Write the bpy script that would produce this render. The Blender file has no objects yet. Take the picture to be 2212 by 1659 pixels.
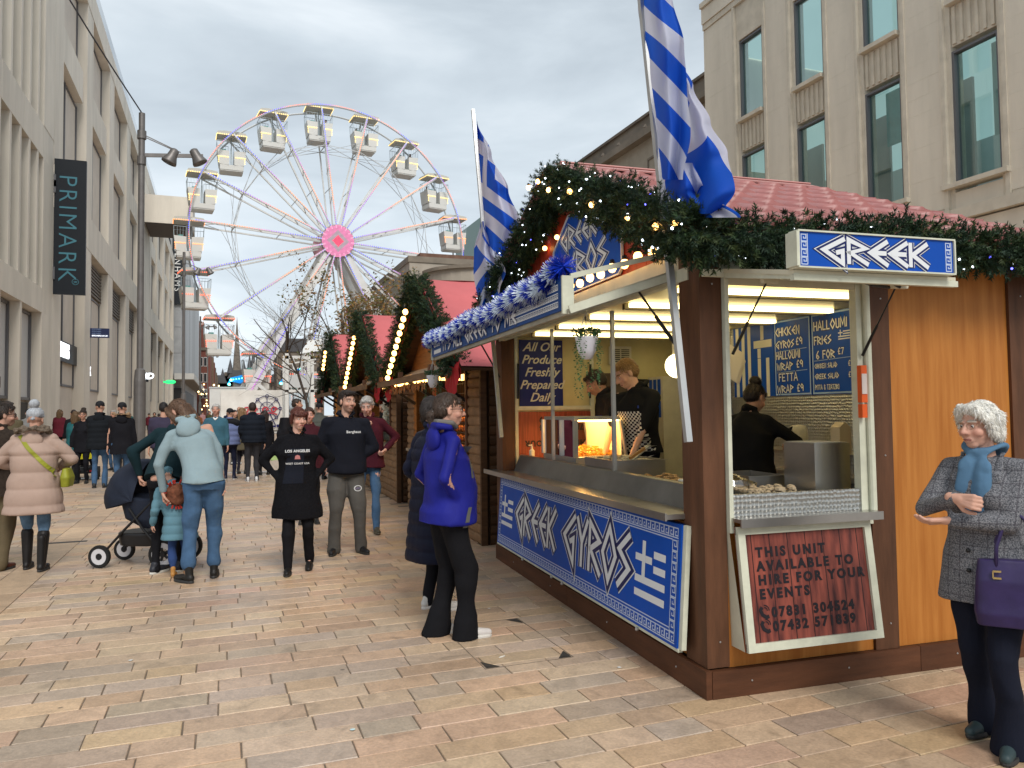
import bpy, math, random, numpy as np
from mathutils import Vector, Matrix, noise
from mathutils.bvhtree import BVHTree
random.seed(7); rng=np.random.default_rng(5)
S=bpy.context.scene; COL=S.collection; R=math.radians; PI=math.pi
# ---------------------------------------------------------------- camera
F,CX,CY,CH=1650.,1106.,816.8,1.6          # photo plane 2212 x 1659
def _cam():
    y,p,r=R(20.8),R(2.4),R(.7)
    f=Vector((math.sin(y)*math.cos(p),math.cos(y)*math.cos(p),math.sin(p)))
    r0=Vector((math.cos(y),-math.sin(y),0)); u0=r0.cross(f)
    return f,(r0*math.cos(r)-u0*math.sin(r)),(u0*math.cos(r)+r0*math.sin(r))
FW,RT,UP=_cam()
cam=bpy.data.cameras.new('camera'); cam.sensor_width=36; cam.lens=F/2212*36; cam.shift_y=-12.7/2212
cam.clip_start=.05; cam.clip_end=3000
co=bpy.data.objects.new('camera',cam); COL.objects.link(co); S.camera=co
co.matrix_world=Matrix(((RT.x,UP.x,-FW.x,0),(RT.y,UP.y,-FW.y,0),(RT.z,UP.z,-FW.z,CH),(0,0,0,1)))
def gp(x,y,z=0.):                          # where the ray through a photo point meets a height
    v=FW+RT*((x-CX)/F)-UP*((y-CY)/F); t=(z-CH)/v.z
    return Vector((v.x*t,v.y*t,z))
# ---------------------------------------------------------------- sky and sun (overcast afternoon)
SUN_EL,SUN_AZ=44,178
W=bpy.data.worlds.new('World'); S.world=W; W.use_nodes=True
nt=W.node_tree; nt.nodes.clear(); N=nt.nodes.new; L=nt.links.new
out=N('ShaderNodeOutputWorld'); bg=N('ShaderNodeBackground'); sky=N('ShaderNodeTexSky')
sky.sky_type='NISHITA'; sky.sun_disc=False; sky.sun_elevation=R(SUN_EL); sky.sun_rotation=R(SUN_AZ); sky.dust_density=3; sky.air_density=1.2
tc=N('ShaderNodeTexCoord'); mp=N('ShaderNodeMapping'); mp.inputs['Scale'].default_value=(1,1,3.2)
L(tc.outputs['Generated'],mp.inputs['Vector'])
n1=N('ShaderNodeTexNoise'); n1.inputs['Scale'].default_value=1.9; n1.inputs['Detail'].default_value=7; n1.inputs['Roughness'].default_value=.52; n1.inputs['Distortion'].default_value=.35
L(mp.outputs[0],n1.inputs['Vector'])
cr=N('ShaderNodeValToRGB'); e=cr.color_ramp.elements
e[0].position=.30; e[0].color=(2.65,3.05,3.45,1); e[1].position=.70; e[1].color=(6.2,6.6,6.9,1)
m=cr.color_ramp.elements.new(.5); m.color=(4.1,4.6,5.0,1)
L(n1.outputs['Fac'],cr.inputs[0])
sx=N('ShaderNodeSeparateXYZ'); L(tc.outputs['Generated'],sx.inputs[0])
gr=N('ShaderNodeMapRange'); gr.inputs[1].default_value=0; gr.inputs[2].default_value=.62; gr.inputs[3].default_value=1.12; gr.inputs[4].default_value=.86
L(sx.outputs['Z'],gr.inputs[0])
ml=N('ShaderNodeMix'); ml.data_type='RGBA'; ml.blend_type='MULTIPLY'; ml.inputs[0].default_value=1
L(cr.outputs[0],ml.inputs[6]); L(gr.outputs[0],ml.inputs[7])
mx=N('ShaderNodeMix'); mx.data_type='RGBA'; mx.inputs[0].default_value=.94
L(sky.outputs[0],mx.inputs[6]); L(ml.outputs[2],mx.inputs[7])
L(mx.outputs[2],bg.inputs[0]); bg.inputs[1].default_value=.10; L(bg.outputs[0],out.inputs[0])
sd=bpy.data.lights.new('sun','SUN'); sd.energy=1.5; sd.angle=R(24); sd.color=(1,.95,.88)
so=bpy.data.objects.new('sun',sd); COL.objects.link(so)
az,el=R(SUN_AZ),R(SUN_EL); sdir=Vector((math.sin(az)*math.cos(el),math.cos(az)*math.cos(el),math.sin(el)))
so.rotation_euler=sdir.to_track_quat('Z','Y').to_euler(); so.location=(0,0,60)
S.view_settings.view_transform='Standard'; S.view_settings.look='None'; S.view_settings.gamma=1; S.view_settings.use_curve_mapping=False
S.view_settings.exposure=.82
S.render.engine='CYCLES'; S.cycles.max_bounces=6; S.cycles.transparent_max_bounces=12
# ---------------------------------------------------------------- helpers
def tag(o,label=None,cat=None,group=None,kind=None):
    if label:o['label']=label
    if cat:o['category']=cat
    if group:o['group']=group
    if kind:o['kind']=kind
    return o
def empty(name,loc=(0,0,0),rz=0,label=None,cat=None,group=None,parent=None):
    o=bpy.data.objects.new(name,None); COL.objects.link(o); o.location=loc; o.rotation_euler=(0,0,rz); o.empty_display_size=.1
    if parent:o.parent=parent
    return tag(o,label,cat,group)
def copy_tree(o,parent=None):
    c=o.copy(); COL.objects.link(c); c.parent=parent
    for ch in list(o.children): copy_tree(ch,c)
    return c
MATS={}
def mat(name,c=(.5,.5,.5),rough=.7,metal=0,ns=0,na=.15,bump=0,st=(1,1,1),orand=0,em=None,ems=1,vcol=False,spec=.28,alpha=1,trans=0,c2=None,bs=None,sheen=0,coat=0):
    if name in MATS:return MATS[name]
    m=bpy.data.materials.new(name); m.use_nodes=True; t=m.node_tree; N=t.nodes.new; L=t.links.new
    p=t.nodes['Principled BSDF']; p.inputs['Roughness'].default_value=rough; p.inputs['Metallic'].default_value=metal
    p.inputs['Specular IOR Level'].default_value=spec; p.inputs['Alpha'].default_value=alpha
    p.inputs['Transmission Weight'].default_value=trans; p.inputs['Coat Weight'].default_value=coat
    if sheen:p.inputs['Sheen Weight'].default_value=sheen
    col=None
    if vcol:
        a=N('ShaderNodeAttribute'); a.attribute_name='Col'; col=a.outputs['Color']
    else:
        r=N('ShaderNodeRGB'); r.outputs[0].default_value=(*c,1); col=r.outputs[0]
    if ns or bump:
        tc=N('ShaderNodeTexCoord'); mp=N('ShaderNodeMapping'); mp.inputs['Scale'].default_value=st; L(tc.outputs['Object'],mp.inputs[0])
        src=mp.outputs[0]
        if orand:
            oi=N('ShaderNodeObjectInfo'); ad=N('ShaderNodeVectorMath'); ad.operation='ADD'; sc=N('ShaderNodeVectorMath'); sc.operation='SCALE'
            sc.inputs[0].default_value=(17,31,23); L(oi.outputs['Random'],sc.inputs['Scale']); L(src,ad.inputs[0]); L(sc.outputs[0],ad.inputs[1]); src=ad.outputs[0]
        nz=N('ShaderNodeTexNoise'); nz.inputs['Scale'].default_value=ns or 8; nz.inputs['Detail'].default_value=6; nz.inputs['Roughness'].default_value=.6; L(src,nz.inputs['Vector'])
        mr=N('ShaderNodeMapRange'); mr.inputs[1].default_value=.3; mr.inputs[2].default_value=.7; mr.inputs[3].default_value=0; mr.inputs[4].default_value=1; L(nz.outputs['Fac'],mr.inputs[0])
        if c2:
            mx=N('ShaderNodeMix'); mx.data_type='RGBA'; L(mr.outputs[0],mx.inputs[0]); L(col,mx.inputs[6]); mx.inputs[7].default_value=(*c2,1); col=mx.outputs[2]
        elif ns:
            m2=N('ShaderNodeMapRange'); m2.inputs[3].default_value=1-na; m2.inputs[4].default_value=1+na; L(mr.outputs[0],m2.inputs[0])
            mx=N('ShaderNodeVectorMath'); mx.operation='SCALE'; L(col,mx.inputs[0]); L(m2.outputs[0],mx.inputs['Scale']); col=mx.outputs[0]
        if bump:
            b=N('ShaderNodeBump'); b.inputs['Strength'].default_value=bump; b.inputs['Distance'].default_value=.01
            h=nz.outputs['Fac']
            if bs:
                nb=N('ShaderNodeTexNoise'); nb.inputs['Scale'].default_value=bs; nb.inputs['Detail'].default_value=4; L(src,nb.inputs['Vector']); h=nb.outputs['Fac']
            L(h,b.inputs['Height']); L(b.outputs[0],p.inputs['Normal'])
    if orand:
        oi=N('ShaderNodeObjectInfo'); m3=N('ShaderNodeMapRange'); m3.inputs[3].default_value=1-orand; m3.inputs[4].default_value=1+orand; L(oi.outputs['Random'],m3.inputs[0])
        mx=N('ShaderNodeVectorMath'); mx.operation='SCALE'; L(col,mx.inputs[0]); L(m3.outputs[0],mx.inputs['Scale']); col=mx.outputs[0]
    L(col,p.inputs['Base Color'])
    if em=='vcol':
        L(col,p.inputs['Emission Color']); p.inputs['Emission Strength'].default_value=ems
    elif em:
        p.inputs['Emission Color'].default_value=(*em,1); p.inputs['Emission Strength'].default_value=ems
    MATS[name]=m; return m
def glassmat(name,tint=(.8,.85,.85),mixf=.3,gl=(1,1,1),rough=.01):
    if name in MATS:return MATS[name]
    m=bpy.data.materials.new(name); m.use_nodes=True; t=m.node_tree; t.nodes.clear(); N=t.nodes.new; L=t.links.new
    o=N('ShaderNodeOutputMaterial'); mx=N('ShaderNodeMixShader'); tr=N('ShaderNodeBsdfTransparent'); g=N('ShaderNodeBsdfGlossy')
    lw=N('ShaderNodeLayerWeight'); lw.inputs[0].default_value=.35; ad=N('ShaderNodeMath'); ad.operation='ADD'; ad.use_clamp=True; ad.inputs[1].default_value=mixf
    L(lw.outputs['Fresnel'],ad.inputs[0]); L(ad.outputs[0],mx.inputs[0])
    tr.inputs[0].default_value=(*tint,1); g.inputs[0].default_value=(*gl,1); g.inputs['Roughness'].default_value=rough
    L(tr.outputs[0],mx.inputs[1]); L(g.outputs[0],mx.inputs[2]); L(mx.outputs[0],o.inputs[0]); MATS[name]=m; return m
BOXF=[(0,3,2,1),(4,5,6,7),(0,1,5,4),(1,2,6,5),(2,3,7,6),(3,0,4,7)]
class MB:
    def __init__(s): s.v=[];s.f=[];s.m=[];s.c=[]
    def add(s,vs,fs,mi=0,col=None):
        o=len(s.v); s.v.extend([tuple(v) for v in vs]); s.f.extend([tuple(i+o for i in f) for f in fs]); s.m.extend([mi]*len(fs))
        if col is not None or s.c:
            while len(s.c)<o:s.c.append((1,1,1))
            s.c.extend([col or (1,1,1)]*len(vs))
        return s
    def box(s,x0,x1,y0,y1,z0,z1,mi=0,col=None):
        return s.add([(x0,y0,z0),(x1,y0,z0),(x1,y1,z0),(x0,y1,z0),(x0,y0,z1),(x1,y0,z1),(x1,y1,z1),(x0,y1,z1)],BOXF,mi,col)
    def obox(s,M,hx,hy,hz,mi=0,col=None):       # oriented box half sizes
        return s.add([M@Vector(c) for c in ((-hx,-hy,-hz),(hx,-hy,-hz),(hx,hy,-hz),(-hx,hy,-hz),(-hx,-hy,hz),(hx,-hy,hz),(hx,hy,hz),(-hx,hy,hz))],BOXF,mi,col)
    def bar(s,a,b,w,h=None,mi=0,col=None,up=(0,0,1)):
        a,b=Vector(a),Vector(b); d=b-a; l=d.length; h=h or w
        if l<1e-6:return s
        d.normalize(); u=Vector(up)
        if abs(d.dot(u))>.99:u=Vector((0,1,0))
        x=d.cross(u).normalized(); z=x.cross(d)
        M=Matrix(((x.x,d.x,z.x,(a.x+b.x)/2),(x.y,d.y,z.y,(a.y+b.y)/2),(x.z,d.z,z.z,(a.z+b.z)/2),(0,0,0,1)))
        return s.obox(M,w/2,l/2,h/2,mi,col)
    def tube(s,pts,r,n=8,mi=0,col=None,cap=True):
        pts=[Vector(p) for p in pts]; rs=r if isinstance(r,(list,tuple)) else [r]*len(pts)
        vs=[];fs=[]; prev=None
        for i,p in enumerate(pts):
            d=(pts[min(i+1,len(pts)-1)]-pts[max(i-1,0)])
            if d.length<1e-9:d=Vector((0,0,1))
            d.normalize()
            if prev is None:
                u=Vector((0,0,1)) if abs(d.z)<.9 else Vector((1,0,0)); x=d.cross(u).normalized()
            else: x=(prev-d*prev.dot(d)).normalized()
            prev=x; y=d.cross(x)
            for k in range(n):
                a=2*PI*k/n; vs.append(p+(x*math.cos(a)+y*math.sin(a))*rs[i])
        for i in range(len(pts)-1):
            for k in range(n):
                a=i*n+k;b=i*n+(k+1)%n; fs.append((a,b,b+n,a+n))
        if cap: fs.append(tuple(range(n-1,-1,-1))); fs.append(tuple(range((len(pts)-1)*n,len(pts)*n)))
        return s.add(vs,fs,mi,col)
    def lathe(s,prof,n=16,mi=0,c=(0,0,0),M=None,col=None):   # prof: (r,z)
        vs=[];fs=[]
        for r,z in prof:
            for k in range(n):
                a=2*PI*k/n; v=Vector((c[0]+r*math.cos(a),c[1]+r*math.sin(a),c[2]+z)); vs.append(M@v if M else v)
        for i in range(len(prof)-1):
            for k in range(n):
                a=i*n+k;b=i*n+(k+1)%n; fs.append((a,b,b+n,a+n))
        if tuple(prof[0])==tuple(prof[-1]): return s.add(vs,fs,mi,col)
        if prof[0][0]>1e-5: fs.append(tuple(range(n-1,-1,-1)))
        if prof[-1][0]>1e-5: fs.append(tuple(range((len(prof)-1)*n,len(prof)*n)))
        return s.add(vs,fs,mi,col)
    def sph(s,c,r,n=8,mi=0,col=None,sc=(1,1,1)):
        vs=[(c[0],c[1],c[2]+r*sc[2])];fs=[]; k2=max(3,n//2)
        for i in range(1,k2):
            t=PI*i/k2
            for k in range(n):
                a=2*PI*k/n; vs.append((c[0]+r*sc[0]*math.sin(t)*math.cos(a),c[1]+r*sc[1]*math.sin(t)*math.sin(a),c[2]+r*sc[2]*math.cos(t)))
        vs.append((c[0],c[1],c[2]-r*sc[2])); e=len(vs)-1
        for k in range(n): fs.append((0,1+k,1+(k+1)%n)); fs.append((e,e-1-k,e-1-(k+1)%n))
        for i in range(k2-2):
            for k in range(n):
                a=1+i*n+k;b=1+i*n+(k+1)%n; fs.append((a,a+n,b+n,b))
        return s.add(vs,fs,mi,col)
    def prism(s,poly,M,h,mi=0,mside=None,col=None):    # polygon in local xy, extruded along local z by h
        n=len(poly); vs=[M@Vector((x,y,0)) for x,y in poly]+[M@Vector((x,y,h)) for x,y in poly]
        s.add(vs,[tuple(range(n-1,-1,-1)),tuple(range(n,2*n))],mi,col)
        o=len(s.v)-2*n; fs=[(i+o,(i+1)%n+o,(i+1)%n+n+o,i+n+o) for i in range(n)]
        s.f.extend(fs); s.m.extend([mi if mside is None else mside]*n); return s
    def mesh(s,name,mats,smooth=False):
        me=bpy.data.meshes.new(name); me.from_pydata(s.v,[],s.f); 
        for m_ in (mats if isinstance(mats,(list,tuple)) else [mats]): me.materials.append(m_)
        if any(s.m): me.polygons.foreach_set('material_index',s.m)
        if s.c:
            while len(s.c)<len(s.v):s.c.append((1,1,1))
            a=me.color_attributes.new('Col','FLOAT_COLOR','POINT'); a.data.foreach_set('color',np.array([(*c,1) for c in s.c],'f').ravel())
        if smooth: me.polygons.foreach_set('use_smooth',[True]*len(me.polygons))
        me.update(); return me
    def build(s,name,mats,parent=None,loc=None,rz=None,smooth=False,label=None,cat=None,group=None,kind=None,M=None):
        return put(name,s.mesh(name,mats,smooth),parent,loc,rz,label,cat,group,kind,M)
def put(name,me,parent=None,loc=None,rz=None,label=None,cat=None,group=None,kind=None,M=None):
    o=bpy.data.objects.new(name,me); COL.objects.link(o)
    if parent:o.parent=parent
    if M is not None:o.matrix_local=M
    if loc is not None:o.location=loc
    if rz is not None:o.rotation_euler=(0,0,rz)
    return tag(o,label,cat,group,kind)
def frame(o,x,y):                              # matrix with given origin, x axis and y axis
    x=Vector(x).normalized(); y=Vector(y); y=(y-x*y.dot(x)).normalized(); z=x.cross(y); o=Vector(o)
    return Matrix(((x.x,y.x,z.x,o.x),(x.y,y.y,z.y,o.y),(x.z,y.z,z.z,o.z),(0,0,0,1)))
# evaluation scene kept apart so that modifiers and text are cheap to evaluate
TS=bpy.data.scenes.new('workshop')
def evalmesh(ob):
    TS.collection.objects.link(ob); vl=TS.view_layers[0]; vl.update(); dg=vl.depsgraph
    me=bpy.data.meshes.new_from_object(ob.evaluated_get(dg)); 
    d=ob.data; bpy.data.objects.remove(ob)
    (bpy.data.meshes if isinstance(d,bpy.types.Mesh) else bpy.data.curves).remove(d)
    return me
def textmesh(s,size=1,depth=.003,bold=0,shear=0,sp=1,align='LEFT',lsp=1,wide=1):
    c=bpy.data.curves.new('t','FONT'); c.body=s; c.size=size; c.extrude=depth/2; c.offset=bold; c.shear=shear; c.space_character=sp; c.align_x=align; c.space_line=lsp; c.resolution_u=3
    me=evalmesh(bpy.data.objects.new('t',c))
    if wide!=1:
        for v in me.vertices:v.co.x*=wide
    return me
def text(name,s,M,mt,parent=None,size=1,**k):
    me=textmesh(s,size,**k); me.materials.clear(); me.materials.append(mt)
    return put(name,me,parent,M=M)
# angular Greek style letters drawn as stroked lines
GL={'G':([[(.8,1),(.02,.52),(.72,0),(.72,.5),(.48,.42)]],.9),'R':([[(.05,0),(.05,.98),(.68,.66),(.12,.45),(.78,0)]],.82),
'E':([[(.72,1),(.06,.5),(.72,0)],[(.1,.5),(.66,.5)]],.78),'e':([[(.62,.95),(.05,.95),(.05,.05),(.62,.05)],[(.05,.5),(.52,.5)]],.72),'K':([[(.06,0),(.06,1)],[(.74,1),(.14,.5),(.76,0)]],.82),
'Y':([[(0,1),(.36,.5),(.36,0)],[(.72,1),(.36,.5)]],.78),'O':([[(.4,1),(.02,.5),(.4,0),(.78,.5),(.4,1)]],.86),'S':([[(.62,1),(.06,.68),(.6,.38),(.02,0)]],.7),
'I':([[(.06,0),(.06,1)]],.2),'T':([[(.34,0),(.34,.95)],[(0,.97),(.68,.97)]],.72),'A':([[(0,0),(.36,1),(.72,0)],[(.16,.35),(.56,.35)]],.78),'L':([[(.06,1),(.06,.04),(.55,.04)]],.62),
'M':([[(.02,0),(.12,1),(.42,.3),(.72,1),(.82,0)]],.9),'C':([[(.6,1),(.04,.5),(.6,0)]],.66),'H':([[(.05,0),(.05,1)],[(.6,0),(.6,1)],[(.05,.5),(.6,.5)]],.7),'N':([[(.05,0),(.05,1),(.6,0),(.6,1)]],.7),
'W':([[(0,1),(.2,0),(.42,.7),(.64,0),(.84,1)]],.9),'F':([[(.06,0),(.06,.96),(.6,.96)],[(.06,.55),(.48,.55)]],.62),'U':([[(.04,1),(.1,.1),(.34,0),(.56,.1),(.6,1)]],.7),'P':([[(.06,0),(.06,1),(.6,.72),(.1,.45)]],.64),
'B':([[(.06,0),(.06,1),(.55,.76),(.1,.52),(.6,.26),(.06,.02)]],.66),'D':([[(.06,0),(.06,1),(.66,.5),(.06,.02)]],.72),'Z':([[(.04,.96),(.6,.96),(.04,.04),(.6,.04)]],.68),'&':([[(.6,.4),(.3,0),(.04,.3),(.5,.8),(.3,1),(.1,.8),(.6,0)]],.7),
"'":([[(.1,1),(.06,.75)]],.2),'£':([[(.6,.85),(.4,1),(.2,.8),(.2,.1),(.6,.1)],[(.02,.5),(.45,.5)]],.7),'9':([[(.55,.1),(.6,.75),(.3,1),(.04,.72),(.3,.48),(.58,.66)]],.68),'7':([[(.02,.95),(.58,.95),(.2,0)]],.64),'6':([[(.5,1),(.08,.5),(.08,.2),(.34,0),(.58,.22),(.34,.46),(.1,.3)]],.68),' ':([],.5)}
def ribbon(mb,pts,w,z,mi=0,lim=2.6):
    P=[Vector((p[0],p[1])) for p in pts]; cl=(P[0]-P[-1]).length<1e-6
    if cl:P=P[:-1]
    n=len(P); Lf=[];Rt=[]
    for i in range(n):
        a=P[i-1] if (cl or i>0) else None; b=P[(i+1)%n] if (cl or i<n-1) else None
        d1=(P[i]-a).normalized() if a is not None else None; d2=(b-P[i]).normalized() if b is not None else None
        if d1 is None or d2 is None:
            d=d2 or d1; nn=Vector((-d.y,d.x)); e=d*(w*.5)*(0.15 if d1 is None else -.15)
            Lf.append(P[i]+nn*w/2-e); Rt.append(P[i]-nn*w/2-e); continue
        n1=Vector((-d1.y,d1.x)); n2=Vector((-d2.y,d2.x)); mm=n1+n2
        if mm.length<1e-3:mm=n1
        mm.normalize(); k=min(lim,1/max(.05,mm.dot(n1)))*w/2
        inner=min(k,w*1.0)
        turn=d1.x*d2.y-d1.y*d2.x
        Lf.append(P[i]+mm*(k if turn<0 else inner)); Rt.append(P[i]-mm*(k if turn>0 else inner))
    vs=[(p.x,p.y,z) for p in Lf]+[(p.x,p.y,z) for p in Rt]; fs=[]
    for i in range(n if cl else n-1):
        j=(i+1)%n; fs.append((n+i,n+j,j,i))
    mb.add(vs,fs,mi)
def greek(mb,s,x,y,h,w=.17,wide=1.,gap=.08,layers=((.26,0),(.17,1),(0,0)),z0=.001,tall=None,dz=.0012):
    cx=x
    for ch in s:
        st,adv=GL.get(ch,([],.5))
        for li,(ex,mi) in enumerate(layers):
            for k,pl in enumerate(st):
                ribbon(mb,[(cx+px*h*wide,y+py*h) for px,py in pl],(w+ex)*h,z0+li*dz+k*.0003+(hash_i(len(mb.v))%3)*.0001,mi)
        cx+=(adv+gap)*h*wide
    return cx
def hash_i(n): return (n*2654435761)%97
def gwidth(s,h,wide=1,gap=.08): return sum((GL.get(c,([],.5))[1]+gap)*h*wide for c in s)
def keyborder(mb,x0,y0,x1,y1,h,w,z,mi=0):           # Greek key between two points
    d=Vector((x1-x0,y1-y0)); Lg=d.length; d.normalize(); nn=Vector((-d.y,d.x)); n=max(1,int(Lg/(h*1.05))); p=Lg/n
    for i in range(n):
        o=Vector((x0,y0))+d*(i*p); k=p*.9
        pl=[(0,0),(0,h),(k*.98,h),(k*.98,h*.22),(k*.42,h*.22),(k*.42,h*.62),(k*.68,h*.62)]
        ribbon(mb,[o+d*a+nn*b for a,b in pl],w,z,mi,1.5)
    ribbon(mb,[(x0,y0),(x1,y1)],w,z+.0002,mi)
# ================================================================ GROUND
def hx(px,py,X):
    v=FW+RT*((px-CX)/F)-UP*((py-CY)/F); t=X/v.x; return Vector((X,v.y*t,CH+v.z*t))
def hy(px,py,Y):
    v=FW+RT*((px-CX)/F)-UP*((py-CY)/F); t=Y/v.y; return Vector((v.x*t,Y,CH+v.z*t))
def pavefar():
    m=mat('paving_far',(.36,.30,.24),.45); t=m.node_tree; N=t.nodes.new; L=t.links.new; p=t.nodes['Principled BSDF']
    tc=N('ShaderNodeTexCoord'); b=N('ShaderNodeTexBrick'); L(tc.outputs['Object'],b.inputs['Vector'])
    b.inputs['Color1'].default_value=(.49,.355,.24,1); b.inputs['Color2'].default_value=(.45,.34,.245,1); b.inputs['Mortar'].default_value=(.17,.14,.12,1)
    b.inputs['Scale'].default_value=1; b.inputs['Brick Width'].default_value=.5; b.inputs['Row Height'].default_value=.19; b.inputs['Mortar Size'].default_value=.008; b.inputs['Bias'].default_value=-.1
    n=N('ShaderNodeTexNoise'); n.inputs['Scale'].default_value=.7; L(tc.outputs['Object'],n.inputs['Vector'])
    mx=N('ShaderNodeMix'); mx.data_type='RGBA'; mx.blend_type='MULTIPLY'; mx.inputs[0].default_value=.5; L(b.outputs[0],mx.inputs[6]); L(n.outputs['Fac'],mx.inputs[7])
    L(b.outputs[0],p.inputs['Base Color']); return m
mfar=pavefar()
gm=MB()
for x0,x1,y0,y1 in ((-60,60,22.2,420),(-60,-7,-8,22.2),(11,60,-8,22.2)):
    gm.add([(x0,y0,-.004),(x1,y0,-.004),(x1,y1,-.004),(x0,y1,-.004)],[(0,1,2,3)])
ground=gm.build('pavement',mfar,kind='structure')
mbed=mat('paving_mortar',(.19,.15,.115),.9,ns=9,na=.3)
bed=MB(); bed.add([(-7,-8,-.008),(11,-8,-.008),(11,22.2,-.008),(-7,22.2,-.008)],[(0,1,2,3)]); bed.build('mortar_bed',mbed,ground)
def stonemat():
    m=bpy.data.materials.new('sandstone_paving'); m.use_nodes=True; t=m.node_tree; N=t.nodes.new; L=t.links.new; p=t.nodes['Principled BSDF']; g=N('ShaderNodeNewGeometry'); a=N('ShaderNodeAttribute'); a.attribute_name='Col'; prev=a.outputs['Color']
    def nz(sc,lo,hi,det=5,dist=0,r0=.35,r1=.65):
        nonlocal prev
        n=N('ShaderNodeTexNoise'); n.inputs['Scale'].default_value=sc; n.inputs['Detail'].default_value=det; n.inputs['Distortion'].default_value=dist; L(g.outputs['Position'],n.inputs['Vector']); r=N('ShaderNodeMapRange'); r.inputs[1].default_value=r0; r.inputs[2].default_value=r1; r.inputs[3].default_value=lo; r.inputs[4].default_value=hi; L(n.outputs['Fac'],r.inputs[0]); v=N('ShaderNodeVectorMath'); v.operation='SCALE'; L(prev,v.inputs[0]); L(r.outputs[0],v.inputs['Scale']); prev=v.outputs[0]; return n
    nz(.8,.86,1.08); nz(7,.90,1.10,6,1.5); n3=nz(60,.90,1.10,3); nz(2.6,1.0,.74,4,2,.60,.72)
    vo=N('ShaderNodeTexVoronoi'); vo.inputs['Scale'].default_value=1.9; L(g.outputs['Position'],vo.inputs['Vector']); r=N('ShaderNodeMapRange'); r.inputs[1].default_value=.020; r.inputs[2].default_value=.032; r.inputs[3].default_value=.45; r.inputs[4].default_value=1; L(vo.outputs['Distance'],r.inputs[0]); v=N('ShaderNodeVectorMath'); v.operation='SCALE'; L(prev,v.inputs[0]); L(r.outputs[0],v.inputs['Scale']); L(v.outputs[0],p.inputs['Base Color'])
    n=N('ShaderNodeTexNoise'); n.inputs['Scale'].default_value=1.1; L(g.outputs['Position'],n.inputs['Vector']); r=N('ShaderNodeMapRange'); r.inputs[3].default_value=.28; r.inputs[4].default_value=.55; L(n.outputs['Fac'],r.inputs[0]); L(r.outputs[0],p.inputs['Roughness']); p.inputs['Specular IOR Level'].default_value=.5
    b=N('ShaderNodeBump'); b.inputs['Strength'].default_value=.35; b.inputs['Distance'].default_value=.006; L(n3.outputs['Fac'],b.inputs['Height']); L(b.outputs[0],p.inputs['Normal']); return m
mstone=stonemat()
PAL=[(.40,.31,.22),(.37,.32,.26),(.43,.34,.25),(.38,.27,.20),(.33,.30,.27),(.45,.37,.27),(.42,.30,.20),(.35,.30,.25),(.40,.33,.26),(.44,.34,.21),(.30,.27,.24),(.41,.29,.225)]
def stone_geo(mb,x0,x1,y0,y1,z,c):
    g=.0038; e=.003; dz=[random.uniform(-.0012,.0012) for _ in range(4)]
    X0,X1,Y0,Y1=x0+g,x1-g,y0+g,y1-g; j=lambda:random.uniform(-.0015,.0015)
    b=[(X0+j(),Y0+j()),(X1+j(),Y0+j()),(X1+j(),Y1+j()),(X0+j(),Y1+j())]
    t=[(b[0][0]+e,b[0][1]+e),(b[1][0]-e,b[1][1]+e),(b[2][0]-e,b[2][1]-e),(b[3][0]+e,b[3][1]-e)]
    vs=[(p[0],p[1],-.010) for p in b]+[(p[0],p[1],z-.003) for p in b]+[(p[0],p[1],z+d) for p,d in zip(t,dz)]
    fs=[(8,9,10,11)]+[(i,(i+1)%4,(i+1)%4+4,i+4) for i in range(4)]+[(i+4,(i+1)%4+4,(i+1)%4+8,i+8) for i in range(4)]
    mb.add(vs,fs,0,c)
def inview(x,y):
    v=Vector((x,y,-CH)); d=v.dot(FW)
    if d<.3:return False,9e9
    px=CX+F*v.dot(RT)/d; py=CY-F*v.dot(UP)/d
    return (-60<px<2280 and 880<py<1740),d
def lay():
    st=[]
    y=-1.0; row=0
    while y<22.0:
        dy=.19 if row%3 else .2
        x=-1.68 if True else 0
        x=-1.68+0
        first=True
        while x<10.8:
            w=random.choice((.3,.36,.42,.48,.54,.6))*random.uniform(.94,1.06)
            if first: w*=random.uniform(.4,1); first=False
            st.append((x,min(x+w,10.9),y,y+dy)); x+=w
        x=-2.02; first=True
        while x>-6.9:
            w=random.choice((.36,.48,.6,.72)); 
            if first:w*=random.uniform(.5,1); first=False
            st.append((max(x-w,-6.98),x,y,y+dy)); x-=w
        y+=dy; row+=1
    y=-1
    while y<22:
        l=random.uniform(.85,1.3); st.append((-2.02,-1.68,y,y+l)); y+=l
    near=[];rest=MB()
    for s in st:
        cx,cy=(s[0]+s[1])/2,(s[2]+s[3])/2; a=any(inview(x,y)[0] for x in (s[0],s[1]) for y in (s[2],s[3])); d=inview(cx,cy)[1]
        base=random.choice(PAL); 
        if s[1]==-1.68: base=(.42,.33,.24)
        k=random.uniform(.93,1.2); c=tuple((v*.6*q_+m_*.4)*k*random.uniform(.98,1.02) for v,m_,q_ in zip(base,(.48,.33,.225),(1.06,1,.92)))
        # the lot under the market stall is never seen
        if 3.0<cx<10.9 and 4.2<cy<22 : continue
        near.append(((d if a else 1e6),s,c))
    near.sort(key=lambda t:t[0])
    for i,(d,s,c) in enumerate(near):
        if i<300 and d<1e5:
            cx,cy=(s[0]+s[1])/2,(s[2]+s[3])/2; mb=MB(); stone_geo(mb,s[0]-cx,s[1]-cx,s[2]-cy,s[3]-cy,0,c); o=mb.build('paving_stone',mstone,ground,loc=(cx,cy,0))
        elif s[2]<22 : stone_geo(rest,*s,0,c)
    rest.build('far_paving_stones',mstone,ground,kind='stuff')
lay()
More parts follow.
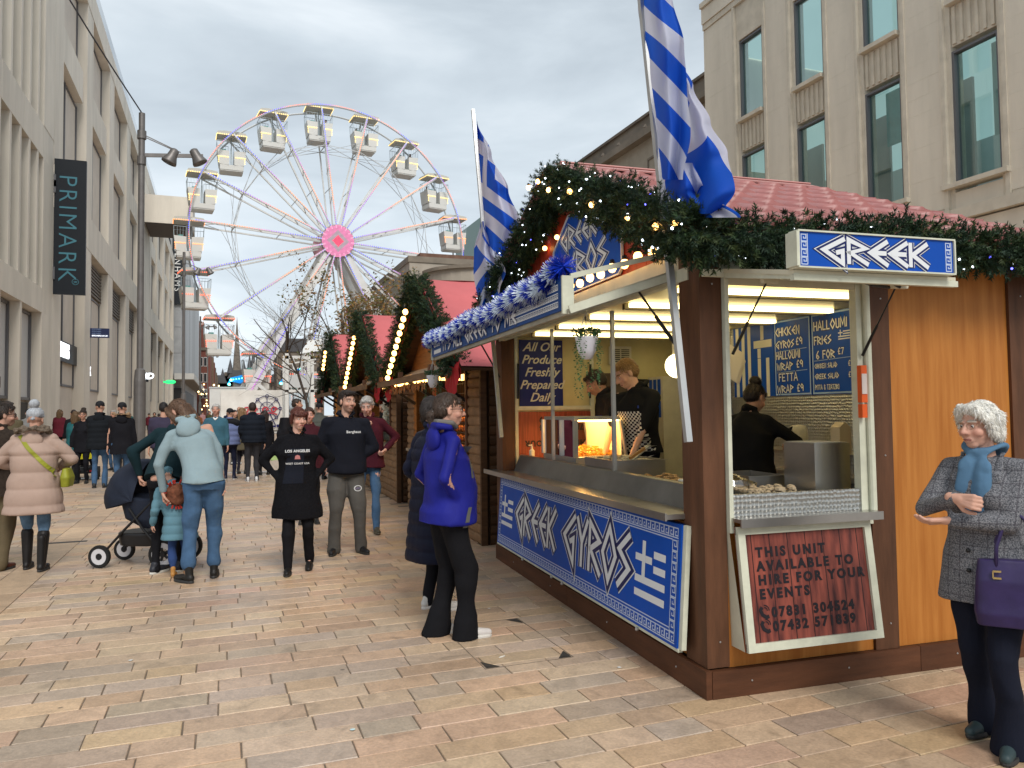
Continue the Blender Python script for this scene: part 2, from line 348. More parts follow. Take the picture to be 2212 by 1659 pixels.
# dark recessed plate in the left paving and the worn inlay cover near the stall
cv=MB(); cv.box(-.25,.25,-.05,.05,-.004,.003); cv.build('drain_cover',mat('iron',(.07,.07,.07),.6,.6,ns=30,na=.3),loc=(-1.85,11.1,0),label='narrow dark iron drain cover set in the light paving strip',cat='drain cover')
ac=empty('access_cover',(1.83,5.05,0),0,'square paved access cover with dark triangular corners in front of the blue panel','access cover')
mbk=mat('cover_metal',(.05,.045,.04),.75,.3,ns=20,na=.3)
fr=MB()
for a,b in (((-.3,-.5),(.3,-.5)),((.3,-.5),(.3,.5)),((.3,.5),(-.3,.5)),((-.3,.5),(-.3,-.5))): fr.bar((*a,.0005),(*b,.0005),.005,.004)
fr.build('cover_frame',mbed,ac)
for sx,sy in ((1,1),(-1,1),(1,-1),(-1,-1)):
    q=MB(); q.add([(sx*.29,sy*.49,.003),(sx*.20,sy*.49,.003),(sx*.29,sy*.36,.003)],[(0,1,2)]); q.build('corner_plate',mbk,ac)
# ================================================================ LEFT BUILDINGS
mlime=mat('limestone_cladding',(.64,.59,.51),.75,ns=.9,st=(1,1,.22),na=.12,bump=.15,bs=30,orand=.03)
mlime2=mat('limestone_reveal',(.58,.52,.45),.8,ns=1.0,na=.07,orand=.04)
mjoint=mat('cladding_joint',(.16,.15,.14),.9)
mgl=mat('shop_glass',(.16,.20,.19),.06,ns=.6,na=.5,spec=.8)
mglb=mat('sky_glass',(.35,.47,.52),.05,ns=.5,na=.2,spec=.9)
mfrm=mat('window_metal',(.15,.15,.16),.5,.3)
mdk=mat('dark_entrance',(.02,.02,.022),.5)
mgold=mat('gold_blind',(.20,.14,.045),.6,ns=1.2,na=.5)
mlouv=mat('brown_louvre',(.14,.12,.10),.6)
XF=-7.6
def bx(name,par,m,x0,x1,y0,y1,z0,z1,**k): return MB().box(x0,x1,y0,y1,z0,z1).build(name,m,par,**k)
BL=empty('shopping_centre',(0,0,0),0,'long pale limestone shopping centre with deep window grid on the left of the street','building')
def openw(par,y0,y1,z0,z1,gm_=mgl,dep=.5,frame=True,mull=1):
    w=MB(); 
    w.box(XF-dep-.06,XF-dep,y0,y1,z0,z1); o=w.build('window_pane',gm_,par)
    if frame:
        f=MB(); 
        for y in (y0+.06,y1-.06)+tuple(y0+(y1-y0)*i/(mull+1) for i in range(1,mull+1)): f.box(XF-dep+.003,XF-dep+.10,y-.06,y+.06,z0,z1)
        for z in (z0+.06,z1-.06): f.box(XF-dep+.003,XF-dep+.08,y0+.13,y1-.13,z-.06,z+.06)
        f.build('window_frame',mfrm,o)
    return o
wall=MB(); wall.box(-26,XF-.6,18,43.75,0,34); wall.box(-26,XF-.6,43.75,139.9,0,27.85); wall.build('inner_wall',mlime2,BL)
# --- the first block: close set fins
lv=[(0,6.25),(7.35,13.3),(14.8,22.5),(24.2,33)]
for (za,zb) in ((6.25,7.35),(13.3,14.8),(22.5,24.2),(33,34)):
    ys=[18,22.2,25.3,28.5,32.6,35.85,39.5,41.68]
    for a,b in zip(ys[:-1],ys[1:]): bx('stone_beam',BL,mlime,XF-.55,XF-.02 if za>7 else XF,a+.012,b-.012,za,zb)
for za,zb in lv:
    bx('stone_pier',BL,mlime,XF-.6,XF,39.5,41.68,za,zb)
    if za==0:
        fins=[(18.2,.9),(22.2,.3),(25.3,.3),(28.5,.3),(32.45,.3),(35.7,.3)]
    else: fins=[(18.2+1.55*i,.28) for i in range(14) if 18.2+1.55*i<39]
    for y,w in fins: bx('stone_fin',BL,mlime,XF-.6,XF-.03,y,y+w,za,zb)
    f2=[f[0]+f[1] for f in fins]+[]
    ends=[f[0] for f in fins[1:]]+[39.5]
    for a,b in zip(f2,ends):
        if za==0: 
            openw(BL,a,b,.1,2.2,mdk,.5,False); openw(BL,a,b,2.3,6.2,mat('poster_white',(.55,.55,.55),.4),.5,True,0)
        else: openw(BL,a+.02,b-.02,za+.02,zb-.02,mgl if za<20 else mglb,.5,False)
# shop window portrait posters: a large face and a curling pattern
pp=MB(); MP=frame((XF-.49,33.0,2.6),(0,1,0),(0,0,1))
skin=mat('poster_skin',(.55,.30,.22),.5); hair=mat('poster_hair',(.10,.06,.04),.5)
def blob(cx,cy,rx,ry,n=20,ph=0): return [(cx+rx*math.cos(2*PI*i/n+ph),cy+ry*math.sin(2*PI*i/n+ph)) for i in range(n)]
pp.prism([(.1,.1),(1.1,.1),(1.3,1.0),(1.5,1.9),(1.2,3.1),(.5,3.4),(.2,3.2)],MP,.006,0)
pp.prism([(.1,2.9),(.6,3.5),(1.3,3.3),(1.1,3.15),(.55,3.2),(.3,2.9)],MP@Matrix.Translation((0,0,.008)),.004,1)
pp.prism(blob(.95,2.6,.14,.05),MP@Matrix.Translation((0,0,.008)),.004,1)
pp.prism(blob(.95,1.75,.22,.07),MP@Matrix.Translation((0,0,.008)),.004,2)
pp.prism([(.9,.12),(1.9,.12),(1.9,.55),(1.2,.6)],MP@Matrix.Translation((0,0,.008)),.004,1)
pp.build('window_poster',[skin,hair,mat('poster_lip',(.45,.06,.07),.5)],BL,label='huge portrait poster of a woman in the shop window')
p2=MB(); MP=frame((XF-.49,36.4,2.6),(0,1,0),(0,0,1))
for i in range(5): ribbon(p2,[(.6+.5*math.cos(t*.6)*(.5+i*.12),.5+i*.65+.3*math.sin(t*.6)) for t in range(10)],.07,0)
p2b=MB(); p2b.v=[MP@Vector((a,b,c+.01)) for a,b,c in p2.v]; p2b.f=p2.f; p2b.m=p2.m
p2b.build('window_poster',mat('poster_grey',(.3,.33,.35),.5),BL,label='pale poster with grey curling pattern')
# --- the long block behind: wide bays
piers=[(41.72,43.8),(50.9,53.1),(60.6,63.0),(71.2,73.8),(81.8,84.2),(86,93),(93.3,95.5),(103.6,106),(115,117.9),(126.6,129.2),(137,139.6)]
Z=[0,11.6,13.7,19.95,21.8,26.3]
for i,(a,b) in enumerate(piers):
    for za,zb in ((0,11.6),(13.72,27.9)):
        if i==0: zb=min(zb,27.9)
        bx('stone_pier',BL,mlime,XF-.75,XF,a,b,za,zb)
for a,b in zip([41.72,47,52,56.9,61.8,67,72.5,78,84],[47,52,56.9,61.8,67,72.5,78,84,90.0]): bx('stone_beam',BL,mlime,XF-.7,XF+.012,a+.01,b-.01,11.62,13.7)
for a in range(90,140,7): bx('stone_beam',BL,mlime,XF-.7,XF+.012,a+.01,min(a+7,139.6)-.01,11.62,13.7)
for a in np.arange(43.8,139,8.0): bx('cornice_block',BL,mlime,XF-.8,XF+.03,a+.01,min(a+8,139.6)-.01,26.3,27.92)
mgy=mat('poster_lime',(.42,.44,.13),.4,ns=1,na=.4)
for i in range(len(piers)-1):
    a=piers[i][1]; b=piers[i+1][0]
    if b-a<1: continue
    bx('spandrel',BL,mlime,XF-.7,XF-.12,a,b-.6,19.95,21.8)
    openw(BL,a,b,13.72,19.93,mgold if i<4 else mgl,.62,True,1)
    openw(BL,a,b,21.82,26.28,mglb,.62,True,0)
    gg=[mdk,mgy,mgl,mgl,mgl,mgl,mgl,mgl,mgl,mgl][min(i,9)]
    openw(BL,a,b,3.2,9.4,gg,.62,True,1); openw(BL,a,b,.05,3.15,mdk,.62,False)
    lo=MB()
    for k in range(9): lo.box(XF-.6,XF-.42,a,b,9.5+k*.23,9.62+k*.23)
    lo.build('louvre',mlouv,BL,kind='stuff')
gb=MB(); gb.box(XF-.5,XF-.44,44,139,27.95,30.4); gb.build('glass_balustrade',glassmat('balustrade_glass',(.72,.86,.9),.25),BL)
bxo=bx('projecting_canopy_box',BL,mlime,XF+.02,-2.95,86,92.8,21.4,24.3)
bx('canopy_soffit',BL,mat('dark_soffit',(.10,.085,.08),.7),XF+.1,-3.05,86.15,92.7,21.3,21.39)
# ground slip step at the front
bx('plinth',BL,mat('plinth_stone',(.30,.29,.28),.7),XF-.5,XF+.02,41.75,43.83,0,.75)
# signs on it
mblack=mat('sign_black',(.012,.016,.022),.45); mwht=mat('sign_white',(.75,.75,.73),.5); mteal=mat('sign_teal',(.07,.22,.28),.45)
sg=empty('hanging_sign',(0,0,0),0,'tall black projecting PRIMARK sign with thin teal letters on the left building','sign')
sx=-7.25; a=hy(117,343,41.9); b=hy(184.5,638,41.9)
MB().box(a.x,b.x,41.8,42.0,b.z,a.z).build('sign_panel',mblack,sg)
MS=frame((a.x+(b.x-a.x)*.18,41.79,a.z-.75),(0,0,-1),(1,0,0))
text('lettering','PRIMARK',MS,mteal,sg,size=(b.x-a.x)*.80,sp=1.2,depth=.01,bold=-.012)
MSr=frame((b.x-.42,41.79,b.z+.62),(0,0,-1),(1,0,0)); rr=MB()
rr.lathe([(.13,0),(.15,0),(.15,.01),(.13,.01),(.13,0)],20,M=MSr); rr.build('ring_mark',mteal,sg); text('lettering','R',MSr@Matrix.Translation((-.05,-.08,0)),mteal,sg,size=.22,depth=.01)
for z in (b.z+1.0,b.z+5.2,a.z-1.1):
    k=MB(); k.box(XF,a.x+.02,41.86,41.94,z-.05,z+.05); k.box(XF,XF+.08,41.7,42.1,z-.3,z+.3); k.build('bracket',mfrm,sg)
sk=empty('shop_sign',(0,0,0),0,'white lit SKECHERS lettering in the dark doorway under the tall black sign','sign')
q=hx(131,741,XF-.35)
MK=frame((XF-.35,43.6,4.75),(0,1,0),(0,0,1)); mlit=mat('lit_white',(.8,.8,.8),.5,em=(.9,.95,1),ems=1.3)
text('lettering','SKECHERS',MK,mlit,sk,size=1.05,bold=.03,depth=.08,sp=1.0,wide=.95)
MB().box(XF-.45,XF-.37,43.85,50.85,4.5,5.6).build('backboard',mblack,sk)
mtk=text('lettering','TESCO.COM'[0:0]+'S.CO.UK',frame((XF-.45,53.4,4.2),(0,1,0),(0,0,1)),mlit,sk,size=.8,bold=.02,depth=.05); tag(mtk,'small white web address lettering'); 
text('lettering','O',frame((XF-.4,63.4,5.6),(0,1,0),(0,0,1)),mlit,sk,size=3.2,bold=.05,depth=.05)
s4=empty('projecting_sign',(0,0,0),0,'small navy projecting sign with four white text lines on the third pier','sign')
a=hy(226,820*0+708,53.2) ; a=hy(225.5,709,53.2); b=hy(272*0+236,730,53.2)
a=hy(195,709,53); b=hy(236,730,53)
MB().box(a.x,b.x,52.9,53.1,b.z,a.z).build('sign_panel',mat('sign_navy',(.02,.03,.09),.5),s4)
for k in range(4):
    zz=a.z-(a.z-b.z)*(k+.75)/4.3; text('lettering','SKECHERS.CO.UK' if k==3 else 'SKECHERS',frame((a.x+.1,52.88,zz),(1,0,0),(0,0,1)),mlit if k==3 else mat('sign_pale_blue',(.25,.35,.6),.5),s4,size=(a.z-b.z)/5.2,depth=.01)
jd=empty('projecting_sign',(0,0,0),0,'small square black sign with white JD letters beside the near lamp post','sign')
a=hy(310,805,86); b=hy(321,825,86); MB().box(a.x,b.x,85.7,85.95,b.z,a.z).build('sign_panel',mblack,jd)
text('lettering','JD',frame((a.x+.1,85.68,b.z+.3),(1,0,0),(0,0,1)),mlit,jd,size=.85,bold=.03,depth=.02,shear=.2)
gs=empty('projecting_sign',(0,0,0),0,'green lit sign of two joined ovals far down the left pavement','sign')
a=hy(357,825,116); b=hy(379,825,116); gmx=mat('green_light',(.02,.4,.1),.4,em=(.03,.75,.2),ems=.9)
g_=MB(); g_.sph((a.x+.45,116,a.z),.5,14,sc=(1,.25,.55)); g_.sph((b.x-.45,116,a.z),.5,14,sc=(1,.25,.55)); g_.box(XF,b.x-.3,115.95,116.05,a.z-.12,a.z+.12); g_.build('oval_panel',gmx,gs,smooth=True)
# --- the store beyond with metal fins
BD=empty('department_store',(0,0,0),0,'grey department store with vertical metal fins beyond the shopping centre','building')
mcon=mat('pale_concrete',(.33,.34,.35),.8,ns=1,na=.12); mfin=mat('aluminium_fin',(.42,.44,.46),.45,.5,orand=.15)
for k,z in enumerate(np.arange(7.5,30,4.4)): bx('concrete_panel',BD,mcon,-9,-6.45,140,141,z+.03,min(z+4.4,31.5)-.03)
bx('store_wall',BD,mcon,-30,-6.5,141,228,0,33)
bx('shop_front',BD,mdk,-9,-6.4,139.99,200,0,6)
for i in range(40): 
    y=141+i*2.1; bx('metal_fin',BD,mfin,-6.48,-5.9,y,y+.5,8.5,29.5)
cn=MB(); cn.box(-7.4,-4.4,138,230,7.4,8.4); cn.build('street_canopy',mat('canopy_white',(.5,.5,.48),.7),BD)
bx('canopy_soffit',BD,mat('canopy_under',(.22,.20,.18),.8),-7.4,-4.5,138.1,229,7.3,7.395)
ds=empty('hanging_sign',(0,0,0),0,"tall black DEBENHAMS sign with white letters hanging beyond the stone building",'sign')
MB().box(-7.9,-6.28,139.5,139.9,20.1,32).build('sign_panel',mblack,ds)
text('lettering',"DEBENHAMS",frame((-7.55,139.45,31.9),(0,0,-1),(1,0,0)),mwht,ds,size=1.35,sp=1.35,depth=.02)
# --- red brick block closing the left side, and far roofs
mbr=mat('red_brick',(.17,.06,.045),.85,ns=3,na=.25); mbr2=mat('brown_brick',(.15,.10,.07),.85,ns=3,na=.25); mst=mat('sooty_stone',(.16,.135,.11),.9,ns=.7,na=.3)
mslate=mat('slate',(.07,.07,.075),.7,ns=1,na=.2); mwf=mat('white_window_frame',(.6,.6,.58),.6)
BR=empty('brick_building',(0,0,0),0,'red brick building with chimneys and white windows beyond the grey store','building')
bx('wall',BR,mbr,-20,-4.3,232,233.5,0,23); bx('wall',BR,mbr,-4.3,-3.2,232,262,0,21)
for x in (-6,-4.9): 
    for z in (6,10.5,15): 
        o=bx('window',BR,mwf,x,x+.9,231.9,232,z,z+2.6); bx('pane',o,mdk,x+.1,x+.8,231.85,231.89,z+.15,z+2.45)
bx('cornice',BR,mst,-20,-4,231.6,232.1,19.5,20.3)
bx('chimney',BR,mbr,-6.4,-4.9,234,236,23,27)
for k in range(4): MB().lathe([(.16,0),(.13,1)],8,c=(-6.2+k*.38,235,27)).build('chimney_pot',mat('terracotta',(.4,.15,.07),.8),BR)
BR2=empty('brick_building',(0,0,0),0,'narrow brown row of buildings running down the far end of the street','building')
for k in range(5): bx('wall',BR2,[mbr2,mbr,mst,mbr2,mst][k],-4.5,-2.6+.28*k,264+k*12,275+k*12,0,20-k*1.1)
BT=empty('town_hall',(0,0,0),0,'dark stone church spire with small turrets and roofs at the far end of the street','church')
def pyr(par,x,y,z0,w,h,m,nm='spire',n=8): MB().lathe([(w,0),(w*.93,h*.02),(.02,h)],n,c=(x,y,z0)).build(nm,m,par)
bx('tower',BT,mst,4.2,7.3,328,332,0,19); pyr(BT,5.6,330,19,1.75,22,mst)
for x,zz in ((-1,17),(1.6,19.5),(3.2,21),(8.6,20),(12,19),(16,17.5),(21,18)): bx('gable_block',BT,mst,x-2.4,x+2.4,322,327,0,zz-3)
for x,w,zz,h in ((.2,1.2,15,4.5),(3,1.4,17.5,6),(8,1.5,17,6),(10.2,1.2,18.5,7),(11.6,1.3,19,9),(17,1,15,6)): pyr(BT,x,321,zz,w,h,mslate,'turret',6)
for k,(x,w,zz) in enumerate(((-1.2,3.2,13.5),(5.8,4,15.5),(14,4.5,15.5),(21,4,14))):
    M_=frame((x-w,320,zz),(1,0,0),(0,0,1)); MB().prism([(0,0),(2*w,0),(w*1.5,3.2),(w*.5,3.2)],M_,-5).build('roof',mslate,BT)
OB=empty('stone_building',(0,0,0),0,'old soot darkened stone building behind the bare tree beside the wheel leg','building')
bx('wall',OB,mst,11.5,22,180,190,0,15.5); MB().prism([(0,0),(11.5,0),(9.5,3),(2,3)],frame((11.2,179.7,15.5),(1,0,0),(0,0,1)),-9).build('roof',mslate,OB)
for x in (12.5,15.2,18,20.4): 
    for z in (4,9): bx('window',OB,mdk,x,x+1.3,179.9,179.97,z,z+3)
for x in (13,19): bx('chimney',OB,mst,x,x+1,184,185,18,20.3)
# --- pale stone blocks behind the stalls
mport=mat('portland_stone',(.36,.32,.27),.8,ns=.8,na=.12,bump=.15,bs=20); mport2=mat('weathered_stone',(.21,.18,.145),.85,ns=.5,na=.25)
DB=empty('stone_building',(0,0,0),0,'pale interwar stone building with stepped rounded parapet behind the pink roofs','building')
bx('wall',DB,mport,16.02,40,68.3,112,0,15.3); bx('parapet',DB,mport2,15.9,40,68.2,112.1,15.3,15.85)
bx('roof_house',DB,mat('old_brick',(.16,.09,.065),.9,ns=2,na=.25),17.2,30,69,80,15.85,16.35) 
c=MB(); c.lathe([(5.2,0),(5.2,12.6),(5.35,12.7),(5.35,13.1),(5.0,13.15),(5,14.2)],32,c=(22.5,68.5,0)); c.build('curved_bay',mport,DB,smooth=False)
c=MB(); c.lathe([(5.3,0),(5.3,.3)],32,c=(22.5,68.5,14.2)); c.build('curved_cornice',mport2,DB)
bx('parapet_wing',DB,mport,24,40,64.8,68.3,0,12.6); bx('cornice',DB,mport2,23.8,40.2,64.6,64.79,12.2,12.7)
for x in (24.6,26.4,28.2,30): 
    o=bx('window',DB,mwf,x,x+1.6,64.68,64.79,9.2,11.3); bx('pane',o,mdk,x+.1,x+1.5,64.6,64.67,9.3,11.2)
for y in (72,77,82,87,92,97,102): 
    o=bx('window',DB,mport2,15.9,16.01,y,y+1.8,4,12); bx('pane',o,mdk,15.82,15.89,y+.2,y+1.6,4.2,11.8)
GT=empty('office_tower',(0,0,0),0,'green glass office tower half hidden behind the draped blue and white flag','building')
mgt=mat('green_glass',(.12,.28,.25),.15,ns=.4,na=.3,orand=.15); mgt2=mat('green_panel',(.12,.2,.18),.4)
bx('core',GT,mgt2,47.9,70,142,160,0,40)
for k in range(9):
    for j in range(5): bx('window',GT,mgt,48+j*2.4,50.2+j*2.4,141.9,141.99,4+k*4,6+k*4)
# ================================================================ RIGHT BUILDINGS
mash=mat('ashlar_facade',(.68,.615,.51),.78,ns=1.0,na=.10,bump=.2,bs=25,st=(1,1,.2),orand=.02)
mashd=mat('ashlar_moulding',(.60,.54,.44),.8,ns=2,na=.12)
BRt=empty('stone_store',(0,0,0),0,'large pale ashlar store with tall teal windows and fluted panels on the right','building')
XR=20.0; rowsz=[(8.05,12.0),(13.5,16.8)]
cols=[(-1.6+3.24*k,-.15+3.24*k) for k in range(9)]   # window bays along the street
mwin=glassmat('store_window_glass',(.62,.92,.92),.16,(.9,1,1),.02)
yend=28.1
def strips():
    wb=MB(); zs=[0,7.2]; z=7.35
    edges=[]
    y=-4.
    for a,b in cols: edges.append((y,a-.28)); y=b+.28
    edges.append((y,yend))
    # ashlar courses on the piers with fine recessed joints
    for (a,b) in edges:
        z=7.4; r=0
        while z<19.2:
            h=.52; z1=min(z+h,18.35)
            if z1-z<.1:break
            n=max(1,round((b-a)/1.9)); off=.35 if r%2 else 0
            xs=[a]+[a+(b-a)*(i+off)/n for i in range(1 if not r%2 else 0,n) if a+.15<a+(b-a)*(i+off)/n<b-.15]+[b]
            for p,q in zip(xs[:-1],xs[1:]): wb.box(XR+random.uniform(0,.003),XR+.3,p+.0012,q-.0012,z+.0012,z1-.0012)
            z+=h; r+=1
    wb.build('ashlar_blocks',mash,BRt,kind='stuff')
strips()
bk=MB(); y=-4.
for a,b in cols: bk.box(XR+.02,XR+.6,y,a-.28,7.3,18.4); y=b+.28
bk.box(XR+.02,XR+.6,y,yend,7.3,18.4); bk.build('wall_core',mat('joint_grey',(.58,.52,.43),.9),BRt)
bx('lower_wall',BRt,mash,XR+.05,XR+.6,-4,yend,0,6.9)
bx('end_wall',BRt,mash,XR+.61,45,yend-.5,yend,0,18.4)
for a in range(0,8):
    y0=-4+4.02*a; y1=min(y0+4.0,yend); 
    bx('string_course',BRt,mashd,XR-.14,XR+.6,y0,y1,6.95,7.28); bx('cornice_block',BRt,mashd,XR-.05,XR+.6,y0,y1,18.36,18.6); bx('parapet_block',BRt,mash,XR-.1,XR+.5,y0,y1,18.62,19.3); bx('coping',BRt,mashd,XR-.2,XR+.6,y0,y1,19.32,19.55)
bx('parapet_block',BRt,mash,XR+.6,45,yend-.4,yend+.1,18.42,19.5)
mrib=mat('fluted_stone',(.58,.52,.42),.8,ns=2,na=.1)
mteal2=mat('teal_blind',(.12,.42,.42),.6,ns=.8,na=.3); mint=mat('store_interior',(.45,.48,.48),.9); mceil=mat('store_ceiling',(.7,.72,.7),.8,em=(.8,.95,.95),ems=.22)  # store ceiling itself given a faint glow to brighten the rooms
mlamp=mat('pendant_lamp',(.8,.6,.3),.5,em=(1,.75,.35),ems=5)
for ci,(a,b) in enumerate(cols):
    for k,(z0,z1) in enumerate(((7.3,18.35),)):
        f=MB(); 
        for y0,y1,xo in ((a-.28,a-.15,-.05),(b+.15,b+.28,-.05),(a-.15,a,.06),(b,b+.15,.06)): f.box(XR+xo,XR+.55,y0,y1,z0,z1)
        f.build('window_surround',mashd,BRt)
    bx('window_head',BRt,mashd,XR+.061,XR+.55,a,b,16.85,18.35)
    bx('apron',BRt,mash,XR+.062,XR+.55,a,b,7.3,7.8)
    sp=MB(); sp.box(XR+.13,XR+.5,a,b,12.15,13.38)
    for j in range(6): y=a+(b-a)*(j+.5)/6; sp.box(XR+.07,XR+.125,y-.05,y+.05,12.2,13.3)
    sp.build('fluted_panel',mrib,BRt)
    for z,(zz0,zz1) in ((0,rowsz[0]),(1,rowsz[1])):
        w=MB(); 
        for y0,y1 in ((a,a+.07),(b-.07,b)): w.box(XR+.1,XR+.3,y0,y1,zz0,zz1)
        for q0,q1 in ((zz0,zz0+.07),(zz1-.07,zz1)): w.box(XR+.1,XR+.3,a+.07,b-.07,q0,q1)
        fo=w.build('window',mfrm,BRt)
        p_=MB(); p_.add([(XR+.22,a+.07,zz0+.07),(XR+.22,b-.07,zz0+.07),(XR+.22,b-.07,zz1-.07),(XR+.22,a+.07,zz1-.07)],[(0,3,2,1)]); p_.build('pane',mwin,fo)
        bx('window_sill',fo,mashd,XR-(.12 if z else .18),XR+.3,a-(.02 if z else .3),b+(.02 if z else .3),zz0-.14,zz0)
        if z==1 and ci==6: pass
# rooms behind the windows
for z0,z1 in ((7.6,12.05),(13.2,17.2)):
    bx('room_floor',BRt,mint,XR+.62,XR+8,-4,yend-.6,z0-.1,z0); bx('room_ceiling',BRt,mceil,XR+.62,XR+8,-4,yend-.6,z1,z1+.1)
    bx('room_back',BRt,mint,XR+8,XR+8.2,-4,yend-.6,z0,z1)
for ci,(a,b) in enumerate(cols):
    bx('blind',BRt,mteal2 if ci%2==0 else mat('pale_blind',(.35,.45,.45),.7),XR+.7,XR+.73,a+.1,a+(b-a)*(.45 if ci%3 else .8),9.3 if ci%2 else 10.2,12.0)
    bx('partition',BRt,mat('partition_grey',(.3,.33,.33),.8),XR+2.2,XR+2.3,a-.8,a+.5,7.65,12.0)
    for k in range(2): MB().sph((XR+1.6+k*1.5,a+.7+.4*k,10.9-.3*k),.07,6).build('pendant_lamp',mlamp,BRt)
# yellow drawing on the dark display of one upper window
a,b=cols[6-1]
dp=MB(); dp.box(XR+.6,XR+.62,a-.05,b+.05,13.5,16.8); dp.build('display_board',mdk,BRt)
ML=frame((XR+.59,b-.1,13.6),(0,-1,0),(0,0,1)); r_=MB()
for pl in ([(.2,.1),(.35,.8),(.25,1.6),(.5,2.2)],[(.75,.1),(.7,.9),(.9,1.5),(.75,2.3)],[(.1,1.7),(.5,1.9),(1.05,1.6)],[(1.05,.3),(1.1,1),(1.0,1.9)]): ribbon(r_,pl,.12,0)
rr=MB(); rr.v=[ML@Vector(v) for v in r_.v]; rr.f=r_.f; rr.m=r_.m; rr.build('display_drawing',mat('ochre_paint',(.32,.26,.04),.7),BRt)
# set back block with a heavy cornice
SB=empty('stone_building',(0,0,0),0,'darker weathered stone block with heavy cornice set back behind the pantiled roof','building')
XS=22.
bx('wall',SB,mat('grey_stone',(.36,.32,.26),.85,ns=1,na=.15,bump=.2,bs=20),XS,44,28.2,45.5,0,16.5)
bx('cornice',SB,mport2,XS-.5,44,28.15,46,16.5,16.9); bx('attic',SB,mport2,XS-.1,44,28.2,45.6,16.9,17.7); bx('coping',SB,mst,XS-.25,44,28.18,45.8,17.7,17.85)
for y in (30,34,38,42): 
    f=MB()
    for q in ((y,y+.12,12.2,15.4),(y+2.2,y+2.32,12.2,15.4)): f.box(XS-.06,XS-.005,q[0],q[1],q[2],q[3])
    f.box(XS-.06,XS-.005,y+.12,y+2.2,15.28,15.4); f.build('panel_moulding',mport2,SB)
for y in (29,31.5,33,36,39,41,44): MB().lathe([(.1,0),(.16,.12),(.05,.3),(.0,.34)],6,c=(XS-.3,y,16.9)).build('roof_ornament',mst,SB)
MB().lathe([(.09,0),(.09,5.6)],10,c=(8.9,11.2,0)).build('vent_pipe',mat('galv',(.3,.31,.32),.5,.6),label='short grey vent pipe standing behind the pantiled roof',cat='vent pipe')
# ================================================================ FERRIS WHEEL AND FAIRGROUND
mwh=mat('ride_white_paint',(.66,.67,.66),.45,ns=2,na=.06); mgr=mat('ride_grey_steel',(.52,.54,.55),.5,.2)
mcanw=mat('gondola_shell',(.60,.60,.57),.5); mcan=mat('gondola_roof',(.50,.49,.44),.6); mwire=mat('railing_steel',(.35,.40,.42),.4,.5)
mled=mat('led_lamps',em='vcol',vcol=True,ems=.75,rough=.6)
mledy=mat('led_amber',(.8,.5,.1),.5,em=(1,.72,.25),ems=1.1); mledr=mat('led_red',(.8,.1,.05),.5,em=(1,.16,.08),ems=1.3)
HUB=Vector((9.80,72.575,17.42)); WR=12.7; AZ=R(-7); WN=Vector((math.sin(AZ),math.cos(AZ),0)); WT=Vector((math.cos(AZ),-math.sin(AZ),0)); SEP=2.3
FWh=empty('ferris_wheel',(HUB.x,HUB.y,0),0,'tall white observation wheel with coloured lights and eighteen open gondolas','ferris wheel')
def wl(a,r,n=0):                 # wheel point relative to the root; angle, radius, depth along the axle
    return WT*(r*math.cos(a))+Vector((0,0,HUB.z+r*math.sin(a)))+WN*n
NG=18; A0=R(-3.5)
CR,CB,CP,CO=(.95,.12,.04),(.02,.05,.80),(.30,.06,.62),(.95,.24,.05)
def lerp3(a,b,t): return tuple(a[i]*(1-t)+b[i]*t for i in range(3))
def ledcol(t,seq):
    t=min(max(t,0),.9999)*(len(seq)-1); i=int(t); return lerp3(seq[i],seq[i+1],t-i)
for side,n in (('front',-SEP/2),('back',SEP/2)):
    for i in range(NG):
        a0=A0+2*PI*i/NG; a1=A0+2*PI*(i+1)/NG; m=MB(); m.tube([wl(a0+(a1-a0)*k/6,WR,n) for k in range(7)],.07 if side=='front' else .085,6)
        m.build('rim',mgr,FWh)
        s=MB(); s.bar(wl(a0,1.2,n*1.25),wl(a0,WR-.1,n),.13,.13); s.build('spoke',mwh,FWh)
        if side=='front':
            s=MB(); s.bar(wl(a0-.006,1.1,n*.2),wl(a0-.006,WR-.3,n*.75),.12,.2); 
            for r in (4.2,7,9.6): s.bar(wl(a0,r,n*.95),wl(a0,r-.5,n*.3),.08)
            s.build('spoke_brace',mwh,FWh)
LD=MB()
for i in range(NG):
    a=A0+2*PI*i/NG; nk=52
    seq=[(CP,CB,CB,CO,CO,CP),(CB,CO,CO,CP,CB,CB)][(i//5)%2]
    if NG*.5>i>0 and i<5: seq=(CB,CP,CP,CO,CO,CO,CB)
    for k in range(nk):
        r=1.6+(WR-1.9)*k/nk; p=wl(a,r,-SEP/2*(1.25-.25*r/WR)-.14); c=ledcol(k/nk,seq if i<9 else seq[::-1]); LD.box(p.x-.034,p.x+.034,p.y-.03,p.y,p.z-.034,p.z+.034,0,c)
for k in range(430):
    a=2*PI*k/430; f=(k/430*NG-A0/(2*PI)*NG)%1; c=ledcol(f,(CB,CB,CO,CR,CO,CP,CB)); p=wl(a,WR+.06,-SEP/2-.1); LD.box(p.x-.034,p.x+.034,p.y-.03,p.y,p.z-.034,p.z+.034,0,c)
LD.build('led_strip',mled,FWh,kind='stuff')
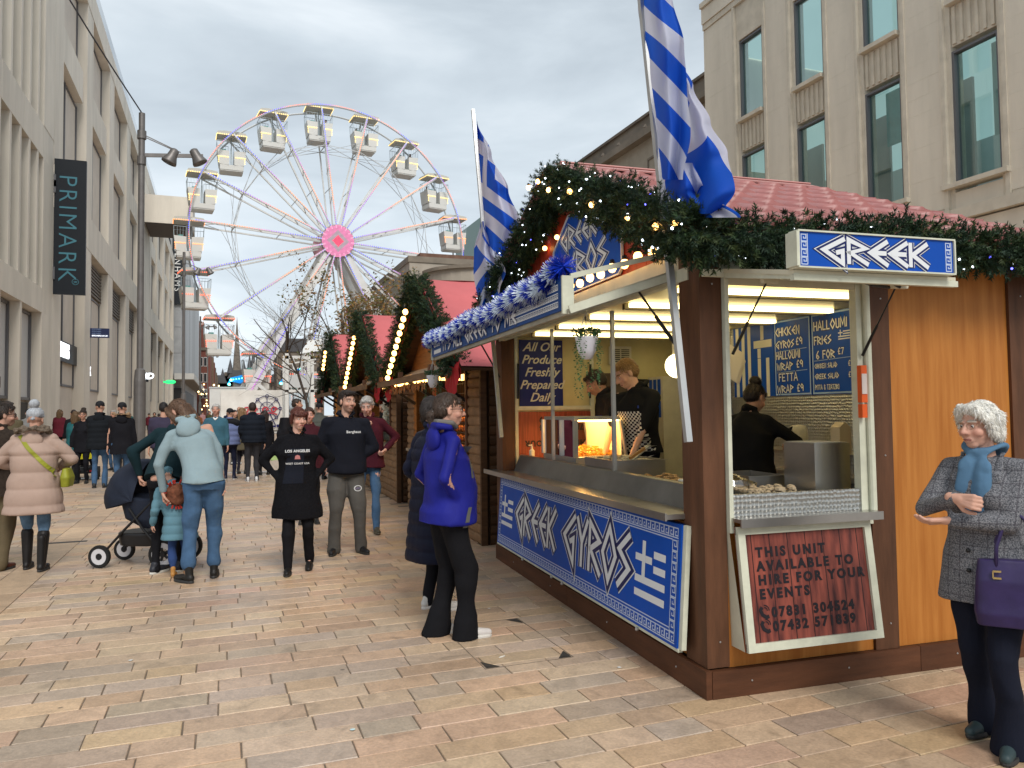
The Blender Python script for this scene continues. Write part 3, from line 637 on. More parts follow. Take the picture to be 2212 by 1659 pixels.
for i in range(NG):
    ir=MB(); a0=A0+2*PI*i/NG; a1=A0+2*PI*(i+1)/NG; r=WR*.71
    for n in (-SEP/2,SEP/2): ir.bar(wl(a0,r,n),wl(a1,r,n),.045)
    for n in (-SEP/2,SEP/2): ir.bar(wl(a0,r,n),wl(a1,r,-n),.035); ir.bar(wl(a0,r+.9,n),wl(a1,r,-n),.03)
    ir.bar(wl(a0,r,-SEP/2),wl(a0,r,SEP/2),.07); ir.bar(wl(a0,WR*.4,-SEP/2),wl(a0,WR*.4,SEP/2),.05)
    ir.bar(wl(a0,WR,-SEP/2),wl(a0,WR-2.6,SEP/2),.05); ir.bar(wl(a0,WR,SEP/2),wl(a0,WR-2.6,-SEP/2),.05)
    ir.build('cross_bracing',mgr,FWh)
MH=Matrix(((WT.x,0,-WN.x,0),(WT.y,0,-WN.y,0),(0,1,0,HUB.z),(0,0,0,1)))
MB().lathe([(1.55,0),(1.55,.3),(1.45,.34)],36,M=MH@Matrix.Translation((0,0,1.15))).build('hub_disc',mat('hub_grey',(.32,.25,.27),.6),FWh)
MB().lathe([(1.5,0),(1.5,.3)],36,M=MH@Matrix.Translation((0,0,-2.3))).build('hub_disc',mat('hub_pink',(.5,.25,.3),.6),FWh)
MB().lathe([(.5,-1.9),(.5,1.1)],20,M=MH).build('axle',mwh,FWh)
hd=MB()
for i in range(-12,13):
    for j in range(-12,13):
        x,y=i*.12,j*.12; r=math.hypot(x,y)
        if r>1.46: continue
        d=abs(x)+abs(y)
        if d<.5: c=(.9,.04,.12)
        elif d<1.05: c=(.30,.24,.28)
        else: c=(.55,.16,.32)
        q=MH@Vector((x,y,1.50)); hd.box(q.x-.04,q.x+.04,q.y-.03,q.y+.02,q.z-.04,q.z+.04,0,c)
hd.build('hub_lights',mled,FWh,kind='stuff')
for n in (-.95,1.75):
    for s in (-1,1):
        m=MB(); m.bar(wl(0,s*.5,n)+Vector((0,0,-.6)),WT*(s*9.6)+Vector((0,0,.2))+WN*n*1.9,.62,.8); m.build('support_leg',mwh,FWh)
m=MB()
for s in (-1,1): 
    m.bar(WT*(s*7.2)+Vector((0,0,4))+WN*-2.6,WT*(s*3.2)+Vector((0,0,.3))+WN*-2.6,.3); m.bar(WT*(s*4.4)+Vector((0,0,6.5))+WN*-2.5,WT*(s*3.2)+Vector((0,0,.3))+WN*-2.6,.26)
m.bar(WT*-9+Vector((0,0,.6)),WT*9+Vector((0,0,.6)),.5); m.build('base_frame',mwh,FWh)
# leg lights
l2=MB()
for k in range(46):
    t=.45+k/46*.5; p=WT*(-.5-9.1*t)+Vector((0,0,HUB.z-.6-(HUB.z-.8)*t))+WN*(-.95*(1+.9*t)-.45); c=ledcol(k/46,(CB,CP,(1,.1,.4))); l2.box(p.x-.045,p.x+.045,p.y-.05,p.y,p.z-.045,p.z+.045,0,c)
l2.build('leg_lights',mled,FWh,kind='stuff')
# gondola meshes (local: x along the wheel, y along axle, z=0 at the pivot)
tb=MB()
for s in (-1,1):
    x0,x1=(.22,1.28); pr=[(s*x0,-2.6),(s*x0,-1.55),(s*x1,-1.5),(s*(x1-.18),-2.85),(s*.25,-2.95)]
    if s<0: pr=pr[::-1]
    tb.prism(pr,frame((0,.85,0),(1,0,0),(0,0,1)),1.7)
tb.box(-1.05,1.05,-.85,.85,-3.35,-2.9); tb.box(-1.0,1.0,-.8,.8,-3.45,-3.35)
tub=tb.mesh('gondola',mcanw)
cm=MB(); 
cm.prism([(-1.35,-.0),(-1.25,.22),(-.6,.3),(.6,.3),(1.25,.22),(1.35,0),(1.3,-.1),(-1.3,-.1)],frame((0,.95,0),(1,0,0),(0,0,1)),1.9); canm=cm.mesh('canopy',mcan)
rl=MB()
for s in (-1,1):
    for y in (-.8,.8):
        rl.bar((s*1.26,y,-1.5),(s*1.3,y,-.62),.03); rl.bar((s*.25,y,-1.5),(s*.25,y,-.62),.03); rl.bar((s*.25,y,-.62),(s*1.3,y,-.62),.035)
        for k in range(3): rl.bar((s*(.5+.25*k),y,-1.5),(s*(.5+.25*k),y,-.62),.018)
    rl.bar((s*1.3,-.8,-.62),(s*1.3,.8,-.62),.035)
    for k in range(4): rl.bar((s*1.28,-.5+.33*k,-1.5),(s*1.3,-.5+.33*k,-.62),.018)
rl.bar((0,0,-2.9),(0,0,.0),.09); rl.bar((-.12,0,-2.9),(-.05,0,-1),.04); rl.bar((.12,0,-2.9),(.05,0,-1),.04); railm=rl.mesh('railing',mwire)
def gl_led(m_):
    g=MB()
    for k in range(14): x=-1.25+2.5*k/13; g.box(x-.04,x+.04,-.99,-.95,-.08,-.0)
    for s in (-1,1):
        for k in range(7): y=-.85+1.7*k/6; g.box(s*1.34-.03,s*1.34+.03,y-.05,y+.05,-.07,.0)
        for k in range(6): x=s*(.35+.85*k/5); g.box(x-.045,x+.045,-.9,-.86,-2.2,-2.12)
        for k in range(4): z=-2.2-.5*k/3; g.box(s*1.17-.03,s*1.17+.03,-.9,-.86,z-.04,z+.04)
    return g.mesh('led_edge',m_)
gle=[gl_led(mledy),gl_led(mat('led_orange',(.8,.3,.05),.5,em=(1,.33,.10),ems=1.2)),gl_led(mledr)]
seatm=MB().box(-.9,-.5,-.6,.6,-2.3,-1.35).mesh('seat_back',mat('seat_teal',(.10,.28,.26),.5))
for i in range(NG):
    a=A0+2*PI*i/NG; p=wl(a,WR-.05,0)
    g=put('gondola',tub,FWh,loc=p,rz=-AZ+random.uniform(-.12,.12)); g.scale=(.93,.93,.93)
    put('canopy',canm,g); put('railing',railm,g); put('light_strip',gle[0 if math.sin(a)>.35 else (1 if math.sin(a)>-.1 else 2)] if math.cos(a)<.3 or math.sin(a)>0 else gle[1],g); put('seat_back',seatm,g)
    if i in(1,): pass
# --- banner hoarding at the foot of the wheel
HB=empty('banner_hoarding',(0,62,0),0,'white fabric hoarding printed with a navy wheel logo at the foot of the wheel','hoarding')
mfab=mat('white_banner',(.74,.73,.70),.8,ns=1.5,na=.08,bump=.3,bs=2); mnavy=mat('navy_print',(.02,.02,.11),.6); mredp=mat('red_print',(.5,.05,.07),.6)
def wavy(x0,x1,z0,z1,y,amp,nx=40,nz=10):
    m=MB(); vs=[];fs=[]
    for j in range(nz+1):
        for i in range(nx+1):
            x=x0+(x1-x0)*i/nx; z=z0+(z1-z0)*j/nz; vs.append((x,y+amp*noise.noise((x*1.3,z*.9,y)),z))
    for j in range(nz):
        for i in range(nx): a=j*(nx+1)+i; fs.append((a,a+1,a+nx+2,a+nx+1))
    return m.add(vs,fs)
wavy(-.1,5.05,.3,3.38,0,.10).build('fabric',mfab,HB,smooth=True)
m=MB(); m.box(-.12,5.08,.2,.32,.05,3.3); m.box(-.12,-.06,.3,6,.05,3.3)
for x in (.2,1.6,3,4.2,4.95): m.prism([(0,0),(.5,0),(.25,.5)],frame((x-.25,-.06,0),(1,0,0),(0,0,1)),-.3)
m.build('frame',mwh,HB)
bx('side_panel',HB,mfab,-.14,-.12,.1,7,.3,3.3)
lc=(3.25,1.95); lg=MB(); ML=frame((0,-.12,0),(1,0,0),(0,0,1))
def lring(cx,cz,r,w,n=26): ribbon(lg,[(cx+r*math.cos(2*PI*i/n),cz+r*math.sin(2*PI*i/n)) for i in range(n)]+[(cx+r,cz)],w,0,0,1.2)
lring(*lc,.98,.06); lring(*lc,.5,.05)
for i in range(8):
    a=PI/8*0+2*PI*i/8+PI/2; lring(lc[0]+.98*math.cos(a),lc[1]+.98*math.sin(a),.11,.05,12); ribbon(lg,[(lc[0]+.08*math.cos(a),lc[1]+.08*math.sin(a)),(lc[0]+.9*math.cos(a),lc[1]+.9*math.sin(a))],.05,.001)
ribbon(lg,[(2.6,.6),(3.1,1.7)],.07,.001); ribbon(lg,[(3.9,.6),(3.4,1.7)],.07,.001)
for k,(x,w,h) in enumerate(((3.1,.18,.2),(3.35,.1,.32),(3.6,.3,.14),(3.95,.22,.22))): lg.add([(x,.5,0),(x+w,.5,0),(x+w,.5+h,0),(x,.5+h,0)],[(0,1,2,3)])
q=MB(); q.v=[ML@Vector(v) for v in lg.v]; q.f=lg.f; q.m=lg.m; q.build('wheel_logo',mnavy,HB)
lg=MB()
for cx in (1.75,2.3,3.1,3.75): ribbon(lg,[(cx+.25*math.cos(t*.7)*(1-.06*t),1.85+.25*math.sin(t*.7)*(1-.06*t)) for t in range(11)],.1,.004,0,1.2)
ribbon(lg,[(1.5,1.5),(2.2,1.6),(2.9,1.55),(3.5,1.62),(4.0,1.5)],.09,.004)
q=MB(); q.v=[ML@Vector(v) for v in lg.v]; q.f=lg.f; q.m=lg.m; q.build('script_logo',mredp,HB)
# --- grey container and plinth behind
CT=empty('service_cabin',(0,70,0),0,'plain grey white service cabin standing behind the white hoarding','cabin'); bx('body',CT,mwh,-1,2.2,0,5,0,3.75); bx('roof_edge',CT,mgr,-1.05,2.25,-.05,5.05,3.76,3.9)
# --- blue swinging ride: arms with cyan lamps
mblue=mat('ride_blue',(.02,.22,.62),.35,em=(.0,.25,.8),ems=.35); mcy=mat('cyan_lamp',(.1,.9,.8),.4,em=(.2,1,.85),ems=3)
for k,(pts,lab) in enumerate(((((.5,4.9),(.9,5.65),(2.9,6.2),(3.05,5.25),(1.9,5.0),(1.0,5.25)),'bright blue fairground ride arm with cyan lamps left of the wheel leg'),(((6.1,5.0),(6.9,6.0),(8.3,6.75),(9.9,6.55),(9.75,6.1),(8.2,6.2),(7.2,5.6),(6.9,4.9)),'bright blue fairground ride arm with cyan lamps right of the wheel leg'))):
    RD=empty('fairground_ride',(0,92,0),0,lab,'fairground ride','blue ride arms')
    MB().prism(pts,frame((0,0,0),(1,0,0),(0,0,1)),-.7).build('arm',mblue,RD)
    for (x,z) in (pts[0],((pts[0][0]+pts[1][0])/2,(pts[0][1]+pts[1][1])/2+.1),pts[2]): MB().sph((x+.25,-.15,z),.16,8).build('lamp',mcy,RD)
    m=MB(); x=(pts[0][0]+pts[2][0])/2; m.box(x-.4,x+.4,.2,1,0,5.2); m.box(x-1.6,x+1.6,0,1.2,0,3.6); m.build('base',mwh if k else mat('ride_grey',(.25,.22,.22),.6),RD)
    fin=MB()
    for j in range(6): xx=pts[1][0]+.3+.3*j; fin.sph((xx,-.1,pts[1][1]-.2+.05*j),.07,6)
    fin.build('small_lamp',mcy,RD)
# --- white framed kiosk
KK=empty('ticket_kiosk',(0,50,0),0,'white framed glazed kiosk with stepped balcony rails behind the wheel leg','kiosk')
m=MB()
for x in (3.7,5.25): 
    m.box(x,x+.22,-.1,.12,0,5.35); m.box(x,x+.22,2,2.2,0,5.35)
m.box(3.7,5.5,-.1,.12,5.0,5.2); m.box(3.7,5.5,-.1,.12,2.9,3.05); m.bar((3.5,-.1,4.6),(5.6,-.1,5.0),.09); m.bar((3.7,0,4.2),(5.6,0,4.75),.07); m.build('frame',mwh,KK)
bx('pane',KK,glassmat('kiosk_glass',(.7,.78,.8),.25),3.95,5.2,.05,.08,.2,2.85); bx('counter_box',KK,mwh,3.9,5.3,.3,2,0,1.2); bx('rail_panel',KK,mgr,3.95,5.2,.05,.1,3.2,4.0)
AWS=empty('striped_canopy',(0,38,0),0,'grey and white striped slanted canopy behind the garland of the farthest stall','canopy')
for k in range(9):
    x=3.6+.17*k; m=MB(); m.prism([(0,0),(.17,0),(.17+.45,.75),(.45,.75)],frame((x-.1,0,4.45+.03*k),(1,0,0),(0,.5,1)),.02); m.build('stripe',mwh if k%2 else mgr,AWS)
MB().bar((3.6,.1,0),(3.6,.1,4.6),.08).bar((5.2,.1,0),(5.2,.1,4.7),.08).build('post',mgr,AWS)
# ---------------------------------------------------------------- lamp posts and cables
mpole=mat('lamp_post_steel',(.16,.15,.145),.45,.4,ns=3,na=.15)
def lamppost(x,y,h,lab,heads=True,rz=0):
    o=empty('street_lamp',(x,y,0),0,lab,'street lamp','tall steel street lamps')
    MB().lathe([(.17,0),(.17,2.6),(.14,2.95),(.095,3.0),(.09,h)],18).build('pole',mpole,o,smooth=False)
    for z in (h-.8,h-1.6): MB().lathe([(.13,0),(.13,.25)],14,c=(0,0,z)).build('collar',mpole,o)
    ar=MB(); z=h-1.3; d=Vector((math.cos(rz),math.sin(rz),.09)); ar.bar((0,0,z),d*1.75+Vector((0,0,z)),.06,.11); ar.bar((0,0,h-.7),d*1.05+Vector((0,0,z+.1)),.025); ar.bar((.05,0,h-.66),d*1.1+Vector((0,0,z+.1)),.025); ar.build('bracket_arm',mpole,o)
    for t,dz in ((.86,-.38),(1.55,-.3)):
        p=d*t+Vector((0,0,z)); M_=Matrix.Translation(p)@Matrix.Rotation(R(-28 if t>1 else 24),4,'Y')@Matrix.Rotation(PI,4,'X')
        fl=MB(); fl.lathe([(.07,-.23),(.13,-.19),(.14,-.07),(.155,.03),(.23,.22),(.23,.26),(.19,.27)],16,M=M_); f=fl.build('floodlight',mpole,o,smooth=True)
        MB().lathe([(0,.265),(.185,.27)],16,M=M_).build('lens',mat('lens_glass',(.25,.25,.22),.1),f)
    return o
lamppost(-2.33,25.6,10.85,'tall grey street lamp with two floodlights in front of the stone shopping centre')
lamppost(-2.4,55,12.4,'second tall grey street lamp standing before the DEBENHAMS sign')
lamppost(-2.4,96,13,'third street lamp beyond, beside the grey store canopy')
lamppost(-2.4,145,13,'fourth small street lamp far down the street by the red brick building')
cb_=MB(); a=Vector((-2.33,25.6,10.85)); b=Vector((-6.5,14.5,16.5)); cb_.tube([a.lerp(b,t/12)-Vector((0,0,.5*math.sin(PI*t/12))) for t in range(13)],.022,5); cb_.build('overhead_cable',mat('cable',(.05,.05,.06),.6),label='dark overhead cable running up from the top of the nearest lamp post',cat='cable')
# shop lights at the end of the street
fl=MB()
for k in range(26): fl.sph((random.uniform(-3.4,-.2),random.uniform(100,150),random.uniform(2.2,6)),random.uniform(.06,.14),6)
fl.build('shop_lights',mat('warm_bulb_far',(.9,.7,.3),.5,em=(1,.72,.3),ems=4),label='cluster of warm shop lights at the far end of the street',cat='string lights')
# ---------------------------------------------------------------- trees
def tree(name,x,y,h,label,spread,depth,leaves=0,lean=(0,0),seed=1,trunk_r=.1,start=.45,leafmat=None,leafsz=.06,th=None):
    rnd=random.Random(seed); o=empty(name,(x,y,0),0,label,'tree'); tr=MB(); tw=MB(); ends=[]
    def grow(p,d,l,r,lev):
        n=4; pts=[p]; rs=[r]; q=p.copy(); dd=d.copy()
        for i in range(n):
            dd=(dd+Vector((rnd.uniform(-1,1),rnd.uniform(-1,1),rnd.uniform(-.5,.8)))*.16).normalized(); q=q+dd*(l/n); pts.append(q.copy()); rs.append(r*(1-.45*(i+1)/n))
        (tr if lev<1 else tw).tube(pts,rs,7 if lev<1 else (5 if lev<2 else 3))
        ends.append((q.copy(),lev))
        if lev>=depth: return
        k=rnd.randint(3,4) if lev>0 else 6
        for j in range(k):
            t=rnd.uniform(.35,1) if lev>0 else rnd.uniform(start,1); idx=min(n,int(t*n)); b=pts[idx]
            a=rnd.uniform(0,2*PI); tilt=rnd.uniform(.5,1.0); u=dd.orthogonal().normalized(); v=dd.cross(u)
            nd=(dd*math.cos(tilt)+(u*math.cos(a)+v*math.sin(a))*math.sin(tilt)*spread+Vector((0,0,.15))).normalized()
            grow(b,nd,l*rnd.uniform(.5,.72),max(rs[idx]*.55,.004),lev+1)
    grow(Vector((0,0,0)),Vector((lean[0],lean[1],1)).normalized(),th or h*.6,trunk_r,0)
    mbk_=mat('bark',(.07,.055,.045),.9,ns=9,na=.3)
    tr.build('trunk',mbk_,o); tw.build('branches',mbk_,o,kind='stuff')
    if leaves:
        vs=[];fs=[];cs=[]; lf=MB()
        E_=[e for e in ends if e[1]>=depth-1]
        for k in range(leaves):
            e=rnd.choice(E_)[0]; p=e+Vector((rnd.gauss(0,.13),rnd.gauss(0,.13),rnd.gauss(0,.11))); a=rnd.uniform(0,2*PI); b=rnd.uniform(-.9,.9); s=leafsz*rnd.uniform(.6,1.3)
            u=Vector((math.cos(a),math.sin(a),b)).normalized()*s; v=u.orthogonal().normalized()*s*.6
            c=rnd.choice(((.20,.11,.025),(.12,.10,.02),(.07,.08,.02),(.26,.13,.03),(.10,.05,.02)))
            lf.add([p-u,p+v,p+u,p-v],[(0,1,2,3)],0,c)
        lf.build('foliage',mat('autumn_leaf',rough=.6,vcol=True),o,kind='stuff')
    return o
g1=hy(678,900,30); tree('bare_tree',g1.x,30,6.6,'bare leafless tree with fine twigs in front of the wheel leg',1.1,3,0,(-.06,0),3,.07,.5,th=4.2)
g1=hy(622,900,58); tree('bare_tree',g1.x,58,12,'taller bare twiggy tree farther back behind the white hoarding',1.0,4,0,(.04,0),11,.16,.4,th=7.6)
g1=hy(742,900,27); tree('autumn_tree',g1.x,27,6.1,'young tree with thin orange and green autumn leaves behind the far stall',.75,4,2600,(.0,0),5,.09,.45,leafsz=.06,th=4.2)
g1=hy(805,900,36); tree('autumn_tree',g1.x,36,7,'low bushy autumn tree with yellow brown leaves between the pink roofs',.8,4,2600,(.05,0),8,.09,.5,leafsz=.08,th=5)
# ================================================================ THE GREEK FOOD STALL  (local x = into the stall's depth, local y = along its serving side)
SO=Vector((2.52,3.63,0)); SA=R(-4.0); SM=Matrix.Translation(SO)@Matrix.Rotation(SA,4,'Z'); SI=SM.inverted()
def sw(px,py,w):          # stall coordinates (y,z) of a photo point on the plane x=w
    o=SI@Vector((0,0,CH)); v=SI.to_3x3()@(FW+RT*((px-CX)/F)-UP*((py-CY)/F)); t=(w-o.x)/v.x; return (o.y+v.y*t,o.z+v.z*t)
mwood=mat('dark_brown_timber',(.090,.038,.018),.6,ns=3,st=(4,4,.6),na=.35,bump=.3,orand=.1)
mskirt=mat('skirting_timber',(.085,.032,.014),.6,ns=3,st=(.7,.7,5),na=.3,bump=.3,orand=.1)
mor=mat('orange_stained_ply',(.32,.105,.014),.55,ns=2.6,st=(7,7,.45),c2=(.46,.185,.038),bump=.12)
mcream=mat('cream_paint',(.55,.52,.40),.45,ns=6,na=.1); mcream_w=mat('worn_cream_frame',(.55,.56,.45),.5,ns=9,na=.12)
mss=mat('stainless_steel',(.42,.41,.39),.28,.9,ns=3,na=.15); mal=mat('aluminium',(.45,.46,.46),.4,.7,ns=5,na=.1)
mblu=mat('sign_blue',(.003,.065,.38),.42,ns=1.2,na=.12,spec=.15); mblud=mat('sign_navy_outline',(.006,.012,.09),.4); mw=mat('sign_paint_white',(.66,.68,.70),.45)
mblk=mat('black_gloss',(.012,.012,.013),.35); mint2=mat('stall_lining',(.52,.46,.24),.4,ns=4,na=.1)
def embossed():
    m=mat('embossed_steel',(.40,.40,.38),.32,.85); t=m.node_tree; N=t.nodes.new; L=t.links.new; p=t.nodes['Principled BSDF']
    tc=N('ShaderNodeTexCoord'); v=N('ShaderNodeTexVoronoi'); v.inputs['Scale'].default_value=38; v.inputs['Randomness'].default_value=.25; L(tc.outputs['Object'],v.inputs['Vector'])
    b=N('ShaderNodeBump'); b.inputs['Strength'].default_value=.9; b.inputs['Distance'].default_value=.01; L(v.outputs['Distance'],b.inputs['Height']); L(b.outputs[0],p.inputs['Normal']); return m
memb=embossed()
ST=empty('greek_food_stall',SO,SA,'timber market stall with blue GREEK GYROS boards, orange panels and pink pantiled roof','market stall')
def sb(name,m,x0,x1,y0,y1,z0,z1,**k): return MB().box(x0,x1,y0,y1,z0,z1).build(name,m,ST,**k)
LW,DP=4.26,3.7
# skirting, posts, panels
sb('skirting_board',mskirt,-.035,0,-.035,2.1,0,.155); sb('skirting_board',mskirt,-.035,0,2.104,LW,0,.155)
sb('skirting_board',mskirt,.002,1.42,-.038,0,0,.15); sb('skirting_board',mskirt,1.424,DP,-.038,0,0,.15)
sb('corner_post',mwood,-.012,.128,-.012,.215,.16,2.62); sb('corner_post',mwood,-.012,.128,4.03,4.26,.16,2.62)
sb('timber_post',mwood,1.115,1.285,-.02,.06,.152,2.62); sb('timber_post',mwood,2.24,2.44,-.02,.06,.152,2.62); sb('timber_post',mwood,3.5,3.7,-.02,.1,.152,2.62)
sb('orange_panel',mor,.02,.05,.22,2.1,.157,.93); sb('orange_panel',mor,.02,.05,2.106,4.02,.157,.93); sb('panel_joint',mwood,.015,.019,2.1,2.106,.157,.93)
sb('orange_panel',mor,.13,1.113,.0,.03,.152,.95); sb('orange_panel',mor,1.287,2.238,.0,.03,.152,2.6); sb('orange_panel',mor,2.442,3.498,.0,.03,.152,2.6)
sb('far_wall',mwood,.13,DP,4.2,4.25,.16,2.6); sb('rear_wall',mwood,DP-.03,DP,.1,4.2,0,2.6)
sb('floor_deck',mat('deck_steel',(.12,.12,.12),.6),.06,DP-.04,.04,4.19,.17,.2)
# gable face above the awning
sb('fascia_board',mcream,-.01,.03,.22,4.03,2.42,2.52)
sb('lintel',mcream_w,-.02,.03,.1,4.1,2.34,2.415)
GZ0,GZA,GYC=2.53,3.50,2.13
mred=mat('red_stained_board',(.30,.035,.015),.5,ns=3,st=(6,6,.5),na=.25)
for k in range(16):
    y0=-.05+k*.2725; y1=y0+.268
    h=lambda y: GZ0+(GZA-GZ0)*(1-abs(y-GYC)/2.3)
    mb=MB(); mb.prism([(y0,GZ0),(y1,GZ0),(y1,max(GZ0+.01,h(y1))),(y0,max(GZ0+.01,h(y0)))] if not(y0<GYC<y1) else [(y0,GZ0),(y1,GZ0),(y1,h(y1)),(GYC,h(GYC)),(y0,h(y0))],frame((.06,0,0),(0,1,0),(0,0,1)),.02); mb.build('gable_board',mred,ST)
# eave fascia on the right side
sb('eave_board',mskirt,-.1,2.6,-.06,-.03,2.46,2.6); sb('header_panel',mcream,.13,1.2,-.01,.02,2.42,2.6); sb('header_rail',mcream_w,.12,1.16,-.03,.03,2.345,2.415)
sc_=MB()
for x,z in ((.07,.3),(.07,2.3),(1.225,.3),(1.225,1.3),(1.225,2.25),(2.34,.3),(2.34,1.4),(2.34,2.3)): sc_.sph((x,-.013 if x<.1 else -.021,z),.006,6)
for x in (.25,.9,1.7,2.6,3.2): sc_.sph((x,-.039,.08),.006,6)
for y in (.3,1.3,2.5,3.6): sc_.sph((-.036,y,.08),.006,6)
sc_.build('screw_heads',mal,ST,kind='stuff')
# --- roof of pressed pantiles
mtile=mat('pink_pantile',(.34,.13,.12),.45,spec=.5,ns=5,na=.12,orand=.05,metal=.0); mflash=mat('pink_flashing',(.45,.22,.20),.4,ns=2,na=.06)
RZ0,RZA=2.585,3.60; RY0,RX0,RX1=-.24,-.04,2.44
sl=math.hypot(GYC-RY0,RZA-RZ0)
def tilemesh():
    m=MB(); nx=10; P_=.26; Lr=.36; vs=[]
    for j,(t,dz) in enumerate(((0,-.0),(0.0,.040),(.5,.022),(1.02,.004))):
        for i in range(nx+1):
            u=i/nx; wv=.030*math.sin(2*PI*u)+.012*math.sin(4*PI*u+.6); vs.append((u*P_,t*Lr,dz+(wv if j else wv-.012)))
    fs=[(j*(nx+1)+i,j*(nx+1)+i+1,(j+1)*(nx+1)+i+1,(j+1)*(nx+1)+i) for j in range(3) for i in range(nx)]
    m.add(vs,fs); return m.mesh('roof_tile',mtile,True)
TM=tilemesh(); nr=7; nc=10
for side in (0,1):
    ex=Vector((1,0,0)) if side==0 else Vector((-1,0,0)); y0=RY0 if side==0 else 2*GYC-RY0; ey=Vector((0,GYC-y0,RZA-RZ0)).normalized(); 
    M0=frame((RX0 if side==0 else RX1,y0,RZ0),ex,ey); M0.col[2]=Vector((*ex.cross(ey),0)) 
    d=MB(); d.add([M0@Vector(v) for v in ((0,0,-.03),(RX1-RX0,0,-.03),(RX1-RX0,sl,-.03),(0,sl,-.03),(0,0,-.005),(RX1-RX0,0,-.005),(RX1-RX0,sl,-.005),(0,sl,-.005))],BOXF); d.build('roof_deck',mskirt,ST)
    for r in range(nr):
        for c in range(nc):
            off=.0 if side==0 else 0
            o=put('roof_tile',TM,ST,M=M0@Matrix.Translation((c*.26+(0 if side==0 else 0),r*(sl/nr),.008))@Matrix.Diagonal((1,(sl/nr)/.36,1,1)))
    v0=0 if side==0 else RX1-RX0-.2
    fl_=MB(); fl_.obox(M0@Matrix.Translation((v0+.07,sl/2,.05)),.11,sl/2+.01,.004); fl_.build('verge_flashing',mflash,ST)
    rr=MB(); rr.obox(M0@Matrix.Translation(((RX1-RX0)/2,sl-.04,.055)),(RX1-RX0)/2,.09,.006); rr.build('ridge_flashing',mflash,ST)
for k in range(9):
    MB().sph((-.05+.28*k,RY0+.05,RZ0+.05),.012,6).build('roof_screw',mflash,ST)
# --- gable sign, angular letters
gs_=[(2.5,2.56),(2.5,2.98),(2.13,3.22),(1.76,3.16),(1.1,2.92),(1.1,2.60),(1.15,2.56)]
gpl=frame((.055,2.56,2.55),(0,-1,0),(0,0,1))
sgn=MB(); sgn.prism([(2.56-y,z-2.55) for y,z in gs_],gpl@Matrix.Translation((0,0,-.0)),.012); gsg=sgn.build('gable_sign',mblu,ST,label='blue gable sign reading GREEK GYROS')
def gtext(par,M,s,x,y,h,wide=1,w=.17,gap=.08,layers=((.26,0),(.17,1),(0,0)),ms=None,dz=.0012):
    m=MB(); greek(m,s,x,y,h,w,wide,gap,layers,dz=dz); m.v=[M@Vector(v) for v in m.v]; return m.build('lettering',ms or [mw,mblud],par)
GT_=gpl@Matrix.Translation((0,0,.014))
gtext(gsg,GT_,'GREEK',.26,.39,.18,.98,.13,.06,((.19,0),(.13,1),(0,0))); gtext(gsg,GT_,'GYROS',.16,.12,.21,1.15,.13,.06,((.19,0),(.13,1),(0,0)))
bd=MB()
pp_=[(2.56-y,z-2.55) for y,z in gs_]
for i in range(len(pp_)): a=pp_[i]; b=pp_[(i+1)%len(pp_)]; bd.bar(GT_@Vector((*a,0)),GT_@Vector((*b,0)),.018,.01)
bd.build('sign_edge',mw,gsg)
# --- serving hatch (left) raised as an awning with its board
HX,HZ,H0,H1=-.69,2.165,.26,4.22
m=MB(); m.add([(0,H0,2.40),(0,H1,2.40),(HX,H1,HZ),(HX,H0,HZ),(0,H0,2.43),(0,H1,2.43),(HX,H1,HZ+.03),(HX,H0,HZ+.03)],BOXF); m.build('raised_hatch',mcream,ST)
m=MB()
for y in (H0,H1,1.6,2.9): m.bar((0,y,2.385),(HX,y,HZ-.015),.03,.03)
m.bar((HX,H0-.02,HZ-.01),(HX,H1+.02,HZ-.01),.03,.03); m.bar((-.02,H0,2.38),(-.02,H1,2.38),.03); m.build('hatch_frame',mat('weathered_trim',(.30,.28,.22),.6,ns=8,na=.2),ST)
m=MB(); m.bar((0,H0-.03,2.395),(HX-.01,H0-.03,HZ),.012,.045); m.build('hatch_edge_trim',mcream_w,ST)
hb=sb('hatch_sign',mat('sign_steel_blue',(.012,.06,.22),.4,ns=2,na=.12,spec=.1),HX-.03,HX-.005,H0+.02,H1+.03,HZ+.005,HZ+.195,label="blue board on the raised hatch reading IT'S ALL GREEK TO ME")
MH_=frame((HX-.032,H1+.03,HZ),(0,-1,0),(0,0,1))
gtext(hb,MH_,"IT'S ALL GREEK TO ME",.60,.03,.115,1.36,.2,.14,((.22,1),(.0,0)))
kb=MB(); keyborder(kb,2.9,.03,3.9,.03,.03,.005,.001); keyborder(kb,2.9,.08,3.9,.08,.03,.005,.001); keyborder(kb,2.9,.13,3.9,.13,.03,.005,.001); kb.v=[MH_@Vector(v) for v in kb.v]; kb.build('key_pattern',mw,hb,kind='stuff')
fx=MB(); fx.add([MH_@Vector(v) for v in ((.12,.03,.001),(.48,.03,.001),(.48,.07,.001),(.12,.07,.001))],[(0,1,2,3)]); fx.add([MH_@Vector(v) for v in ((.12,.10,.001),(.42,.10,.001),(.42,.13,.001),(.12,.13,.001))],[(0,1,2,3)]); fx.build('flag_print',mw,hb)
sb('sign_end_cap',mcream_w,HX-.04,HX+.03,H0-.0,H0+.018,HZ-.02,HZ+.20); sb('sign_end_cap',mcream_w,HX-.04,HX+.03,H1+.03,H1+.045,HZ-.02,HZ+.20)
m=MB(); m.bar((HX+.02,H0+.02,HZ+.2),(-.03,H0+.02,2.53),.018,.03); m.build('stay_bar',mcream_w,ST)
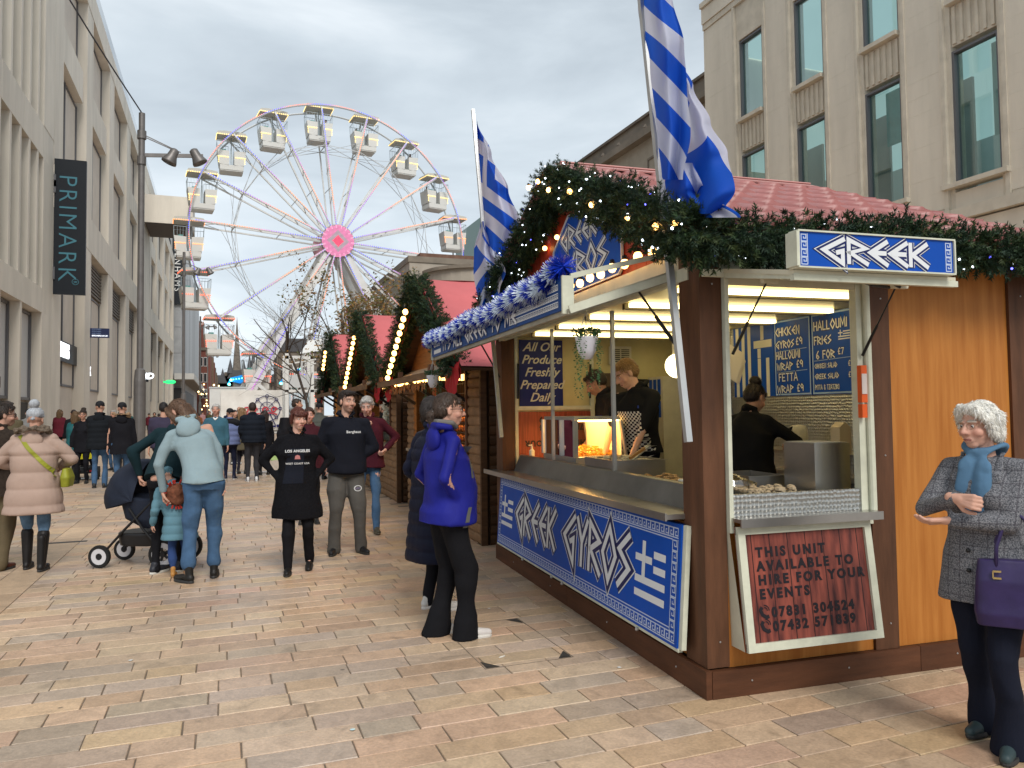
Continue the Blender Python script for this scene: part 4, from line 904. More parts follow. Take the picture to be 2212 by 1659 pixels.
# gas struts
m=MB(); m.tube([(-.24,.33,2.33),(-.03,.24,1.98)],.007,8); m.tube([(-.13,.29,2.15),(-.03,.24,1.98)],.012,8); m.build('gas_strut',mblk,ST)
m=MB(); m.tube([(-.25,4.0,2.31),(-.03,4.03,1.95)],.009,8); m.build('gas_strut',mblk,ST)
# --- front shelf, blue board and steel counter
m=MB(); m.add([(-.13,.2,.955),(-.13,4.34,.925),(.10,4.34,.925),(.10,.2,.955),(-.13,.2,.985),(-.13,4.34,.955),(.10,4.34,.955),(.10,.2,.985)],BOXF); m.bar((-.135,.2,.97),(-.135,4.34,.94),.012,.045); m.build('serving_shelf',mss,ST)
m=MB(); m.add([(.10,.2,.95),(.10,4.0,.95),(.17,4.0,1.12),(.17,.2,1.12),(.19,.2,.95),(.19,4.0,.95),(.19,4.0,1.13),(.19,.2,1.13)],BOXF); m.build('counter_upstand',mat('dull_steel',(.20,.20,.19),.35,.7,ns=2.5,na=.25,bump=.1),ST)
sb('counter_top',mss,.19,.95,.3,3.95,.94,1.0)
# blue lower board, leaning out at the bottom
Pb=Vector((-.03,4.09,0)); B=frame((-.075,3.97,.225),(0,-3.8,0),(.05,0,.70)); 
bw,bh=3.80,.70
bb=MB(); bb.prism([(0,0),(bw,0),(bw,bh),(0,bh)],B,.025,0); blu=bb.build('front_sign',mblu,ST,label='long blue board reading GREEK GYROS with two small flags and key border')
m=MB(); m.bar(B@Vector((-.01,-.008,.008)),B@Vector((bw+.01,-.008,.008)),.028,.02); m.bar(B@Vector((bw+.012,0,.0)),B@Vector((bw+.012,bh,.0)),.05,.03,up=(1,0,0)); m.bar(B@Vector((-.012,0,.008)),B@Vector((-.012,bh,.008)),.025,.02,up=(1,0,0)); m.build('sign_frame',mcream_w,blu)
BT_=B@Matrix.Translation((0,0,.026))
gtext(blu,BT_,'GREEK',.63,.20,.335,.775,.12,.05,((.22,0),(.165,1),(0,0))); gtext(blu,BT_,'GYROS',1.94,.185,.36,.80,.12,.05,((.22,0),(.165,1),(0,0)))
kb=MB(); kh=.055
for yy in (.02,.62): keyborder(kb,.03,yy,bw-.03,yy,kh,.007,.0005)
for xx in (bw-.035,.095): keyborder(kb,xx,.08,xx,.61,.06,.007,.0008)
for yy in (.095,.605): ribbon(kb,[(.1,yy),(bw-.1,yy)],.007,.0006)
kb.v=[BT_@Vector(v) for v in kb.v]; kb.build('key_border',mat('key_print',(.45,.52,.68),.5),blu,kind='stuff')
def miniflag(par,M,x,y,w,h,m_=None):
    f=MB(); s=h/9
    def r(x0,y0,x1,y1,z=.001): f.add([(x0,y0,z),(x1,y0,z),(x1,y1,z),(x0,y1,z)],[(0,1,2,3)])
    for i in range(4):
        yy=y+h-(2*i+2)*s; x0=x+(5.6*s if i<2 else 0); r(x0,yy,x+w,yy+s)
    r(x+2.1*s,y+4*s,x+3.1*s,y+9*s,.0014); r(x,y+6*s,x+2.1*s,y+7*s); r(x+3.1*s,y+6*s,x+5.1*s,y+7*s)
    f.v=[M@Vector(v) for v in f.v]; f.build('flag_print',m_ or mw,par)
miniflag(blu,BT_,.12,.17,.38,.34); miniflag(blu,BT_,3.23,.14,.40,.40)
for x in (.9,1.7,1.95,3.3): MB().sph(B@Vector((x,-.02,.03)),.014,6).build('catch',mal,blu)
sb('board_head',mblud,-.02,.0,.2,4.1,.90,.925)
# --- right hand hatch: frame, counter, hire board
sb('frame_upright',mcream_w,.13,.155,-.045,.02,.9,2.345); sb('frame_upright',mcream_w,1.03,1.11,-.035,.02,.9,2.345); sb('frame_head',mcream,.156,1.029,-.03,.0,2.30,2.344)
MB().tube([(1.10,-.05,.98),(1.09,-.05,2.34)],.022,10).build('roller_tube',mcream_w,ST)
sb('counter_panel',memb,.156,1.029,-.03,-.005,.985,1.11)
m=MB(); m.box(.14,1.09,-.13,-.031,.965,.985); m.box(.14,1.09,-.14,-.13,.94,.987); m.build('serving_shelf',mss,ST)
HM=frame((.15,-.135,.27),(1,0,0),(0,.085,.66)); hw,hh=.89,.67
hp=MB(); hp.prism([(0,0),(hw,0),(hw,hh),(0,hh)],HM,.018); 
def hirewood():
    m=mat('printed_planks',(.17,.05,.035),.45); t=m.node_tree; N=t.nodes.new; L=t.links.new; p=t.nodes['Principled BSDF']
    tc=N('ShaderNodeTexCoord'); mp=N('ShaderNodeMapping'); mp.inputs['Scale'].default_value=(26,26,2.2); L(tc.outputs['Object'],mp.inputs[0])
    n=N('ShaderNodeTexNoise'); n.inputs['Scale'].default_value=1; n.inputs['Detail'].default_value=5; L(mp.outputs[0],n.inputs['Vector'])
    c=N('ShaderNodeValToRGB'); c.color_ramp.elements[0].color=(.05,.014,.015,1); c.color_ramp.elements[0].position=.3; c.color_ramp.elements[1].color=(.30,.075,.05,1); c.color_ramp.elements[1].position=.7; L(n.outputs['Fac'],c.inputs[0])
    sx=N('ShaderNodeSeparateXYZ'); L(tc.outputs['Object'],sx.inputs[0]); a=N('ShaderNodeMath'); a.operation='MULTIPLY'; a.inputs[1].default_value=8.5; L(sx.outputs['X'],a.inputs[0]); fr=N('ShaderNodeMath'); fr.operation='FRACT'; L(a.outputs[0],fr.inputs[0])
    g=N('ShaderNodeMath'); g.operation='GREATER_THAN'; g.inputs[1].default_value=.05; L(fr.outputs[0],g.inputs[0]); mx=N('ShaderNodeMix'); mx.data_type='RGBA'; L(g.outputs[0],mx.inputs[0]); mx.inputs[6].default_value=(.02,.008,.008,1); L(c.outputs[0],mx.inputs[7]); L(mx.outputs[2],p.inputs['Base Color']); return m
mhire=hirewood(); hire=hp.build('hire_board',mhire,ST,label='red plank print board: THIS UNIT AVAILABLE TO HIRE FOR YOUR EVENTS')
m=MB(); fw=.045
for a,b in (((0,fw/2),(hw,fw/2)),((0,hh-fw/2),(hw,hh-fw/2))): m.bar(HM@Vector((*a,.02)),HM@Vector((*b,.02)),fw,.03,up=HM.col[2].to_3d())
for a,b in (((fw/2,fw),(fw/2,hh-fw)),((hw-fw/2,fw),(hw-fw/2,hh-fw))): m.bar(HM@Vector((*a,.02)),HM@Vector((*b,.02)),fw,.03,up=HM.col[2].to_3d())
m.build('board_frame',mcream_w,hire)
m=MB(); m.add([(.13,-.03,.93),(.15,-.13,.27),(.15,.0,.27),(.13,.0,.93)],[(0,1,2,3)]); m.build('board_return',mcream,ST)
mprint=mat('black_print',(.012,.010,.014),.5)
HT=HM@Matrix.Translation((0,0,.0195))
def rnd_text(s,x,y,size,sp=1.25,par=hire,M=HT,mt=mprint,bold=.006,**k): return text('lettering',s,M@Matrix.Translation((x,y,0)),mt,par,size=size,sp=sp,bold=bold,depth=.002,**k)
for s,x,y in (('THIS UNIT',.11,.50),('AVAILABLE TO',.11,.425),('HIRE FOR YOUR',.11,.35),('EVENTS',.11,.275),('07831 304524',.175,.175),('07432 571839',.175,.10)): rnd_text(s,x,y,.072,1.42 if s[0]!='0' else 1.33,bold=.0035)
for y in (.175,.10):
    q=MB()
    ribbon(q,[(.115,y+.055),(.105,y+.04),(.115,y+.015),(.14,y+.0),(.155,y+.005)],.02,.001); 
    for r in (.018,.03): ribbon(q,[(.13+r*math.cos(t),y+.035+r*math.sin(t)) for t in (0,.4,.8,1.2,1.57)],.006,.001)
    q.v=[HT@Vector(v) for v in q.v]; q.build('phone_symbol',mprint,hire)
# right awning with the GREEK board
AX0,AX1,AY,AZ_=.10,1.05,-.69,2.235
m=MB(); m.add([(AX0,-.03,2.36),(AX1+.06,-.03,2.36),(AX1+.04,AY,AZ_),(AX0,AY,AZ_),(AX0,-.03,2.385),(AX1+.06,-.03,2.385),(AX1+.04,AY,AZ_+.025),(AX0,AY,AZ_+.025)],BOXF[::-1]); m.build('raised_hatch',mcream,ST)
m=MB(); m.bar((-.02,-.07,2.35),(1.2,-.07,2.35),.03,.04); m.bar((AX0,AY+.01,AZ_-.01),(AX1+.05,AY+.01,AZ_-.01),.03,.03)
for x in (AX0+.02,AX1+.02): m.bar((x,-.05,2.345),(x,AY,AZ_-.005),.025,.03)
m.build('hatch_frame',mcream_w,ST)
gb2=MB().box(.10,1.03,AY-.045,AY-.02,2.27,2.437).build('greek_sign',mblu,ST,label='blue sign with white angular letters reading GREEK')
m=MB(); X0,X1,Za,Zb=.10,1.03,2.27,2.437
m.box(X0-.008,X1+.008,AY-.055,AY+.02,Zb,Zb+.008); m.box(X0-.008,X1+.008,AY-.055,AY+.02,Za-.008,Za); m.box(X0-.018,X0-.001,AY-.055,AY+.03,Za,Zb); m.box(X1+.001,X1+.01,AY-.055,AY+.03,Za,Zb); m.build('sign_frame',mcream_w,gb2)
GM=frame((X0,AY-.0455,Za),(1,0,0),(0,0,1))
gtext(gb2,GM,'GREEK',.135,.022,.120,1.30,.19,.0,((.3,1),(.24,0),(.17,1),(0,0)))
kb=MB(); 
for xx in (.048,.917): keyborder(kb,xx,.010,xx,.158,.034,.005,.0005)
kb.v=[GM@Vector(v) for v in kb.v]; kb.build('key_border',mat('key_print',(.45,.52,.68),.5),gb2,kind='stuff')
for x in (.215,1.06): 
    k=MB(); k.prism([(-.06,0),(.06,0),(.045,-.045),(-.045,-.045)],frame((x,-.33,2.30),(1,0,0),(0,0,1)),.03); k.build('hinge_plate',mcream,ST)
for x,x2 in ((.215,.17),(1.06,1.055)):
    k=MB(); k.tube([(x,-.32,2.27),(x2,-.05,1.90)],.005,8); k.tube([(x*.45+x2*.55,-.17,2.065),(x2,-.05,1.90)],.009,8); k.build('gas_strut',mblk,ST)
k=MB(); k.tube([(.55,-.62,2.235),(.62,-.62,2.215),(.75,-.6,2.21)],.008,6); k.tube([(.74,-.62,2.235),(.80,-.62,2.21)],.008,6); k.build('hatch_handle',mblk,ST)
mo=mat('orange_plastic',(.65,.10,.015),.4)
sb('fire_blanket_box',mo,1.02,1.06,-.075,-.04,1.62,1.84); sb('box_label',mat('paper_label',(.6,.52,.48),.7),1.02,1.055,-.08,-.076,1.67,1.79); sb('box_end',mo,1.02,1.055,-.076,-.04,1.53,1.61)
# --- interior
CZ=2.30
mceil2=mat('gold_ceiling',(.62,.52,.24),.34,.35)
sb('ceiling_panel',mceil2,.16,2.1,.1,4.1,CZ+.09,CZ+.11)
sb('side_wall',mint2,.13,2.1,4.09,4.12,.2,CZ+.09); sb('back_wall',memb,2.1,2.13,.06,4.1,.2,CZ+.09); sb('return_wall',mint2,1.14,2.1,.065,.09,.2,CZ+.09)
mtub=mat('warm_tube_light',(1,.9,.6),.5,em=(1,.80,.38),ems=3.0)
for y in (.62,1.35,2.1,2.85,3.55):
    sb('light_trough',mat('trough_brown',(.07,.06,.04),.4,.5),.2,2.0,y+.06,y+.10,CZ+.045,CZ+.088); sb('tube_light',mtub,.22,2.0,y-.03,y+.03,CZ+.055,CZ+.085)
    for x in (.5,1.1,1.7): MB().lathe([(.0,-.012),(.06,0)],10,c=(x,y+.16,CZ+.075)).build('ceiling_spot',mat('spot_glow',(1,.9,.6),.4,em=(1,.85,.5),ems=4),ST)
# menu boards on the back wall
WX=2.095
def board(y0,y1,z0,z1,m_,nm,lab=None,x=WX,dep=.012): return MB().box(x-dep,x,y0,y1,z0,z1).build(nm,m_,ST,label=lab)
def WMat(ytop,z,x=WX-.0125): return frame((x,ytop,z),(0,-1,0),(0,0,1))
mpb=mat('menu_pale_border',(.30,.42,.62),.5)
MZ0,MZ1=1.70,2.385
for (ya,yb,lines,lab) in ((2.22,1.72,(('CHICKEN',.02,.54,.085,1.0),('GYROS',.02,.43,.075,1.0),('£9',.27,.44,.075,1.0),('HALLOUMI',.02,.33,.078,.92),('WRAP',.03,.23,.075,1.1),('£9',.27,.24,.075,1.0),('FeTTA',.05,.13,.078,1.1),('WRAP',.03,.025,.075,1.1),('£9',.27,.03,.075,1.0)),'blue menu board with CHICKEN GYROS, HALLOUMI WRAP and FETTA WRAP prices'),
                          (1.705,1.15,(('HALLOUMI',.03,.54,.085,1.0),('FRIES',.03,.42,.078,1.0),('6 FOR',.05,.30,.075,1.0),('£7',.28,.32,.06,1),('CHICKeN SALAD',.03,.22,.045,.8),('£7',.38,.22,.05,1),('GReeK SALAD',.03,.13,.048,.85),('£7',.38,.13,.05,1),('PITTA & TZATZIKI',.03,.04,.045,.75)),'blue menu board with HALLOUMI FRIES, SALAD and TZATZIKI prices')):
    o=board(yb,ya,MZ0,MZ1,mblu,'menu_board',lab); M_=WMat(ya,MZ0)
    bm=MB(); w_=ya-yb; h_=MZ1-MZ0
    for pl in ([(.012,.012),(w_-.012,.012),(w_-.012,h_-.012),(.012,h_-.012),(.012,.012)],): ribbon(bm,pl,.014,.0004)
    for z in ((.40,.21) if ya>1.8 else (.285,)): ribbon(bm,[(.03,z+.0),(w_-.05,z+.01)],.005,.0006)
    bm.v=[M_@Vector(v) for v in bm.v]; bm.build('board_border',mpb,o)
    for s,x,z,h,wd in lines: gtext(o,M_,s,x*1.15,z,h*.9,wd*.88,.15,.09,((.2,1),(0,0)),dz=.0008)
    if ya<1.8: miniflag(o,M_,.33,.43,.17,.09)
# flags printed on the back wall: stripes and cross
fb=board(2.23,2.88,1.70,2.385,mblu,'flag_panel','wall panel printed with blue and white stripes and a white cross'); M_=WMat(2.88,1.70); fm=MB()
def q2(x0,x1,z0,z1,z=.001): fm.add([M_@Vector(p) for p in ((x0,z0,z),(x1,z0,z),(x1,z1,z),(x0,z1,z))],[(0,1,2,3)])
for x in (.04,.14,.24): q2(x,x+.05,0,.68)
q2(.40,.45,0,.36); q2(.53,.58,0,.36); q2(.34,.62,.46,.53); q2(.45,.50,.535,.68); q2(.40,.45,.365,.455)
fm.build('flag_print',mat('print_cream',(.6,.58,.48),.5),fb)
fb=board(2.98,3.62,1.45,2.2,mblu,'flag_panel','second striped flag panel at the rear by the staff door'); M_=WMat(3.62,1.45); fm=MB()
for x in (.05,.2,.35,.5): q2(x,x+.07,0,.45)
q2(0,.64,.54,.62); q2(.25,.33,.63,.75)
fm.build('flag_print',mat('print_cream',(.6,.58,.48),.5),fb)
ny,nz_=sw(1583,822,1.25); nc_=MB(); sh_=[(-.07,.05),(.03,-.02),(.085,.17),(.06,.24),(-.02,.30),(-.075,.2)]
for q_,dx in ((0,0),(1,.012),(2,.02)): nc_.prism([(a+dx,b-.008*q_) for a,b in sh_],frame((1.25+.004*q_,ny+.006*q_,nz_),(.75,-.66,0),(0,0,1)),.002)
nc_.tube([(1.25,ny,nz_+.29),(1.25,ny,nz_+.36)],.003,5)
nc_.build('paper_sheets',mat('order_paper',(.66,.60,.48),.8),ST,label='sheaf of cream order papers hanging on a hook')
# poster and folded panel on the far side wall
def FMat(x,z): return frame((x,4.088,z),(1,0,0),(0,0,1))
po=MB().box(.2,.70,4.075,4.088,1.64,2.36).build('poster',mat('poster_navy',(.012,.018,.13),.35),ST,label='navy poster reading All Our Produce Freshly Prepared Daily')
for i,s in enumerate(('All Our','Produce','Freshly','Prepared','Daily')): text('lettering',s,frame((.45,4.073,2.24-.137*i),(1,0,0),(0,0,1)),mat('print_cream',(.6,.58,.48),.5),po,size=.135,shear=.38,align='CENTER',bold=.002,depth=.002)
fp=MB().box(.18,1.02,4.07,4.088,1.05,1.58).build('folded_board',mat('plank_red',(.25,.055,.03),.5,ns=3,st=(14,14,.8),na=.4),ST,label='upside down red plank hire board folded up on the far wall')
for i,s in enumerate(('07432 571839','07831 304524','','HIRE FOR YOUR')): 
    if s: text('lettering',s,frame((.98 if i<3 else .95,4.067,1.47-.0+.05-.085*i),(-1,0,0),(0,0,-1)),mprint,fp,size=.085,sp=1.15,bold=.004,depth=.002)
m=MB()
for z in (1.0,1.6,2.39): m.box(.15,1.05,4.06,4.088,z,z+.04)
m.box(1.02,1.06,4.055,4.088,1.0,2.4); m.box(.14,.175,4.05,4.088,1.0,2.4); m.build('hatch_inner_frame',mcream_w,ST)
for x in (.165,1.0): MB().tube([(x,4.03,1.72),(x+.01,4.03,2.1)],.012,6).build('gas_strut',mblk,ST)
sb('extractor_door',mat('brown_door',(.10,.07,.05),.5),1.12,1.6,4.07,4.088,1.0,2.0)
vt=MB(); vt.box(1.25,1.52,4.05,4.07,2.1,2.3)
vt.build('wall_vent',mcream,ST)
v2=MB()
for k in range(7): v2.box(1.28,1.375,4.04,4.049,2.125+k*.022,2.135+k*.022); v2.box(1.395,1.49,4.04,4.049,2.125+k*.022,2.135+k*.022)
v2.build('vent_slats',mblk,ST)
sb('tall_cabinet',mcream,1.72,2.08,3.7,4.05,.2,1.95); 
for k in range(3): sb('blue_label',mblu,1.717,1.719,3.75+.1*k,3.82+.1*k,1.75,1.92); sb('blue_label',mblu,1.717,1.719,3.75+.1*k,3.82+.1*k,1.5,1.68)
sb('back_worktop',mss,1.62,2.09,.12,2.6,1.05,1.09); sb('back_cupboard',mat('cupboard_steel',(.2,.2,.19),.4,.6),1.66,2.09,.12,2.6,.2,1.04); sb('raised_ledge',mss,1.75,2.09,.12,2.2,1.22,1.24); sb('ledge_face',memb,1.755,1.775,.12,2.2,1.09,1.219)
sb('side_counter',mss,.16,1.13,.05,.6,1.0,1.03); sb('side_cupboard',mat('cupboard_steel',(.2,.2,.19),.4,.6),.2,1.13,.07,.55,.2,.99)
# thin steel uprights between counter and lintel
for y,x in ((1.62,.19),(3.0,.19)): MB().box(x-.014,x+.014,y-.014,y+.014,1.11,2.36).build('steel_upright',mal,ST)
# --- loose things on the counters
def sthing(name,x,y,z,lab,cat,group=None,rz=0): 
    p=SM@Vector((x,y,z)); return empty(name,p,SA+rz,lab,cat,group)
mglass=glassmat('warmer_glass',(.95,.95,.92),.05)
cw=sthing('chip_warmer',.5,3.15,1.001,'lit steel and glass food warmer full of golden chips on the counter','food warmer')
m=MB(); m.box(-.2,.3,-.45,.45,0,.16); m.add([(-.2,-.42,.5),(.25,-.42,.5),(.25,.42,.5),(-.2,.42,.5),(-.2,-.42,.53),(.25,-.42,.53),(.25,.42,.53),(-.2,.42,.53)],BOXF)
for x0,x1,y in ((-.2,-.2,-.44),(-.2,-.2,.44),(.3,.25,-.44),(.3,.25,.44),(-.2,-.2,-.08)): m.bar((x0,y,.16),(x1,y,.5),.045,.02)
m.build('casing',mal,cw)
MB().box(-.15,.26,-.40,.40,.485,.498).build('heat_lamp',mat('heat_glow',(1,.7,.3),.5,em=(1,.55,.16),ems=9),cw)
MB().box(.262,.27,-.42,.42,.17,.48).build('back_plate',mat('warm_white_panel',(.7,.65,.5),.4),cw)
m=MB(); m.add([(-.2,-.42,.16),(-.2,.42,.16),(-.2,.42,.5),(-.2,-.42,.5)],[(0,1,2,3)]); m.add([(-.17,-.43,.17),(.24,-.43,.17),(.22,-.43,.48),(-.17,-.43,.48)],[(0,1,2,3)]); m.build('glass_front',mglass,cw)
ch=MB(); rnd=random.Random(2)
for k in range(320):
    x,y=rnd.uniform(-.15,.22),rnd.uniform(-.37,.37); z=.17+rnd.uniform(0,.07)*(1-abs(y)/.5); a=rnd.uniform(0,PI); dx,dy=.035*math.cos(a),.035*math.sin(a); ch.bar((x-dx,y-dy,z),(x+dx,y+dy,z+rnd.uniform(-.015,.015)),.011)
ch.build('chips',mat('chips',(.60,.30,.05),.6,ns=20,na=.2),cw,kind='stuff')
def tray(x,y,z,lx,ly,h,lab,rz=0,name='steel_tray',fill=None):
    o=sthing(name,x,y,z,lab,'tray',None,rz); m=MB(); t=.006
    m.box(-lx,lx,-ly,ly,0,t); m.box(-lx,-lx+t,-ly,ly,t,h); m.box(lx-t,lx,-ly,ly,t,h); m.box(-lx+t,lx-t,-ly,-ly+t,t,h); m.box(-lx+t,lx-t,ly-t,ly,t,h); m.box(-lx-.015,lx+.015,-ly-.015,-ly,h-.005,h); m.box(-lx-.015,lx+.015,ly,ly+.015,h-.005,h); m.build('body',mss,o)
    if fill: 
        f=MB(); r_=random.Random(int(x*99))
        for k in range(90): f.sph((r_.uniform(-lx+.03,lx-.03),r_.uniform(-ly+.03,ly-.03),h*.8+r_.uniform(0,.03)),r_.uniform(.012,.03),6,sc=(1,1,.5))
        f.build('contents',fill,o,kind='stuff')
    return o
tray(.42,1.95,1.03,.22,.3,.17,'deep grey steel tub with tongs beside the food warmer',name='steel_tub',fill=mat('onion_pale',(.5,.47,.35),.6))
tray(.42,1.2,1.03,.2,.3,.05,'shallow steel tray of pale cooked meat by the corner post',fill=mat('cooked_meat',(.40,.24,.10),.6,ns=25,na=.3))
tray(.8,.75,1.03,.14,.2,.12,'small open steel container near the corner post behind the side counter')
tray(.62,.33,1.035,.2,.15,.05,'shallow foil covered tray of food on the side counter',fill=mat('bread_pale',(.45,.36,.24),.7))
tg=sthing('tongs',.45,1.68,1.2,'pair of steel tongs with a wooden handle resting in the steel tub','tongs'); MB().bar((-.1,-.05,.0),(.12,.1,.1),.012).bar((-.1,-.02,.0),(.12,.14,.1),.012).build('arm',mal,tg); MB().bar((-.15,-.1,.02),(.0,-.05,.09),.02).build('handle',mat('handle_wood',(.35,.18,.06),.5),tg)
bxs=sthing('steel_box',1.0,.32,1.031,'tall plain steel box standing at the right end of the side counter','box'); MB().box(-.13,.13,-.15,.15,0,.34).build('body',mss,bxs); MB().box(-.12,.12,-.14,.14,.341,.346).build('lid',mal,bxs)
kt=sthing('kettle',1.86,1.62,1.241,'cream electric kettle on the steel ledge below the menu board','kettle')
MB().lathe([(.075,0),(.08,.05),(.075,.16),(.06,.2),(.0,.21)],18).build('body',mat('kettle_cream',(.55,.52,.42),.3),kt,smooth=True); MB().box(-.095,-.076,-.015,.015,.02,.17).bar((-.09,0,.17),(-.05,0,.19),.02).build('handle',mblk,kt); MB().box(-.081,-.077,-.012,.012,.05,.14).build('water_gauge',mblk,kt)
mg=sthing('mug',1.70,1.45,1.091,'white mug with black diamond pattern in front of the kettle','mug')
MB().lathe([(.0,.004),(.042,.0),(.042,.095),(.038,.095),(.036,.01)],18).build('cup',mat('mug_white',(.6,.58,.5),.4),mg); MB().tube([(.03,-.03,.02),(.05,-.06,.03),(.05,-.06,.07),(.03,-.03,.08)],.006,6).build('handle',mat('mug_white',(.6,.58,.5),.4),mg)
dm=MB()
for i in range(12):
    for k in range(4):
        a=2*PI*i/12+(k%2)*.26; z=.02+.018*k; q=Matrix.Translation((.0425*math.cos(a),.0425*math.sin(a),z))@Matrix.Rotation(a,4,'Z'); dm.add([q@Vector(v) for v in ((0,-.008,0),(0,0,-.009),(0,.008,0),(0,0,.009))],[(0,1,2,3)])
dm.build('diamond_print',mblk,mg,kind='stuff')
mj=sthing('carton',1.78,1.02,1.241,'cream paper carton standing between the mug and the steel bin','carton'); MB().box(-.05,.05,-.05,.05,0,.2).prism([(-.05,0),(.05,0),(0,.04)],frame((0,.05,.2),(1,0,0),(0,0,1)),.1).build('body',mat('carton_cream',(.5,.42,.3),.7),mj)
bn=sthing('napkin_box',1.85,.62,1.241,'steel napkin dispenser with folded cream card on top under the menu board','box'); MB().box(-.1,.1,-.14,.14,0,.22).build('body',mss,bn); MB().box(-.1,.1,-.1,.1,.222,.24).add([(-.06,-.05,.25),(.06,-.05,.25),(.06,.05,.33),(-.06,.05,.33)],[(0,1,2,3)]).build('card',mat('carton_cream',(.5,.42,.3),.7),bn)
pb=sthing('plastic_bag',.5,.52,1.035,'crumpled clear plastic bag of bread wraps on the side counter','bag')
ve=[];m=MB(); m.sph((0,0,.05),.16,14,sc=(1,.7,.55)); m.v=[tuple(Vector(v)*(1+.25*noise.noise(Vector(v)*18))) for v in m.v]; m.build('film',glassmat('cling_film',(.9,.88,.8),.12,rough=.15),pb)
MB().lathe([(.0,.0),(.11,.0),(.11,.06),(0,.065)],14).build('wraps',mat('bread_pale',(.45,.36,.24),.7),pb)
sz=sthing('hand_gel_bottle',.26,3.86,1.09,'white pump bottle of hand gel at the far end of the counter','bottle'); MB().lathe([(.028,0),(.03,.08),(.012,.1),(.01,.13)],12).build('body',mat('gel_white',(.6,.58,.5),.3),sz); MB().bar((0,0,.14),(-.035,0,.138),.012).lathe([(.006,.13),(.006,.15)],8).build('pump',mat('gel_white',(.6,.58,.5),.3),sz)
gl_=sthing('globe_lamp',1.15,2.35,1.98,'round glowing white globe lamp hanging near the rear wall','lamp'); MB().sph((0,0,0),.11,18).build('globe',mat('globe_glow',(.9,.85,.6),.4,em=(1,.88,.5),ems=2.2),gl_,smooth=True); MB().box(-.03,.03,-.03,.03,.1,.34).build('bracket',mcream,gl_)
sx_=sthing('salt_tub',.30,.75,1.03,'small white plastic tub on the counter just inside the corner post','tub'); MB().lathe([(.035,0),(.045,.09),(.04,.1)],12).build('body',mat('gel_white',(.6,.58,.5),.3),sx_)
# ================================================================ garlands, lights, tinsel
mneed=mat('fir_needles',rough=.6,vcol=True); mled2=mat('fairy_white',(.9,.9,1),.4,em=(.8,.9,1),ems=4); mledb=mat('fairy_blue',(.2,.2,1),.4,em=(.12,.12,1),ems=3)
def _sprigs(rnd,K=34):
    V=[];Fc=[];C=[]
    for k in range(K):
        t=rnd.random(); a=rnd.uniform(0,2*PI); L_=rnd.uniform(.03,.05)*(1.1-.5*t); w=.0042
        b=Vector((0,0,t*.11)); d=Vector((math.cos(a),math.sin(a),rnd.uniform(.5,1.3))).normalized(); s=d.orthogonal().normalized()*w
        V+= [b-s,b+s,b+d*L_]; Fc.append((len(V)-3,len(V)-2,len(V)-1)); C.append(rnd.uniform(.6,1.35))
    return np.array([tuple(v) for v in V]),Fc,C
_rs=random.Random(4); SPR=[_sprigs(_rs) for _ in range(6)]
def garland(name,paths,rad,dens,label,cat='garland',group=None,leds=0,col=((.014,.034,.014),(.028,.055,.020),(.048,.070,.022),(.022,.045,.026)),scale=1.,ledr=.006,seed=1):
    rnd=random.Random(seed); o=empty(name,(0,0,0),0,label,cat,group); VS=[];FS=[];CS=[];off=0; lm=MB(); lb=MB()
    cen=MB()
    for path in paths:
        P=[Vector(p) for p in path]
        for a,b in zip(P[:-1],P[1:]):
            L_=(b-a).length; d=(b-a).normalized(); u=d.orthogonal().normalized(); v=d.cross(u); n=int(L_*dens)
            cen.tube([a,b],rad*.2,7)
            for k in range(n):
                t=rnd.random(); p=a.lerp(b,t); g=noise.noise(p*3.1)*.35+noise.noise(p*9)*.2; an=rnd.uniform(0,2*PI); rr=rad*(.35+.55*rnd.random()**.6)*(1+g)
                r=(u*math.cos(an)+v*math.sin(an)); q=p+r*rr*.8; dr=(r+d*rnd.uniform(-.9,.9)+Vector((0,0,-.25))).normalized()
                sV,sF,sC=SPR[rnd.randrange(6)]; x=dr.orthogonal().normalized(); y=dr.cross(x); M_=np.array([x,y,dr]); s=scale*rnd.uniform(.6,1.15)
                VS.append((sV*s)@M_+np.array(q)); FS.append(np.array(sF)+off); off+=len(sV); c=rnd.choice(col); CS.append(np.repeat(np.array(sC),3)[:,None]*np.array(c)[None])
            for k in range(int(L_*leds)):
                t=rnd.random(); p=a.lerp(b,t); an=rnd.uniform(0,2*PI); r=(u*math.cos(an)+v*math.sin(an)); q=p+r*rad*rnd.uniform(.95,1.25); (lb if rnd.random()<.14 else lm).sph(q,ledr*rnd.uniform(.7,1.2),5)
    V=np.concatenate(VS);Fa=np.concatenate(FS); me=bpy.data.meshes.new('needles'); me.vertices.add(len(V)); me.vertices.foreach_set('co',V.ravel().astype('f')); me.loops.add(Fa.size); me.loops.foreach_set('vertex_index',Fa.ravel().astype('i')); me.polygons.add(len(Fa)); me.polygons.foreach_set('loop_start',np.arange(0,Fa.size,3,dtype='i')); me.update()
    at=me.color_attributes.new('Col','FLOAT_COLOR','POINT'); C=np.concatenate(CS); at.data.foreach_set('color',np.c_[C,np.ones(len(C))].astype('f').ravel()); me.materials.append(mneed)
    put('fir_branches',me,o,kind='stuff'); cen.build('stem',mat('stem_dark_green',(.008,.014,.007),.9),o)
    if lm.v: lm.build('fairy_lights',mled2,o,kind='stuff')
    if lb.v: lb.build('blue_fairy_lights',mledb,o,kind='stuff')
    return o
def SP(x,y,z): return SM@Vector((x,y,z))
def jit(a,b,n,amp,seed):
    r=random.Random(seed); return [Vector(a).lerp(Vector(b),i/n)+Vector((r.uniform(-amp,amp),r.uniform(-amp,amp),r.uniform(-amp,amp)))*(0<i<n) for i in range(n+1)]
